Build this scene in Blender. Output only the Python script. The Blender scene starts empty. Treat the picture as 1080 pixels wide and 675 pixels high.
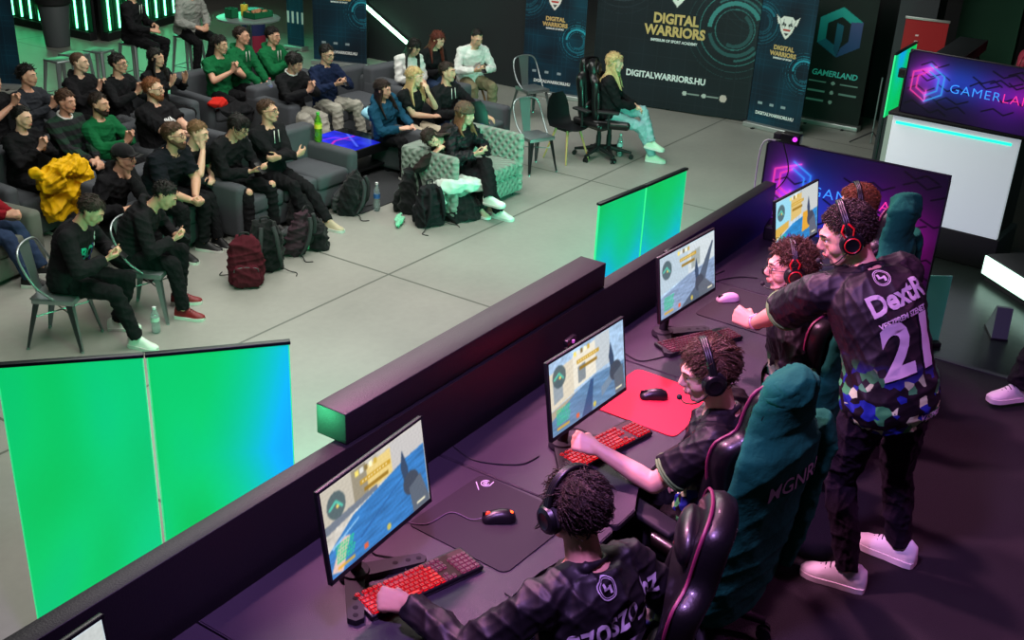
import bpy, bmesh, math, random
import numpy as np
from mathutils import Vector, Matrix, noise
from mathutils.bvhtree import BVHTree
PI = math.pi
SC = bpy.context.scene
COL = bpy.data.collections.new('place')   # linked to the scene at the very end (keeps mesh building quick)
WORK = SC.collection
V = Vector
FL = 0.0      # hall floor
ST = 1.18     # stage floor
random.seed(7)

# ------------------------------------------------------------------ camera
CAMH = 4.30
F_PX = 1193.4; PITCH, ROLL, YAW = 0.435497770, -0.0492405880, 0.998067147
_f = V((math.sin(YAW)*math.cos(PITCH), math.cos(YAW)*math.cos(PITCH), -math.sin(PITCH)))
_r0 = V((math.cos(YAW), -math.sin(YAW), 0)); _d0 = _f.cross(_r0)
_c, _s = math.cos(ROLL), math.sin(ROLL)
_r = _c*_r0 + _s*_d0; _d = -_s*_r0 + _c*_d0
def setup_camera():
    cd = bpy.data.cameras.new('camera'); cam = bpy.data.objects.new('camera', cd); COL.objects.link(cam)
    cd.sensor_width = 36; cd.lens = F_PX*36/1080; cd.clip_start = .05; cd.clip_end = 200
    M = Matrix.Identity(4)
    for i in range(3):
        M[i][0] = _r[i]; M[i][1] = -_d[i]; M[i][2] = -_f[i]
    M[2][3] = CAMH
    cam.matrix_world = M
    SC.camera = cam
setup_camera()
def at(px, py, z):
    """world point of height z seen at a photo pixel (used to survey positions)"""
    d = _r*((px-540)/F_PX) + _d*((py-337.5)/F_PX) + _f
    t = (z-CAMH)/d.z
    return V((0, 0, CAMH)) + d*t

# ------------------------------------------------------------------ materials
MATS = {}
def lin(c):
    return tuple((x/12.92 if x <= .04045 else ((x+.055)/1.055)**2.4) for x in c)
def hexc(h):
    h = h.lstrip('#'); return lin(tuple(int(h[i:i+2], 16)/255 for i in (0, 2, 4)))
def mat(name, col='#808080', rough=.6, metal=0., emit=None, es=1., bump=0., bscale=40., var=0., vscale=8., alpha=1., trans=0., spec=.5, sheen=0., coat=0., ior=1.45, subs=0.):
    if name in MATS: return MATS[name]
    m = bpy.data.materials.new(name); m.use_nodes = True
    nt = m.node_tree; b = nt.nodes['Principled BSDF']
    c = hexc(col) if isinstance(col, str) else col
    b.inputs['Base Color'].default_value = (*c, 1)
    b.inputs['Roughness'].default_value = rough; b.inputs['Metallic'].default_value = metal
    b.inputs['Specular IOR Level'].default_value = spec; b.inputs['IOR'].default_value = ior
    if sheen: b.inputs['Sheen Weight'].default_value = sheen
    if coat: b.inputs['Coat Weight'].default_value = coat
    if trans: b.inputs['Transmission Weight'].default_value = trans
    if subs:
        b.inputs['Subsurface Weight'].default_value = subs; b.inputs['Subsurface Radius'].default_value = (.02, .008, .005)
        b.inputs['Subsurface Scale'].default_value = .3
    if alpha < 1: b.inputs['Alpha'].default_value = alpha
    if emit is not None:
        e = hexc(emit) if isinstance(emit, str) else emit
        b.inputs['Emission Color'].default_value = (*e, 1); b.inputs['Emission Strength'].default_value = es
    tc = nt.nodes.new('ShaderNodeTexCoord')
    if var:
        n = nt.nodes.new('ShaderNodeTexNoise'); n.inputs['Scale'].default_value = vscale; n.inputs['Detail'].default_value = 5
        nt.links.new(tc.outputs['Object'], n.inputs['Vector'])
        mx = nt.nodes.new('ShaderNodeMix'); mx.data_type = 'RGBA'
        mx.inputs['A'].default_value = (*[x*(1-var) for x in c], 1); mx.inputs['B'].default_value = (*[min(1, x*(1+var)) for x in c], 1)
        nt.links.new(n.outputs['Fac'], mx.inputs['Factor']); nt.links.new(mx.outputs['Result'], b.inputs['Base Color'])
    if bump:
        n = nt.nodes.new('ShaderNodeTexNoise'); n.inputs['Scale'].default_value = bscale; n.inputs['Detail'].default_value = 3
        nt.links.new(tc.outputs['Object'], n.inputs['Vector'])
        bp = nt.nodes.new('ShaderNodeBump'); bp.inputs['Strength'].default_value = bump; bp.inputs['Distance'].default_value = .01
        nt.links.new(n.outputs['Fac'], bp.inputs['Height']); nt.links.new(bp.outputs['Normal'], b.inputs['Normal'])
    MATS[name] = m
    return m
def vmat(name, rough=.5, emit=0., metal=0., spec=.5, base=1.):
    """material driven by the 'Col' colour attribute of the mesh (printed artwork / screen picture)"""
    if name in MATS: return MATS[name]
    m = bpy.data.materials.new(name); m.use_nodes = True
    nt = m.node_tree; b = nt.nodes['Principled BSDF']
    a = nt.nodes.new('ShaderNodeAttribute'); a.attribute_name = 'Col'
    b.inputs['Roughness'].default_value = rough; b.inputs['Metallic'].default_value = metal; b.inputs['Specular IOR Level'].default_value = spec
    if base > 0: nt.links.new(a.outputs['Color'], b.inputs['Base Color'])
    else: b.inputs['Base Color'].default_value = (.01, .01, .01, 1)
    if emit:
        nt.links.new(a.outputs['Color'], b.inputs['Emission Color']); b.inputs['Emission Strength'].default_value = emit
    MATS[name] = m
    return m
def cloth(name, col, rough=.9, bump=.25, bscale=60, var=.25, vscale=12, sheen=0.):
    return mat(name, col, rough=rough, bump=bump, bscale=bscale, var=var, vscale=vscale, sheen=sheen, spec=.2)

# ------------------------------------------------------------------ objects
def link(name, me, m=None, parent=None, smooth=True, loc=None):
    o = bpy.data.objects.new(name, me); COL.objects.link(o)
    if m is not None and len(me.materials) == 0: me.materials.append(m)
    if parent is not None: o.parent = parent
    if loc is not None: o.location = loc
    return o
def mk(name, bm, m=None, parent=None, smooth=False, ang=40, loc=None, mats=None):
    me = bpy.data.meshes.new(name)
    bmesh.ops.recalc_face_normals(bm, faces=bm.faces)
    if smooth:
        for f in bm.faces: f.smooth = True
        if ang < 180:
            a = math.radians(ang)
            for e in bm.edges:
                if len(e.link_faces) == 2 and e.calc_face_angle(0) > a: e.smooth = False
    bm.to_mesh(me); bm.free()
    if mats:
        for q in mats: me.materials.append(q)
    return link(name, me, m, parent, loc=loc)
def empty(name, loc=(0, 0, 0), rz=0., label=None, cat=None, group=None, kind=None):
    o = bpy.data.objects.new(name, None); COL.objects.link(o); o.empty_display_size = .1
    o.location = loc; o.rotation_euler = (0, 0, rz); tag(o, label, cat, group, kind)
    return o
def tag(o, label=None, cat=None, group=None, kind=None):
    if label: o['label'] = label
    if cat: o['category'] = cat
    if group: o['group'] = group
    if kind: o['kind'] = kind
    return o
def copy_tree(o, parent=None):
    c = o.copy(); COL.objects.link(c)
    if parent is not None: c.parent = parent
    for ch in list(o.children): copy_tree(ch, c)
    return c
def dup(o, loc, rz=0., label=None, group=None):
    c = copy_tree(o); c.location = loc; c.rotation_euler = (0, 0, rz)
    if label: c['label'] = label
    if group: c['group'] = group
    return c

# ------------------------------------------------------------------ shape helpers
def bx(bm, lo, hi, bev=0., seg=2, M=None):
    x0, y0, z0 = lo; x1, y1, z1 = hi
    r = bmesh.ops.create_cube(bm, size=1)
    vs = r['verts']
    for v in vs: v.co = V((x0+(v.co.x+.5)*(x1-x0), y0+(v.co.y+.5)*(y1-y0), z0+(v.co.z+.5)*(z1-z0)))
    if bev > 0:
        es = list({e for v in vs for e in v.link_edges})
        rr = bmesh.ops.bevel(bm, geom=es, offset=bev, segments=seg, profile=.5, affect='EDGES', clamp_overlap=True)
        vs = list({v for f in rr['faces'] for v in f.verts} | {v for v in vs if v.is_valid})
    if M is not None:
        for v in vs: v.co = M @ v.co
    return vs
def box(name, lo, hi, m, parent=None, bev=.004, seg=2, M=None):
    bm = bmesh.new(); bx(bm, lo, hi, bev, seg, M)
    return mk(name, bm, m, parent, smooth=bev > 0, ang=50)
def basis(d):
    d = d.normalized(); u = d.cross(V((0, 0, 1)))
    if u.length < 1e-4: u = V((1, 0, 0))
    u.normalize(); return u, d.cross(u).normalized()
def tube(bm, pts, r, n=8, caps=True, closed=False):
    """swept tube through points; r float or list"""
    pts = [V(p) for p in pts]; N = len(pts); rs = r if isinstance(r, (list, tuple)) else [r]*N
    rings = []; u = None
    for i, p in enumerate(pts):
        if closed: d = (pts[(i+1) % N]-pts[i-1])
        else: d = pts[min(i+1, N-1)]-pts[max(i-1, 0)]
        if d.length < 1e-7: d = V((0, 0, 1))
        d.normalize()
        if u is None: u, w = basis(d)
        else:
            u = (u-d*u.dot(d))
            if u.length < 1e-5: u, w = basis(d)
            u.normalize(); w = d.cross(u)
        rings.append([bm.verts.new(p+(u*math.cos(2*PI*k/n)+w*math.sin(2*PI*k/n))*rs[i]) for k in range(n)])
    for i in range(N if closed else N-1):
        a, b = rings[i], rings[(i+1) % N]
        for k in range(n): bm.faces.new((a[k], a[(k+1) % n], b[(k+1) % n], b[k]))
    if caps and not closed:
        bm.faces.new(rings[0][::-1]); bm.faces.new(rings[-1])
def arc(pts, steps=6):
    """catmull-rom smoothing of a polyline"""
    P = [V(p) for p in pts]; out = []
    for i in range(len(P)-1):
        p0 = P[max(i-1, 0)]; p1 = P[i]; p2 = P[i+1]; p3 = P[min(i+2, len(P)-1)]
        for s in range(steps):
            t = s/steps
            out.append(.5*((2*p1)+(p2-p0)*t+(2*p0-5*p1+4*p2-p3)*t*t+(3*p1-p0-3*p2+p3)*t*t*t))
    out.append(P[-1]); return out
def lathe(bm, prof, n=20, M=None):
    """profile [(r,z)...] around z"""
    rings = []
    for r, z in prof:
        rings.append([bm.verts.new((M @ V((r*math.cos(2*PI*k/n), r*math.sin(2*PI*k/n), z))) if M else (r*math.cos(2*PI*k/n), r*math.sin(2*PI*k/n), z)) for k in range(n)])
    for a, b in zip(rings, rings[1:]):
        for k in range(n): bm.faces.new((a[k], a[(k+1) % n], b[(k+1) % n], b[k]))
    bm.faces.new(rings[0][::-1]); bm.faces.new(rings[-1])
def prism(bm, poly, d, M=None):
    """extrude a polygon (list of 3d points) by vector d"""
    a = [bm.verts.new(M @ V(p) if M else p) for p in poly]
    dd = (M.to_3x3() @ V(d)) if M else V(d)
    b = [bm.verts.new(v.co+dd) for v in a]
    bm.faces.new(a[::-1]); bm.faces.new(b); n = len(a)
    for i in range(n): bm.faces.new((a[i], a[(i+1) % n], b[(i+1) % n], b[i]))
def seg(bm, p0, p1, r0, r1, n=12, s0=True, s1=True):
    """tapered limb segment with optional ball ends"""
    p0, p1 = V(p0), V(p1)
    if (p1-p0).length > 1e-5: tube(bm, [p0, p1], [r0, r1], n)
    if s0: ball(bm, p0, (r0, r0, r0), n)
    if s1: ball(bm, p1, (r1, r1, r1), n)
def ball(bm, c, r, n=12, M=None):
    if isinstance(r, (int, float)): r = (r, r, r)
    m = max(5, n*2//3); c = V(c)
    def P(x, y, z):
        q = V((x*r[0], y*r[1], z*r[2])); return bm.verts.new(c+((M @ q) if M else q))
    top, bot = P(0, 0, 1), P(0, 0, -1); rows = []
    for i in range(1, m):
        t = PI*i/m; st, ct = math.sin(t), math.cos(t)
        rows.append([P(st*math.cos(2*PI*k/n), st*math.sin(2*PI*k/n), ct) for k in range(n)])
    for k in range(n):
        bm.faces.new((top, rows[0][k], rows[0][(k+1) % n])); bm.faces.new((bot, rows[-1][(k+1) % n], rows[-1][k]))
    for a_, b_ in zip(rows, rows[1:]):
        for k in range(n): bm.faces.new((a_[k], b_[k], b_[(k+1) % n], a_[(k+1) % n]))
def loft(bm, rings, cap=True):
    """rings: list of lists of points, equal counts"""
    rr = [[bm.verts.new(p) for p in r] for r in rings]; n = len(rr[0])
    for a, b in zip(rr, rr[1:]):
        for k in range(n): bm.faces.new((a[k], a[(k+1) % n], b[(k+1) % n], b[k]))
    if cap: bm.faces.new(rr[0][::-1]); bm.faces.new(rr[-1])
_DG = None
def remesh(name, bm, m, parent, voxel=.008, smooth=4, wr=0., wscale=9., seed=0, cutfn=None):
    """fuse overlapping volumes into one continuous skin"""
    me = bpy.data.meshes.new('tmp')
    bmesh.ops.recalc_face_normals(bm, faces=bm.faces)
    bm.to_mesh(me); bm.free()
    t = bpy.data.objects.new('tmp', me); WORK.objects.link(t)
    r = t.modifiers.new('r', 'REMESH'); r.mode = 'VOXEL'; r.voxel_size = voxel; r.use_smooth_shade = True
    if smooth:
        s = t.modifiers.new('s', 'SMOOTH'); s.factor = .5; s.iterations = smooth
    dg = bpy.context.evaluated_depsgraph_get(); ev = t.evaluated_get(dg)
    out = bpy.data.meshes.new_from_object(ev)
    bpy.data.objects.remove(t); bpy.data.meshes.remove(me)
    out.name = name; out.materials.clear(); out.materials.append(m)
    n = len(out.vertices)
    if wr and n:
        co = np.empty(n*3, 'f'); out.vertices.foreach_get('co', co); co = co.reshape(-1, 3)
        no = np.empty(n*3, 'f'); out.vertices.foreach_get('normal', no); no = no.reshape(-1, 3)
        rs = np.random.RandomState(seed+11)
        d = np.zeros(n)
        for k in range(7):
            w = rs.normal(size=3); w[2] *= 1.6; w = w/np.linalg.norm(w)*wscale*rs.uniform(2.2, 6); ph = rs.uniform(0, 6.28)
            w2 = rs.normal(size=3)*wscale*.9
            q = co@w+ph+1.3*np.sin(co@w2+rs.uniform(0, 6))
            d += (1-np.abs(np.sin(q)))**2*rs.uniform(.3, 1)
        d = (d-d.mean())
        co += no*(d*wr)[:, None]
        out.vertices.foreach_set('co', co.astype('f').ravel())
    out.polygons.foreach_set('use_smooth', [True]*len(out.polygons))
    return link(name, out, m, parent)
# ------------------------------------------------------------------ artwork raster
def fnoise(U, Vv, s, seed=0):
    rs = np.random.RandomState(seed); o = np.zeros_like(U)
    for k in range(6):
        a = rs.uniform(0, 6.28); f = s*rs.uniform(.6, 1.9)
        o += np.sin(U*f*math.cos(a)*6.28+Vv*f*math.sin(a)*6.28+rs.uniform(0, 6.28)+1.5*np.sin((U*rs.normal()+Vv*rs.normal())*s*4))
    return .5+o/8
def inpoly(U, W, P):
    m = np.zeros(U.shape, bool); n = len(P)
    for i in range(n):
        x0, y0 = P[i]; x1, y1 = P[(i+1) % n]
        if y0 == y1: continue
        c = ((y0 > W) != (y1 > W)) & (U < (x1-x0)*(W-y0)/(y1-y0)+x0)
        m ^= c
    return m
def dseg(U, W, a, b):
    ax, ay = a; bx_, by = b; dx, dy = bx_-ax, by-ay; L = dx*dx+dy*dy+1e-12
    t = np.clip(((U-ax)*dx+(W-ay)*dy)/L, 0, 1)
    return np.hypot(U-ax-t*dx, W-ay-t*dy)
def dpath(U, W, P, closed=False):
    d = np.full(U.shape, 9.); n = len(P)
    for i in range(n if closed else n-1): d = np.minimum(d, dseg(U, W, P[i], P[(i+1) % n]))
    return d
def mixc(C, mask, col):
    k = np.clip(mask.astype(float), 0, 1)[..., None]
    return C*(1-k)+np.array(col if not isinstance(col, str) else [int(col[i:i+2], 16)/255 for i in (1, 3, 5)])*k
def srgb2lin(C):
    C = np.clip(C, 0, 1); return np.where(C <= .04045, C/12.92, ((C+.055)/1.055)**2.4)
def art(name, W, Hh, fn, m, parent=None, res=110, M=None, th=0., backmat=None):
    """picture on a real sheet: x across, z up, facing -y; fn(U,Wv) in metres -> sRGB array"""
    nx = max(2, int(W*res)); nz = max(2, int(Hh*res))
    xs = np.linspace(0, W, nx+1); zs = np.linspace(0, Hh, nz+1)
    U, Z = np.meshgrid(xs, zs)
    C = srgb2lin(fn(U, Z))
    co = np.stack([U, np.zeros_like(U), Z], -1).reshape(-1, 3)
    idx = np.arange((nx+1)*(nz+1)).reshape(nz+1, nx+1)
    q = np.stack([idx[:-1, :-1], idx[:-1, 1:], idx[1:, 1:], idx[1:, :-1]], -1).reshape(-1, 4)
    me = bpy.data.meshes.new(name)
    nv = len(co); nf = len(q)
    extra = []
    if th > 0:
        co = np.concatenate([co, [[0, 0, 0], [W, 0, 0], [W, 0, Hh], [0, 0, Hh], [0, th, 0], [W, th, 0], [W, th, Hh], [0, th, Hh]]])
        b = nv; extra = [(b, b+4, b+5, b+1), (b+1, b+5, b+6, b+2), (b+2, b+6, b+7, b+3), (b+3, b+7, b+4, b), (b+4, b+7, b+6, b+5)]
    allq = np.concatenate([q, np.array(extra)]) if extra else q
    me.vertices.add(len(co)); me.vertices.foreach_set('co', co.astype('f').ravel())
    me.loops.add(len(allq)*4); me.loops.foreach_set('vertex_index', allq.astype('i').ravel())
    me.polygons.add(len(allq)); me.polygons.foreach_set('loop_start', np.arange(len(allq), dtype='i')*4)
    me.polygons.foreach_set('loop_total', np.full(len(allq), 4, 'i'))
    me.materials.append(m)
    if backmat:
        me.materials.append(backmat); mi = np.zeros(len(allq), 'i'); mi[nf:] = 1; me.polygons.foreach_set('material_index', mi)
    ca = me.color_attributes.new('Col', 'FLOAT_COLOR', 'POINT')
    cc = np.full((len(co), 4), .02, 'f'); cc[:, 3] = 1; cc[:nv, :3] = C.reshape(-1, 3); ca.data.foreach_set('color', cc.ravel())
    me.update(); me.validate()
    o = link(name, me, m, parent)
    if M is not None: o.matrix_local = M
    return o
def text_bm(s, size, bold=0., shear=0., align='CENTER', spacing=1., xs=1.):
    cu = bpy.data.curves.new('t', 'FONT'); cu.body = s; cu.size = size; cu.offset = bold; cu.shear = shear
    cu.align_x = align; cu.align_y = 'CENTER'; cu.space_character = spacing; cu.resolution_u = 3
    o = bpy.data.objects.new('t', cu); WORK.objects.link(o)
    dg = bpy.context.evaluated_depsgraph_get()
    me = bpy.data.meshes.new_from_object(o.evaluated_get(dg)); bpy.data.objects.remove(o); bpy.data.curves.remove(cu)
    bm = bmesh.new(); bm.from_mesh(me); bpy.data.meshes.remove(me)
    for v in bm.verts: v.co.x *= xs
    return bm
def text(name, s, size, m, parent, x, z, y=-.004, bold=0., shear=0., rot=0., align='CENTER', spacing=1., xs=1., colfn=None, M=None):
    """flat lettering on a sheet facing -y"""
    bm = text_bm(s, size, bold, shear, align, spacing, xs)
    c, s_ = math.cos(rot), math.sin(rot)
    for v in bm.verts:
        a, b = v.co.x, v.co.y
        v.co = V((x+a*c-b*s_, y, z+a*s_+b*c))
    me = bpy.data.meshes.new(name); bm.to_mesh(me); bm.free(); me.materials.append(m)
    if colfn:
        ca = me.color_attributes.new('Col', 'FLOAT_COLOR', 'POINT')
        for i, v in enumerate(me.vertices): ca.data[i].color = (*lin(colfn(v.co.x)), 1)
    o = link(name, me, m, parent)
    if M is not None: o.matrix_local = M
    return o
def decal(name, s, size, m, parent, target, center, right, up, bold=0., shear=0., off=.003, spacing=1., xs=1., shape=None, start=.25):
    """lettering laid onto a garment: every vertex is dropped along the view normal onto the cloth (local coords of parent)"""
    bm = text_bm(s, size, bold, shear, 'CENTER', spacing, xs) if shape is None else shape()
    bmesh.ops.triangulate(bm, faces=bm.faces)
    for _ in range(4):
        es = [e for e in bm.edges if e.calc_length() > max(.008, size*.16)]
        if not es: break
        bmesh.ops.subdivide_edges(bm, edges=es, cuts=1, use_grid_fill=False); bmesh.ops.triangulate(bm, faces=bm.faces)
    right = V(right).normalized(); n = right.cross(V(up)).normalized(); up = n.cross(right).normalized(); c = V(center)
    me = target.data
    bvh = BVHTree.FromPolygons([v.co for v in me.vertices], [p.vertices[:] for p in me.polygons])
    for v in bm.verts:
        p = c+right*v.co.x+up*v.co.y
        h = bvh.ray_cast(p+n*start, -n, .6)
        v.co = (h[0]+n*off) if h[0] is not None else p
    me = bpy.data.meshes.new(name); bm.to_mesh(me); bm.free(); me.materials.append(m)
    return link(name, me, m, parent)
# ------------------------------------------------------------------ people
SKIN = mat('skin', '#c99a80', rough=.5, subs=.15, var=.06, vscale=30)
SKIN2 = mat('skin_fair', '#d8ab92', rough=.5, subs=.15, var=.06, vscale=30)
EYE = mat('eye_white', '#e8e4e0', rough=.2); IRIS = mat('iris', '#2a1c14', rough=.15)
LIP = mat('lips', '#a8675a', rough=.45)
HAIRS = {'black': '#15110f', 'dark': '#2a1d16', 'brown': '#4a3222', 'light': '#7a5a3c', 'blond': '#c9ab78', 'ginger': '#7d4a2a', 'red': '#5a2418', 'grey': '#8a857c'}
def hairm(k):
    m = mat('hair_'+k, HAIRS[k], rough=.45, bump=.8, bscale=220, var=.35, vscale=60, spec=.4); return m
def rotv(axis, deg): return Matrix.Rotation(math.radians(deg), 3, axis)
def ik(a, t, l1, l2, pole):
    d = t-a; L = d.length
    if L > (l1+l2)*.995: t = a+d*((l1+l2)*.995/L); d = t-a; L = d.length
    if L < abs(l1-l2)+.02: L = abs(l1-l2)+.02; d = d.normalized()*L; t = a+d
    x = (L*L+l1*l1-l2*l2)/(2*L); h = math.sqrt(max(0, l1*l1-x*x)); u = d/d.length
    p = V(pole)-u*V(pole).dot(u)
    if p.length < 1e-4: p = basis(u)[0]
    return a+u*x+p.normalized()*h, t
CURL = {'relax': (22, 32, 20), 'fist': (80, 95, 55), 'hold': (45, 55, 30), 'flat': (4, 6, 4), 'mouse': (12, 38, 22), 'type': (15, 45, 30), 'clasp': (55, 70, 30)}
def hand_vol(bm, w, f, n, side, curl, sc=1., nn=8):
    f = f.normalized(); n = (n-f*n.dot(f)).normalized()
    s = f.cross(n) if side > 0 else n.cross(f)
    P = lambda a, b, c: w+(f*a+s*b+n*c)*sc
    k = [(.088, .031, 0, .070, .0092), (.092, .010, -.002, .078, .0095), (.088, -.011, 0, .072, .009), (.080, -.030, .003, .057, .008)]
    for a, b, c, L, r in k:
        seg(bm, P(.005, b*.55, .002), P(a, b, c), .0165*sc, .0125*sc, nn)
    seg(bm, P(.02, .022, .008), P(.06, .02, .008), .018*sc, .013*sc, nn); seg(bm, P(.02, -.02, .008), P(.06, -.02, .006), .017*sc, .013*sc, nn)
    cs = CURL[curl]
    for i, (a, b, c, L, r) in enumerate(k):
        p = P(a, b, c); ang = 0; spread = b*.9
        for j, fr in enumerate((.45, .31, .24)):
            ang += cs[j]*(1+.07*i)
            d = f*math.cos(math.radians(ang))+n*math.sin(math.radians(ang))+s*spread
            q = p+d.normalized()*L*fr*sc
            seg(bm, p, q, r*sc*(1-.07*j), r*sc*(1-.07*(j+1)), nn, s0=(j == 0)); p = q
    # thumb, leaves the side of the palm near its base
    p = P(.022, .024, .006)
    if curl in ('fist', 'clasp'): ds = [f*.75+s*.55+n*.55, f*.45-s*.25+n*.85, f*.1-s*.9+n*.35]
    elif curl == 'flat': ds = [f*.7+s*.6+n*.1, f*.9+s*.25, f*.95+s*.1]
    else: ds = [f*.6+s*.65+n*.4, f*.85+s*.2+n*.4, f*.9-s*.05+n*.4]
    for j, (d, L, r) in enumerate(zip(ds, (.042, .034, .026), (.0135, .0108, .0098))):
        q = p+d.normalized()*L*sc; seg(bm, p, q, r*sc, (.0108, .0098, .0085)[j]*sc, nn, s0=(j == 0)); p = q
TPROF = [(-.20, .10, .075), (-.12, .150, .105), (-.02, .168, .118), (.10, .165, .115), (.28, .148, .104), (.45, .142, .102), (.65, .156, .112), (.80, .160, .108), (.90, .140, .095), (.97, .100, .075), (1.03, .062, .060)]
class Sk: pass
def solve(sp):
    """skeleton in person space: x right, y forward, z up"""
    k = Sk(); g = sp.get; k.sc = g('sc', 1.); sc = k.sc
    TL = .50*sc
    lean, curl, side, twist = g('lean', 0), g('curl', 6), g('side', 0), g('twist', 0)
    hip = V((0, 0, g('hip', .53)))
    k.hip = hip; k.fr = {}
    def frame(t):
        a = lean-curl+2*curl*t
        R = rotv('Z', twist*max(0, min(1, t))) @ rotv('Y', side*(.4+.6*t)) @ rotv('X', -a)
        return R
    N = 24; pts = [hip.copy()]; p = hip.copy()
    for i in range(N):
        R = frame((i+.5)/N); p = p+R.col[2]*(TL/N); pts.append(p.copy())
    def sp_at(t):
        if t <= 0: return hip+frame(0).col[2]*t*TL
        if t >= 1: return pts[-1]+frame(1).col[2]*(t-1)*TL
        x = t*N; i = min(N-1, int(x)); return pts[i].lerp(pts[i+1], x-i)
    k.frame, k.spt = frame, sp_at
    C = frame(1); nb = sp_at(1)
    k.neck = nb; k.chest = C
    sw = g('shw', .175)*sc
    k.sh = {-1: sp_at(.88)-C.col[0]*sw, 1: sp_at(.88)+C.col[0]*sw}
    for s_, kk in ((-1, 'Lsh'), (1, 'Rsh')):
        if g(kk): k.sh[s_] = k.sh[s_]+V(g(kk))
    hy, hp, hr = g('head', (0, 0, 0))
    H = rotv('Z', hy) @ rotv('X', -hp) @ rotv('Y', hr)
    k.H = H
    nd = (C.col[2]*.6+H.col[2]*.4).normalized()
    k.hneck = nb+nd*.085*sc+C.col[1]*.01
    k.hc = k.hneck+H.col[2]*.085*sc+H.col[1]*.022*sc+V(g('headoff', (0, 0, 0)))
    HP = frame(0)
    k.hj = {-1: hip-HP.col[0]*.09*sc-V((0, 0, .01)), 1: hip+HP.col[0]*.09*sc-V((0, 0, .01))}
    k.arm = {}; k.leg = {}
    for s_, kk, dflt in ((-1, 'L', None), (1, 'R', None)):
        h = g(kk+'H') or dict(pos=(s_*.22, .25, hip.z+.12))
        sh = k.sh[s_]; el, wr = ik(sh, V(h.get('pos', (s_*.2, .35, hip.z+.3))), .285*sc, .255*sc, h.get('pole', (s_*.8, -.5, -.8)))
        fd = (wr-el).normalized(); f = V(h['dir']).normalized() if 'dir' in h else fd
        n = V(h['n']) if 'n' in h else V((-s_*.6, 0, -.8))
        k.arm[s_] = (sh, el, wr, f, n, h.get('curl', 'relax'))
        ft = g(kk+'F') or dict(pos=(s_*.12, .42, .085))
        a = V(ft.get('pos', (s_*.12, .1, .085))); kn, an = ik(k.hj[s_], a, .44*sc, .42*sc, ft.get('pole', (s_*.15, 1, .6)))
        td = V(ft.get('toe', (s_*.12, 1, 0))).normalized(); up = V(ft.get('up', (0, 0, 1)))
        k.leg[s_] = (k.hj[s_], kn, an, td, up)
    return k
def ringpts(c, X, Y, rx, ry, n=24):
    out = []
    for i in range(n):
        a = 2*PI*i/n; ca, sa = math.cos(a), math.sin(a)
        out.append(c+X*(rx*math.copysign(abs(ca)**.85, ca))+Y*(ry*math.copysign(abs(sa)**.9, sa)))
    return out
def torso_vol(bm, k, off, t0, t1, fat=1., fem=False, cap=True, sag=0.):
    rs = []
    ts = sorted({t0, t1} | {p[0] for p in TPROF if t0 < p[0] < t1})
    for t in ts:
        for (a, ax, ay), (b, bx2, by2) in zip(TPROF, TPROF[1:]):
            if a <= t <= b or (t > TPROF[-1][0]) or t < TPROF[0][0]:
                u = max(0, min(1, (t-a)/(b-a))); rx = ax+(bx2-ax)*u; ry = ay+(by2-ay)*u
                break
        F = 1+(fat-1)*(1 if t < .7 else .5)
        R = k.frame(t); c = k.spt(t)
        if fem and .5 < t < .8: ry *= 1.14; c = c+R.col[1]*.012
        if fem and t > .75: rx *= .9
        if t < 0: R = k.frame(0)
        rs.append(ringpts(c+R.col[1]*(sag*(1 if 0 < t < .5 else 0)), R.col[0], R.col[1], (rx*F+off)*k.sc, (ry*F+off)*k.sc))
    loft(bm, rs)
def arm_vol(bm, k, s, off, frac=2., cuff=True, mid=1., nn=12):
    """frac 0..1 upper arm, 1..2 forearm"""
    sh, el, wr = k.arm[s][:3]; sc = k.sc
    r = lambda x: x*sc*mid+off
    tr = k.spt(.93)+k.chest.col[0]*s*.05*sc
    seg(bm, tr, sh, r(.048), r(.054), nn)
    if frac < 1:
        e = sh.lerp(el, frac); seg(bm, sh, e, r(.054), r(.046)+off*.4, nn, s1=False)
    else:
        seg(bm, sh, sh.lerp(el, .5), r(.054), r(.047), nn); seg(bm, sh.lerp(el, .5), el, r(.047), r(.040), nn)
        m = el.lerp(wr, .3); e = el.lerp(wr, frac-1)
        if frac > 1.3:
            seg(bm, el, m, r(.040), r(.041), nn); seg(bm, m, e, r(.041), r(.041+(.027-.041)*(frac-1.3)/.7), nn, s1=False)
        else: seg(bm, el, e, r(.040), r(.041), nn, s1=False)
def leg_vol(bm, k, s, off, frac=2., mid=1., nn=14, flare=0.):
    hj, kn, an = k.leg[s][:3]; sc = k.sc
    r = lambda x: x*sc*mid+off
    seg(bm, hj, hj.lerp(kn, .5), r(.088), r(.074), nn); seg(bm, hj.lerp(kn, .5), kn, r(.074), r(.056), nn)
    if frac > 1:
        m = kn.lerp(an, .3); e = kn.lerp(an, frac-1)
        seg(bm, kn, m, r(.056), r(.055), nn); seg(bm, m, e, r(.055), r(.036)+flare, nn, s1=False)
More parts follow.
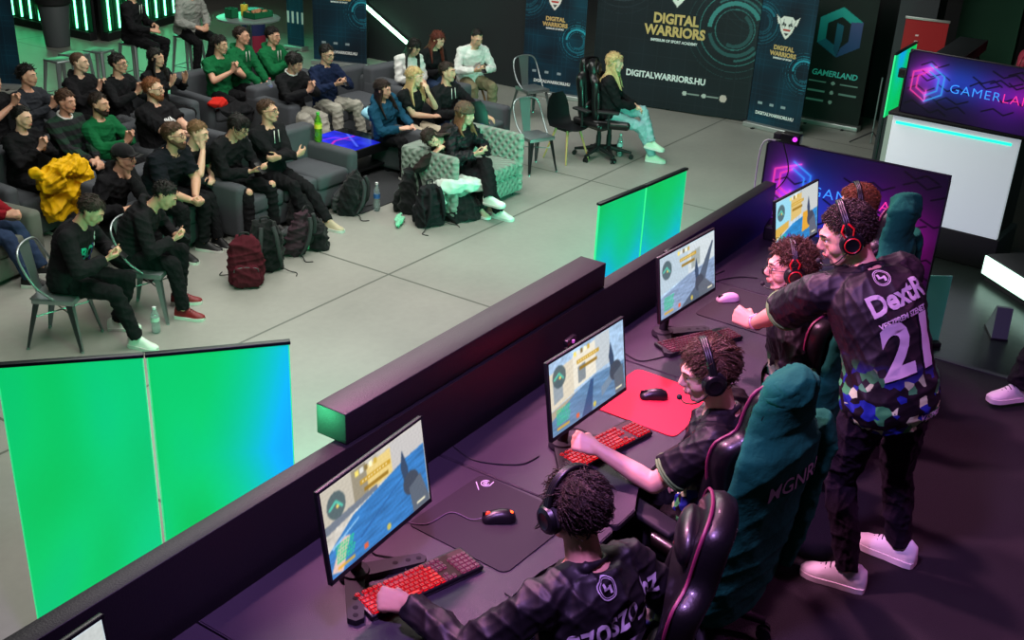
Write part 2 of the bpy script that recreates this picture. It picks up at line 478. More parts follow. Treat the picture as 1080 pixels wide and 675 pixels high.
def head_vol(bm, k, fem=False, jaw=1.):
    H, c, sc = k.H, k.hc, k.sc*.97
    P = lambda x, y, z: c+(H @ V((x, y, z)))*sc
    B = lambda p, r, n=16: ball(bm, P(*p), tuple(q*sc for q in r), n, H)
    S = lambda a, b, r0, r1, n=10: seg(bm, P(*a), P(*b), r0*sc, r1*sc, n)
    B((0, -.018, .032), (.076, .097, .088), 24)
    B((0, .028, .005), (.068, .066, .080), 20)
    S((0, .03, -.03), (0, .052, -.085), .060, .036*jaw, 14)
    B((0, .073, -.098), (.022*jaw, .017, .017))
    for s in (-1, 1):
        B((s*.036, .052, -.028), (.030, .032, .034)); S((s*.052, -.004, -.045), (s*.022, .06, -.095), .024*jaw, .018, 10)
        B((s*.078, -.006, -.004), (.010, .022, .032), 10); B((s*.083, -.012, .008), (.007, .016, .018), 10)
        S((s*.014, .091, .026), (s*.046, .076, .026), .0125, .010)
        B((s*.030, .083, -.004), (.016, .012, .008), 8)
        B((s*.010, .104, -.030), (.0085, .010, .008), 8)
    S((0, .090, .022), (0, .112, -.020), .0085, .0125 if not fem else .0105)
    B((0, .112, -.024), (.011, .010, .010), 10)
    S((-.017, .092, -.054), (.017, .092, -.054), .0075, .0075, 8); B((0, .098, -.053), (.012, .007, .006), 8)
    S((-.014, .089, -.066), (.014, .089, -.066), .0085, .0085, 8)
    seg(bm, k.neck-k.chest.col[2]*.03, k.hneck+H.col[2]*.0, .060*k.sc, .053*k.sc, 16)
    seg(bm, k.hneck, P(0, -.022, -.02), .053*k.sc, .056*k.sc, 16)
def head_parts(k, root, sp, vox):
    H, c, sc = k.H, k.hc, k.sc*.97
    P = lambda x, y, z: c+(H @ V((x, y, z)))*sc
    fg = sp.get('fg')
    for s in (-1, 1):
        bm = bmesh.new(); ball(bm, P(s*.031, .0765, .009), .0120*sc, 12)
        e = mk('eye', bm, EYE, root, True, 180)
        bm = bmesh.new(); ball(bm, P(s*.031, .0835, .009), .0072*sc, 10); mk('iris', bm, IRIS, e, True, 180)
        bm = bmesh.new(); tube(bm, [P(s*.013, .1005, .030), P(s*.032, .0965, .037), P(s*.052, .0795, .030)], [.003*sc, .0045*sc, .002*sc], 6)
        mk('eyebrow', bm, hairm(sp.get('hairc', 'dark') if sp.get('hairc') != 'blond' else 'light'), root, True, 180)
    bm = bmesh.new()
    tube(bm, arc([P(-.023, .091, -.059), P(-.008, .103, -.056), P(0, .104, -.057), P(.008, .103, -.056), P(.023, .091, -.059)], 3), .0045*sc, 6)
    tube(bm, arc([P(-.020, .092, -.062), P(0, .101, -.067), P(.020, .092, -.062)], 3), .005*sc, 6)
    mk('lips', bm, LIP, root, True, 180)
    if sp.get('glasses'):
        bm = bmesh.new()
        for s in (-1, 1):
            pts = [P(s*.033+.024*math.cos(a)*(1), .104-.007*abs(math.cos(a)), .006+.019*math.sin(a)) for a in [2*PI*i/16 for i in range(16)]]
            tube(bm, pts, .0018*sc if fg else .0028, 6, closed=True)
            tube(bm, [P(s*.057, .100, .012), P(s*.082, .05, .014), P(s*.085, -.01, .008)], .0018*sc if fg else .0028, 6)
        tube(bm, [P(-.009, .104, .010), P(0, .107, .013), P(.009, .104, .010)], .002*sc, 6)
        mk('glasses', bm, mat('glasses_frame', '#111114', rough=.3), root, True, 180)
    if sp.get('beard'):
        bm = bmesh.new(); j = .006
        seg(bm, P(0, .035, -.05), P(0, .06, -.092), .054*sc, (.036+j)*sc, 14); ball(bm, P(0, .076, -.102), .026*sc, 12)
        for s in (-1, 1): seg(bm, P(s*.058, -.006, -.035), P(s*.024, .062, -.098), (.024+j)*sc, (.018+j)*sc, 10); seg(bm, P(s*.018, .096, -.044), P(s*.030, .080, -.066), .006*sc, .008*sc, 8)
        remesh('beard', bm, hairm(sp['beard']), root, vox, 2, .002, 60)
def hair(k, root, sp, vox):
    style = sp.get('hair', 'short'); m = hairm(sp.get('hairc', 'dark'))
    if style == 'bald': return
    H, c, sc = k.H, k.hc, k.sc*.97
    rs = random.Random(sp.get('seed', 1)); bm = bmesh.new()
    P = lambda q: c+(H @ V(q))*sc
    cr = V((.077, .098, .089)); cc = V((0, -.018, .032))
    fg = sp.get('fg'); N = 420 if fg else 170; strands = []; ns = (9 if fg else 4) if style != 'buzz' else 0
    L, rad, lift = {'buzz': (.008, .010, .0), 'crop': (.016, .009, .001), 'short': (.030, .013, .004), 'quiff': (.042, .013, .006), 'messy': (.040, .012, .005), 'curly': (.034, .012, .012), 'long': (.045, .014, .006), 'fringe': (.055, .014, .005), 'up': (.03, .013, .003), 'bun': (.03, .013, .003)}[style]
    if not fg: rad *= 1.12
    sidelo = {'buzz': -.02, 'crop': -.03, 'short': -.035, 'quiff': -.03, 'messy': -.045, 'curly': -.045, 'long': -.07, 'fringe': -.045, 'up': -.03, 'bun': -.03}[style]
    ph = PI*(3-math.sqrt(5))
    for i in range(N):
        z = 1-(i+.5)/N*1.75; r = math.sqrt(max(0, 1-z*z)); a = i*ph
        d = V((r*math.cos(a), r*math.sin(a), z))
        p = V((cc.x+d.x*cr.x, cc.y+d.y*cr.y, cc.z+d.z*cr.z))
        # hairline
        if p.y > .045 and p.z < .080+.25*max(0, p.y-.06)-(.006 if style in ('fringe', 'long') else 0): continue
        if p.y > -.005 and p.z < .022+.9*max(0, p.y): continue
        if p.y <= -.005 and p.z < sidelo-(.02 if p.y < -.06 else 0): continue
        if abs(p.x) > .06 and p.y > -.03 and p.z < .012: continue
        side_f = 1 if p.z > .045 else (.45 if style in ('crop', 'short', 'quiff', 'buzz') else 1)
        LL = L*side_f*rs.uniform(.75, 1.25)
        if style in ('quiff',): g = V((.15, .6, .5)) if p.z > .07 else V((0, -.5, -.8))
        elif style == 'messy': g = V((.35+.5*d.x+rs.uniform(-.45, .45), (.8 if p.y > -.03 else -.4)+rs.uniform(-.3, .3), -.45+rs.uniform(-.2, .3)))
        elif style in ('curly',): g = V((rs.uniform(-1, 1), rs.uniform(-.6, 1), rs.uniform(-.7, .8)))
        elif style == 'fringe': g = V((d.x*.7, .9 if p.y > -.02 else -.5, -.55))
        elif style in ('long', 'up', 'bun'): g = V((d.x*.5, -.55 if style != 'long' else -.2, -.5 if style == 'long' else .0))
        else: g = V((rs.uniform(-.2, .4), .5 if p.y > 0 else -.4, -.35))
        t = (g-d*g.dot(d)); t = t.normalized() if t.length > .01 else g
        q = p+d*(.004+lift)
        e1 = q+(t*.7+d*.30)*LL*.5; e2 = e1+(t+d*(-.12 if style not in ('curly', 'quiff') else .25)+V((rs.uniform(-.2, .2), rs.uniform(-.2, .2), rs.uniform(-.2, .2))))*LL*.5
        q = p+d*.002; tube(bm, [P(p-d*.012), P(q), P(q+(t*.7+d*.1)*LL*.5), P(q+(t-d*.1)*LL)], [rad*sc*.9, rad*sc*.9, rad*.75*sc, rad*.3*sc], 6)
        for j in range(ns-(0 if fg else 1)):
            jt = V((rs.uniform(-1, 1), rs.uniform(-1, 1), rs.uniform(-1, 1)))*.011
            tt = (t+V((rs.uniform(-1, 1), rs.uniform(-1, 1), rs.uniform(-1, 1)))*(.9 if style == 'curly' else .2 if style in ('crop', 'short') else .35)).normalized(); l2 = LL*rs.uniform(.8, 1.25); up = .006+lift*.7
            b0 = p+jt+d*(.003); b1 = b0+tt*l2*.35+d*up*.6; b2 = b1+tt*l2*.35+d*(up*.35 if style in ('curly', 'quiff') else 0.); b3 = b2+tt*l2*.35-d*.007
            strands.append(([P(b0), P(b1), P(b2), P(b3)], (.0019 if fg else .0042)*sc))
    if style in ('crop', 'short', 'buzz', 'quiff', 'fringe', 'messy'):
        for s in (-1, 1): seg(bm, P((s*.070, .006, .035)), P((s*.073, .012, -.006)), .010*sc, .006*sc, 8)
    if style == 'long':
        ln = sp.get('hairlen', .30); C = k.chest
        for s in (-1, 1):
            for j in range(14 if fg else 8):
                u = j/(13 if fg else 7); a0 = P((s*(.076-.05*u), .035-.12*u, .02))
                a1 = P((s*(.086-.05*u), .03-.13*u, -.06)); fwd = (.05-.16*u)
                a2 = k.neck+C.col[0]*s*(.10-.06*u)+C.col[1]*(fwd+.04)+C.col[2]*.02
                a3 = k.neck+C.col[0]*s*(.11-.06*u)+C.col[1]*(fwd+(.12 if fwd > 0 else -.09))-C.col[2]*(ln-.15+rs.uniform(-.02, .02))
                tube(bm, arc([a0, a1, a2, a3], 3), [.015]*4+[.016]*3+[.013, .010, .005][:3], 6)
    if style == 'bun': ball(bm, P((0, -.12, .03)), .035, 12)
    o = remesh('hair', bm, m, root, vox*.8, 1 if fg else 2, .0022 if fg else .003, 45, sp.get('seed', 1))
    if strands:
        b2 = bmesh.new(); b2.from_mesh(o.data)
        for pts, r in strands: tube(b2, pts, [r, r, r*.8, r*.3], 4, caps=False)
        for f in b2.faces: f.smooth = True
        b2.to_mesh(o.data); b2.free()
def shoe(k, s, root, up_m, sole_m, lace_m=None, sc=1., fg=False):
    hj, kn, an, t, up = k.leg[s]
    X = t.cross(up).normalized(); Z = X.cross(t).normalized(); Y = t
    O = an-Z*.085*sc
    W = lambda x, y, z: O+(X*x+Y*y+Z*z)*sc
    prof = [(-.085, .018, .060), (-.078, .032, .100), (-.050, .040, .122), (0, .042, .126), (.035, .042, .112), (.075, .046, .088), (.115, .049, .068), (.150, .046, .056), (.178, .032, .046), (.190, .014, .034)]
    bm = bmesh.new(); rings = []
    for y, w, h in prof:
        r = []
        for i in range(16):
            a = 2*PI*i/16; x = math.cos(a)*w; z = .022+(h-.022)*(max(0, math.sin(a))**.8) if math.sin(a) > 0 else .018
            r.append(W(x*(1 if z < .05 else .82), y, z))
        rings.append(r)
    loft(bm, rings)
    o = mk('shoe', bm, up_m, root, True, 60)
    bm = bmesh.new(); ol = []
    for y, w, h in prof: ol.append((w+.005, y))
    out = [(w, y) for w, y in ol]+[(-w, y) for w, y in ol[::-1]]
    prism(bm, [W(x, y, 0) for x, y in out], Z*.028*sc); mk('sole', bm, sole_m, o, True, 40)
    if lace_m:
        bm = bmesh.new()
        for i in range(5):
            y = .03+i*.019; h = .118-.0125*i
            tube(bm, [W(-.024, y, h-.012), W(0, y+.004, h+.002), W(.024, y, h-.012)], .0028*sc, 6)
        mk('laces', bm, lace_m, o, True, 180)
    return o
def headset(k, root, fg=True, red=True):
    # worn on the head: part of the person
    H, c, sc = k.H, k.hc, k.sc*.97
    P = lambda x, y, z: c+(H @ V((x, y, z)))*sc
    blk = mat('headset_black', '#0d0c0f', rough=.35); cush = mat('headset_cushion', '#141216', rough=.8); rd = mat('headset_red', '#b0121c', rough=.35)
    bm = bmesh.new()
    pts = [P(.106*math.cos(a), -.005, .008+.132*math.sin(a)) for a in [PI*i/18 for i in range(19)]]
    for d in (-.008, 0, .008): tube(bm, [p+H.col[1]*d for p in pts], .0075, 8)
    hs = mk('headset', bm, blk, root, True, 60)
    bm = bmesh.new(); tube(bm, [P(.097*math.cos(a), -.005, .004+.124*math.sin(a)) for a in [PI*(.2+.6*i/10) for i in range(11)]], .011, 8); mk('band_padding', bm, cush, hs, True, 180)
    for s in (-1, 1):
        M = Matrix.Translation(P(s*.088, -.003, -.006)) @ (H @ rotv('Y', 90*s)).to_4x4()
        bm = bmesh.new(); lathe(bm, [(.030, -.008), (.046, -.006), (.048, .004), (.044, .012)], 24, M); cu = mk('ear_cushion', bm, cush, hs, True, 60)
        bm = bmesh.new(); lathe(bm, [(.044, .010), (.046, .016), (.040, .028), (.026, .033), (.022, .031)], 24, M); cp = mk('ear_cup', bm, blk, hs, True, 40)
        if red:
            bm = bmesh.new(); tube(bm, [M @ V((.030*math.cos(a), .030*math.sin(a), .0325)) for a in [2*PI*i/24 for i in range(24)]], .0028, 6, closed=True)
            for dy in (-.015, .015): tube(bm, [P(s*.112, dy, .03), P(s*.116, dy*1.6, .06), P(s*.104, dy*.5, .082)], .004, 6)
            mk('red_trim', bm, rd, cp, True, 60)
    bm = bmesh.new(); tube(bm, arc([P(-.112, .015, -.025), P(-.105, .07, -.062), P(-.066, .115, -.075), P(-.03, .128, -.07)], 4), .0026, 6); mb = mk('microphone_boom', bm, blk, hs, True, 180)
    bm = bmesh.new(); ball(bm, P(-.022, .13, -.068), (.013, .011, .011), 12, H); mk('microphone', bm, cush, mb, True, 180)
    return hs
BLACK = cloth('black_fabric', '#141417'); BLACKJ = cloth('black_trousers', '#121215', bscale=90)
WHITE = mat('white_leather', '#d5d8d2', rough=.55); RUB = mat('white_rubber', '#cfd0ca', rough=.7); BLKSHOE = mat('black_leather', '#18181a', rough=.5); BRUB = mat('black_rubber', '#202022', rough=.8)
def person(sp):
    g = sp.get; k = solve(sp); fg = g('fg'); vox = .0065 if fg else .0105; sc = k.sc
    skin = g('skin', SKIN); rz = g('face', 0.)
    R = Matrix.Rotation(rz, 3, 'Z'); fz = g('floor', FL)
    if g('pix'):
        hw = at(g('pix')[0], g('pix')[1], fz+k.hc.z); loc = hw-R @ k.hc; loc.z = fz
    else: loc = V(g('loc'))
    # hands or feet given as world points
    Ri = R.inverted(); chg = False
    for kk in ('LH', 'RH', 'LF', 'RF'):
        d = g(kk)
        if d and 'w' in d:
            d = dict(d); q = Ri @ (V(d['w'])-V((loc.x, loc.y, 0))); q.z = d['w'][2]-fz; d['pos'] = q
            for vv in ('dir', 'n', 'toe'):
                if 'w'+vv in d: d[vv] = Ri @ V(d['w'+vv])
            sp = dict(sp); sp[kk] = d; chg = True
    if chg: g = sp.get; k = solve(sp)
    root = empty('person', loc, rz, g('label'), 'person', g('group')); root['n'] = 0; del root['n']
    bm = bmesh.new()
    head_vol(bm, k, g('fem'), g('jaw', 1.))
    torso_vol(bm, k, 0, -.18, 1.03, g('fat', 1.), g('fem'))
    for s in (-1, 1):
        arm_vol(bm, k, s, 0, 2., mid=g('armr', 1.))
        sh, el, wr, f, n, cu = k.arm[s]
        seg(bm, el.lerp(wr, .9), wr+f*.012, .026*sc, .020*sc, 10); hand_vol(bm, wr+f*.008, f, n, s, cu, sc)
        leg_vol(bm, k, s, 0, 2.)
        a, t = k.leg[s][2], k.leg[s][3]; seg(bm, a, a+t*.11-k.leg[s][4]*.050, .030*sc, .018*sc, 10)
    body = remesh('body', bm, skin, root, vox, 3 if fg else 2)
    # top
    tp = g('top', dict()); m = tp.get('m', BLACK); fit = tp.get('fit', .016)
    bm = bmesh.new(); torso_vol(bm, k, fit, tp.get('hem', -.10), .985, g('fat', 1.), g('fem'))
    fr = {'long': 1.96, 'short': tp.get('sl', .62), 'none': 0, '3q': 1.4, 'push': 1.45}[tp.get('sleeve', 'long')]
    for s in (-1, 1):
        if fr: arm_vol(bm, k, s, fit*(.75 if tp.get('sleeve', 'long') != 'short' else .9), fr, mid=g('armr', 1.))
        else: seg(bm, k.spt(.93)+k.chest.col[0]*s*.04, k.sh[s]-k.chest.col[0]*s*.02, .05, .05)
    if tp.get('collar', 1):
        C = k.chest; ct = k.spt(1.0)
        tube(bm, [ct+C.col[0]*.070*math.cos(a)*sc+C.col[1]*(.066*math.sin(a)+.004)*sc+C.col[2]*(-.018*math.sin(a))*sc for a in [2*PI*i/20 for i in range(20)]], .012*sc, 8, closed=True)
    if tp.get('hood'):
        C = k.chest; ct = k.spt(.99)
        tube(bm, [ct+C.col[0]*.092*math.cos(a)+C.col[1]*(.085*math.sin(a)-.02)+C.col[2]*(-.02*math.sin(a)+.01) for a in [PI*(.55+1.9*i/20*.96) for i in range(21)]], [.018+.016*math.sin(PI*i/20) for i in range(21)], 10)
        ball(bm, ct-C.col[1]*.085+C.col[2]*-.05, (.075, .030, .045), 14, C)
    top = remesh(tp.get('name', 'sweatshirt' if fr > 1 else 't_shirt'), bm, m, root, vox, 2 if fg else 2, tp.get('wr', .009 if fg else .008), 9, g('seed', 1))
    if tp.get('label'): top['label'] = tp['label']
    if tp.get('polo'):
        C = k.chest; ct = k.spt(1.0); bm = bmesh.new()
        for s in (-1, 1):
            pts = [ct+C.col[0]*s*.072*math.sin(a)+C.col[1]*.070*math.cos(a)-C.col[2]*(.022*math.cos(a)-.018) for a in [PI*i/10 for i in range(11)]]
            tube(bm, pts, [.006]+[.012]*10, 8)
        mk('collar', bm, tp['polo'], top, True, 180)
    if tp.get('cuff') and fr < 1:
        for s in (-1, 1):
            sh_, el_ = k.arm[s][:2]; e = sh_.lerp(el_, fr); u = (el_-sh_).normalized(); a1, a2 = basis(u); bm = bmesh.new()
            r = .047*sc*g('armr', 1.)+fit+.004
            tube(bm, [e+u*.003+a1*r*math.cos(a)+a2*r*math.sin(a) for a in [2*PI*i/28 for i in range(28)]], .0055, 8, closed=True)
            tube(bm, [e-u*.008+a1*r*math.cos(a)+a2*r*math.sin(a) for a in [2*PI*i/28 for i in range(28)]], .0055, 8, closed=True)
            mk('sleeve_cuff', bm, tp['cuff'], top, True, 180)
    if tp.get('cords'):
        C = k.chest; ct = k.spt(.93)
        for s in (-1, 1):
            bm = bmesh.new(); tube(bm, [ct+C.col[0]*s*.03+C.col[1]*(.110+fit)+C.col[2]*.03, ct+C.col[0]*s*.035+C.col[1]*(.128+fit)-C.col[2]*.10], .0045, 6); mk('drawstring', bm, mat('cord_white', '#d8d8d0', rough=.8), top, True, 180)
    # bottom
    bt = g('bot', dict()); bmt = bt.get('m', BLACKJ); bf = bt.get('fit', .012)
    bm = bmesh.new(); torso_vol(bm, k, bf*.9, -.19, .12, g('fat', 1.))
    lf = bt.get('len', 1.99)
    for s in (-1, 1): leg_vol(bm, k, s, bf, lf, flare=bt.get('flare', .008))
    tr = remesh(bt.get('name', 'trousers'), bm, bmt, root, vox, 2, .007 if fg else .007, 10, g('seed', 1)+5)
    if bt.get('rip'):
        for s in (-1, 1):
            kn = k.leg[s][1]; hj = k.leg[s][0]; an = k.leg[s][2]; o = (kn-(hj+an)/2).normalized(); bm = bmesh.new()
            ball(bm, kn+o*.036, (.042, .042, .045), 14); mk('bare_knee', bm, skin, body, True, 180)
    sh = g('shoes', dict())
    if sh is not None:
        for s in (-1, 1): shoe(k, s, root, sh.get('m', BLKSHOE), sh.get('sole', RUB), sh.get('lace'), sc, fg)
    head_parts(k, root, sp, vox)
    hair(k, root, sp, vox)
    if g('headset'): headset(k, root, True, g('headset') == 'red')
    k.root, k.top, k.body, k.trous = root, top, body, tr
    return k
def hand_item(k, s, off=(0, 0, 0)):
    """world position in front of a hand's palm"""
    sh, el, wr, f, n, cu = k.arm[s]; n = (n-f*n.dot(f)).normalized()
    return k.root.matrix_basis @ (wr+f*.085+n*.025+V(off)), f, n
# ------------------------------------------------------------------ materials of the place
def floor_mat():
    m = mat('hall_floor_paint', '#8b908c', rough=.38, spec=.45)
    nt = m.node_tree; N = nt.nodes; L = nt.links; b = N['Principled BSDF']
    tc = [n for n in N if n.type == 'TEX_COORD'][0]
    n1 = N.new('ShaderNodeTexNoise'); n1.inputs['Scale'].default_value = .9; n1.inputs['Detail'].default_value = 6
    n2 = N.new('ShaderNodeTexNoise'); n2.inputs['Scale'].default_value = 14; n2.inputs['Detail'].default_value = 4
    for n in (n1, n2): L.new(tc.outputs['Object'], n.inputs['Vector'])
    mx = N.new('ShaderNodeMix'); mx.data_type = 'RGBA'; mx.inputs['A'].default_value = (*hexc('#7f807a'), 1); mx.inputs['B'].default_value = (*hexc('#a09f98'), 1)
    ad = N.new('ShaderNodeMath'); ad.operation = 'MULTIPLY_ADD'; L.new(n2.outputs['Fac'], ad.inputs[0]); ad.inputs[1].default_value = .35; 
    L.new(n1.outputs['Fac'], ad.inputs[2])
    sb = N.new('ShaderNodeMath'); sb.operation = 'SUBTRACT'; L.new(ad.outputs[0], sb.inputs[0]); sb.inputs[1].default_value = .17; L.new(sb.outputs[0], mx.inputs['Factor'])
    sp = N.new('ShaderNodeSeparateXYZ'); L.new(tc.outputs['Object'], sp.inputs[0])
    last = mx.outputs['Result']
    for ax, off in (('X', 7.87), ('Y', 6.53)):
        s = N.new('ShaderNodeMath'); s.operation = 'SUBTRACT'; L.new(sp.outputs[ax], s.inputs[0]); s.inputs[1].default_value = off-1.95
        mo = N.new('ShaderNodeMath'); mo.operation = 'FLOORED_MODULO'; L.new(s.outputs[0], mo.inputs[0]); mo.inputs[1].default_value = 3.9
        d = N.new('ShaderNodeMath'); d.operation = 'SUBTRACT'; L.new(mo.outputs[0], d.inputs[0]); d.inputs[1].default_value = 1.95
        ab = N.new('ShaderNodeMath'); ab.operation = 'ABSOLUTE'; L.new(d.outputs[0], ab.inputs[0])
        lt = N.new('ShaderNodeMath'); lt.operation = 'LESS_THAN'; L.new(ab.outputs[0], lt.inputs[0]); lt.inputs[1].default_value = .012
        m2 = N.new('ShaderNodeMix'); m2.data_type = 'RGBA'; L.new(lt.outputs[0], m2.inputs['Factor']); L.new(last, m2.inputs['A']); m2.inputs['B'].default_value = (*hexc('#5b5f58'), 1)
        last = m2.outputs['Result']
    for l in list(L):
        if l.to_socket == b.inputs['Base Color']: L.remove(l)
    L.new(last, b.inputs['Base Color'])
    return m
FM = floor_mat()
BLKPAINT = mat('black_paint', '#17161a', rough=.45, bump=.1, bscale=90)
BLKFELT = mat('black_laminate', '#151417', rough=.5, bump=.12, bscale=160)
CARPET = mat('stage_carpet', '#121014', rough=.95, bump=.6, bscale=240, var=.35, vscale=3)
GLOSS = mat('glossy_stage_floor', '#1b211f', rough=.28, bump=.06, bscale=20, var=.3, vscale=2)
WALLD = mat('dark_wall_paint', '#1a1f22', rough=.85, bump=.15, bscale=30)
CHROME = mat('steel', '#9aa0a3', rough=.28, metal=1.)
BPLAS = mat('black_plastic', '#101013', rough=.38); BPLASM = mat('black_plastic_matt', '#141417', rough=.7)
WPLAS = mat('white_plastic', '#d9d9dc', rough=.4)
def struct(name, lo, hi, m, bev=0., M=None):
    o = box(name, lo, hi, m, None, bev, 2, M); o['kind'] = 'structure'; return o
struct('floor', (-3, -6, -.1), (26, 26, 0), FM)
# stage: carpeted podium with a glossy part at the far right
struct('floor_stage', (-2.5, -6, 0.001), (6.87, 2.395, ST), CARPET)
struct('floor_stage_gloss', (6.872, -6, 0.001), (12.2, 1.9, ST), GLOSS)
struct('trim_1', (6.86, -6, ST+.0005), (6.90, 1.9, ST+.006), mat('trim_dark', '#3a3d3c', rough=.5))
# barrier along the edge of the stage
struct('wall_barrier', (-2.5, 2.32, ST+.001), (6.55, 2.395, ST+1.0), BLKFELT, .003)
# room shell
struct('wall_back', (15.15, 9.75, 0.001), (15.3, 13.2, 5.5), WALLD)
struct('wall_back_2', (17.4, -6, 0.001), (17.55, 9.75, 5.5), mat('black_back_wall', '#0a0b0d', rough=.9))
struct('wall_left', (-3, 21.5, 0.001), (26, 21.7, 5.5), WALLD)
struct('wall_far', (21.8, 13.2, 0.001), (22, 21.5, 5.5), WALLD)
struct('ceiling', (-3, -6, 5.5), (26, 26, 5.6), mat('ceiling_dark', '#0d0d0f', rough=.9))
struct('column_1', (15.0, 13.0, 0.001), (15.14, 13.75, 5.5), mat('column_black', '#0b0b0d', rough=.7))['kind'] = 'structure'
struct('column_2', (15.1, 3.60, 0.001), (15.5, 4.08, 5.5), mat('column_grey', '#2c3135', rough=.7))
struct('wall_right', (12.6, -6, 0.001), (12.75, 1.2, 5.5), mat('black_drape', '#0d0d10', rough=.95))
struct('wall_green', (15.9, 2.75, .001), (16.1, 3.5, 5.5), mat('green_drape', '#10402c', rough=.8))  # drape in an even dark green of its own

# ------------------------------------------------------------------ raised box on the barrier
o = box('barrier_box', (2.58, 2.335, ST+1.002), (4.42, 2.475, ST+1.125), BLKFELT, None, .004)
tag(o, 'long black box beam lying on top of the stage barrier behind the monitors', 'box')

# ------------------------------------------------------------------ green back-lit screens
def green_panel_art(seed, blue):
    def fn(U, Z):
        n = fnoise(U, Z*.4, 1.3, seed)
        g = np.stack([0*U+.02, .75+.08*(n-.5), .31+.12*n], -1)
        g[..., 1] -= .12*np.clip(n-.55, 0, 1)
        b = blue(U, Z); b = np.clip(b, 0, 1)[..., None]
        t = np.array([.02, .80, .62]); c = np.array([.05, .62, .93])
        C = g*(1-b)+(t*(1-b)+c*b)*b
        return C
    return fn
GP = vmat('backlit_fabric', rough=.45, emit=1.05, base=.5)
EDGE = mat('lit_edge', '#2bd07a', rough=.3, emit='#35e08a', es=.9)
DKBAR = mat('dark_bar', '#1c2426', rough=.4, metal=.4)
def green_panel(p0, p1, ztop, z0, seed, blue, label, group):
    a = V((p0[0], p0[1], 0)); b = V((p1[0], p1[1], 0)); W = (b-a).length; ang = math.atan2(b.y-a.y, b.x-a.x)
    root = empty('green_light_screen', (a.x, a.y, FL), ang, label, 'light screen', group)
    Hh = ztop-z0
    art('lit_panel', W-.012, Hh, green_panel_art(seed, blue), GP, root, 60, Matrix.Translation((.006, -.006, z0)), th=.012, backmat=GP)
    box('edge_strip', (0, -.008, z0), (.005, .008, ztop), EDGE, root, .001); box('edge_strip', (W-.005, -.008, z0), (W, .008, ztop), EDGE, root, .001)
    box('top_bar', (-.005, -.018, ztop), (W+.005, .018, ztop+.018), DKBAR, root, .003)
    box('base', (.02, -.16, 0.001), (W-.02, .16, .035), DKBAR, root, .006)
    for x in (.06, W-.06): box('support_post', (x-.015, .010, .03), (x+.015, .030, z0+.06), DKBAR, root, .003)
    return root
g = 'green lit screens standing behind the stage barrier'
green_panel((2.59-.02, 4.47), (3.055, 4.04), 1.80, .25, 1, lambda U, Z: .25*(U/.6-.3)+0*Z, 'large fully green lit screen, leftmost panel standing behind the stage barrier', g)
green_panel((3.065, 4.03), (3.59, 3.61), 1.80, .25, 5, lambda U, Z: np.clip(1.5*(U/.68)-.35-.9*np.abs(Z/1.55-.62), 0, 1), 'large lit screen fading from green to blue on its right side', g)
green_panel((6.41, 3.48), (6.985, 3.43), 1.80, .25, 9, lambda U, Z: np.clip(1.25-1.2*(Z-.85)/.7, 0, 1)*.75+.12*np.sin(U*14), 'small far green screen turning blue below, left half of the pair beside the box beam', g)
green_panel((6.995, 3.43), (7.56, 3.39), 1.80, .25, 13, lambda U, Z: np.clip(1.25-1.2*(Z-.85)/.7, 0, 1)*.75+.12*np.sin(U*11+2), 'small far green screen turning blue below, right half near the neon sign board', g)

# ------------------------------------------------------------------ desks
DESK = mat('desk_top_carbon', '#2c2730', rough=.42, bump=.25, bscale=420)
DZ = ST+.74
def desk(x0, x1, label):
    root = empty('gaming_desk', ((x0+x1)/2, 1.9, ST), 0, label, 'desk', 'black gaming desks in a row along the barrier')
    w = (x1-x0)/2-.004; y0, y1 = 1.49-1.9, 2.29-1.9
    # rounded cut-out along the front
    pts = [(-w, y1), (-w, y0+.03)]
    pts += [(-w+.03*(1-math.cos(a)), y0+.03-.03*math.sin(a)) for a in [PI/2*i/4 for i in range(5)]]
    for i in range(13):
        u = i/12; x = -w+.14+u*(2*w-.28); s = math.sin(PI*u); pts.append((x, y0+.085*min(1, s*1.6)))
    pts += [(w-.03*(1-math.cos(a)), y0+.03-.03*math.sin(a)) for a in [PI/2*i/4 for i in range(4, -1, -1)]]
    pts += [(w, y1)]
    bm = bmesh.new(); prism(bm, [(x, y, .715) for x, y in pts], (0, 0, .025))
    es = [e for e in bm.edges if all(abs(v.co.z-.74) < 1e-4 for v in e.verts)]
    bmesh.ops.bevel(bm, geom=es, offset=.004, segments=2, affect='EDGES')
    mk('desk_top', bm, DESK, root, True, 35)
    for s in (-1, 1):
        bm = bmesh.new(); bx(bm, (s*(w-.12)-.03, -.03, .04), (s*(w-.12)+.03, .05, .715), .004); bx(bm, (s*(w-.12)-.035, -.33, .0), (s*(w-.12)+.035, .34, .04), .008)
        mk('leg', bm, BPLASM, root, True, 40)
    box('modesty_panel', (-w+.14, .02, .45), (w-.14, .04, .70), BPLASM, root, .003)
    box('cable_tray', (-w+.1, .2, .60), (w-.1, .32, .64), BPLASM, root, .003)
    return root
desk(.62, 1.83, 'black gaming desk nearest the camera at the lower left corner')
desk(1.83, 3.07, 'black gaming desk carrying the black mouse mat with white emblem')
desk(3.07, 4.27, 'black gaming desk carrying the red mouse mat')
desk(4.27, 5.43, 'black gaming desk carrying the pink-lit white mouse')
desk(5.43, 6.50, 'black gaming desk at the far end in front of the neon sign board')

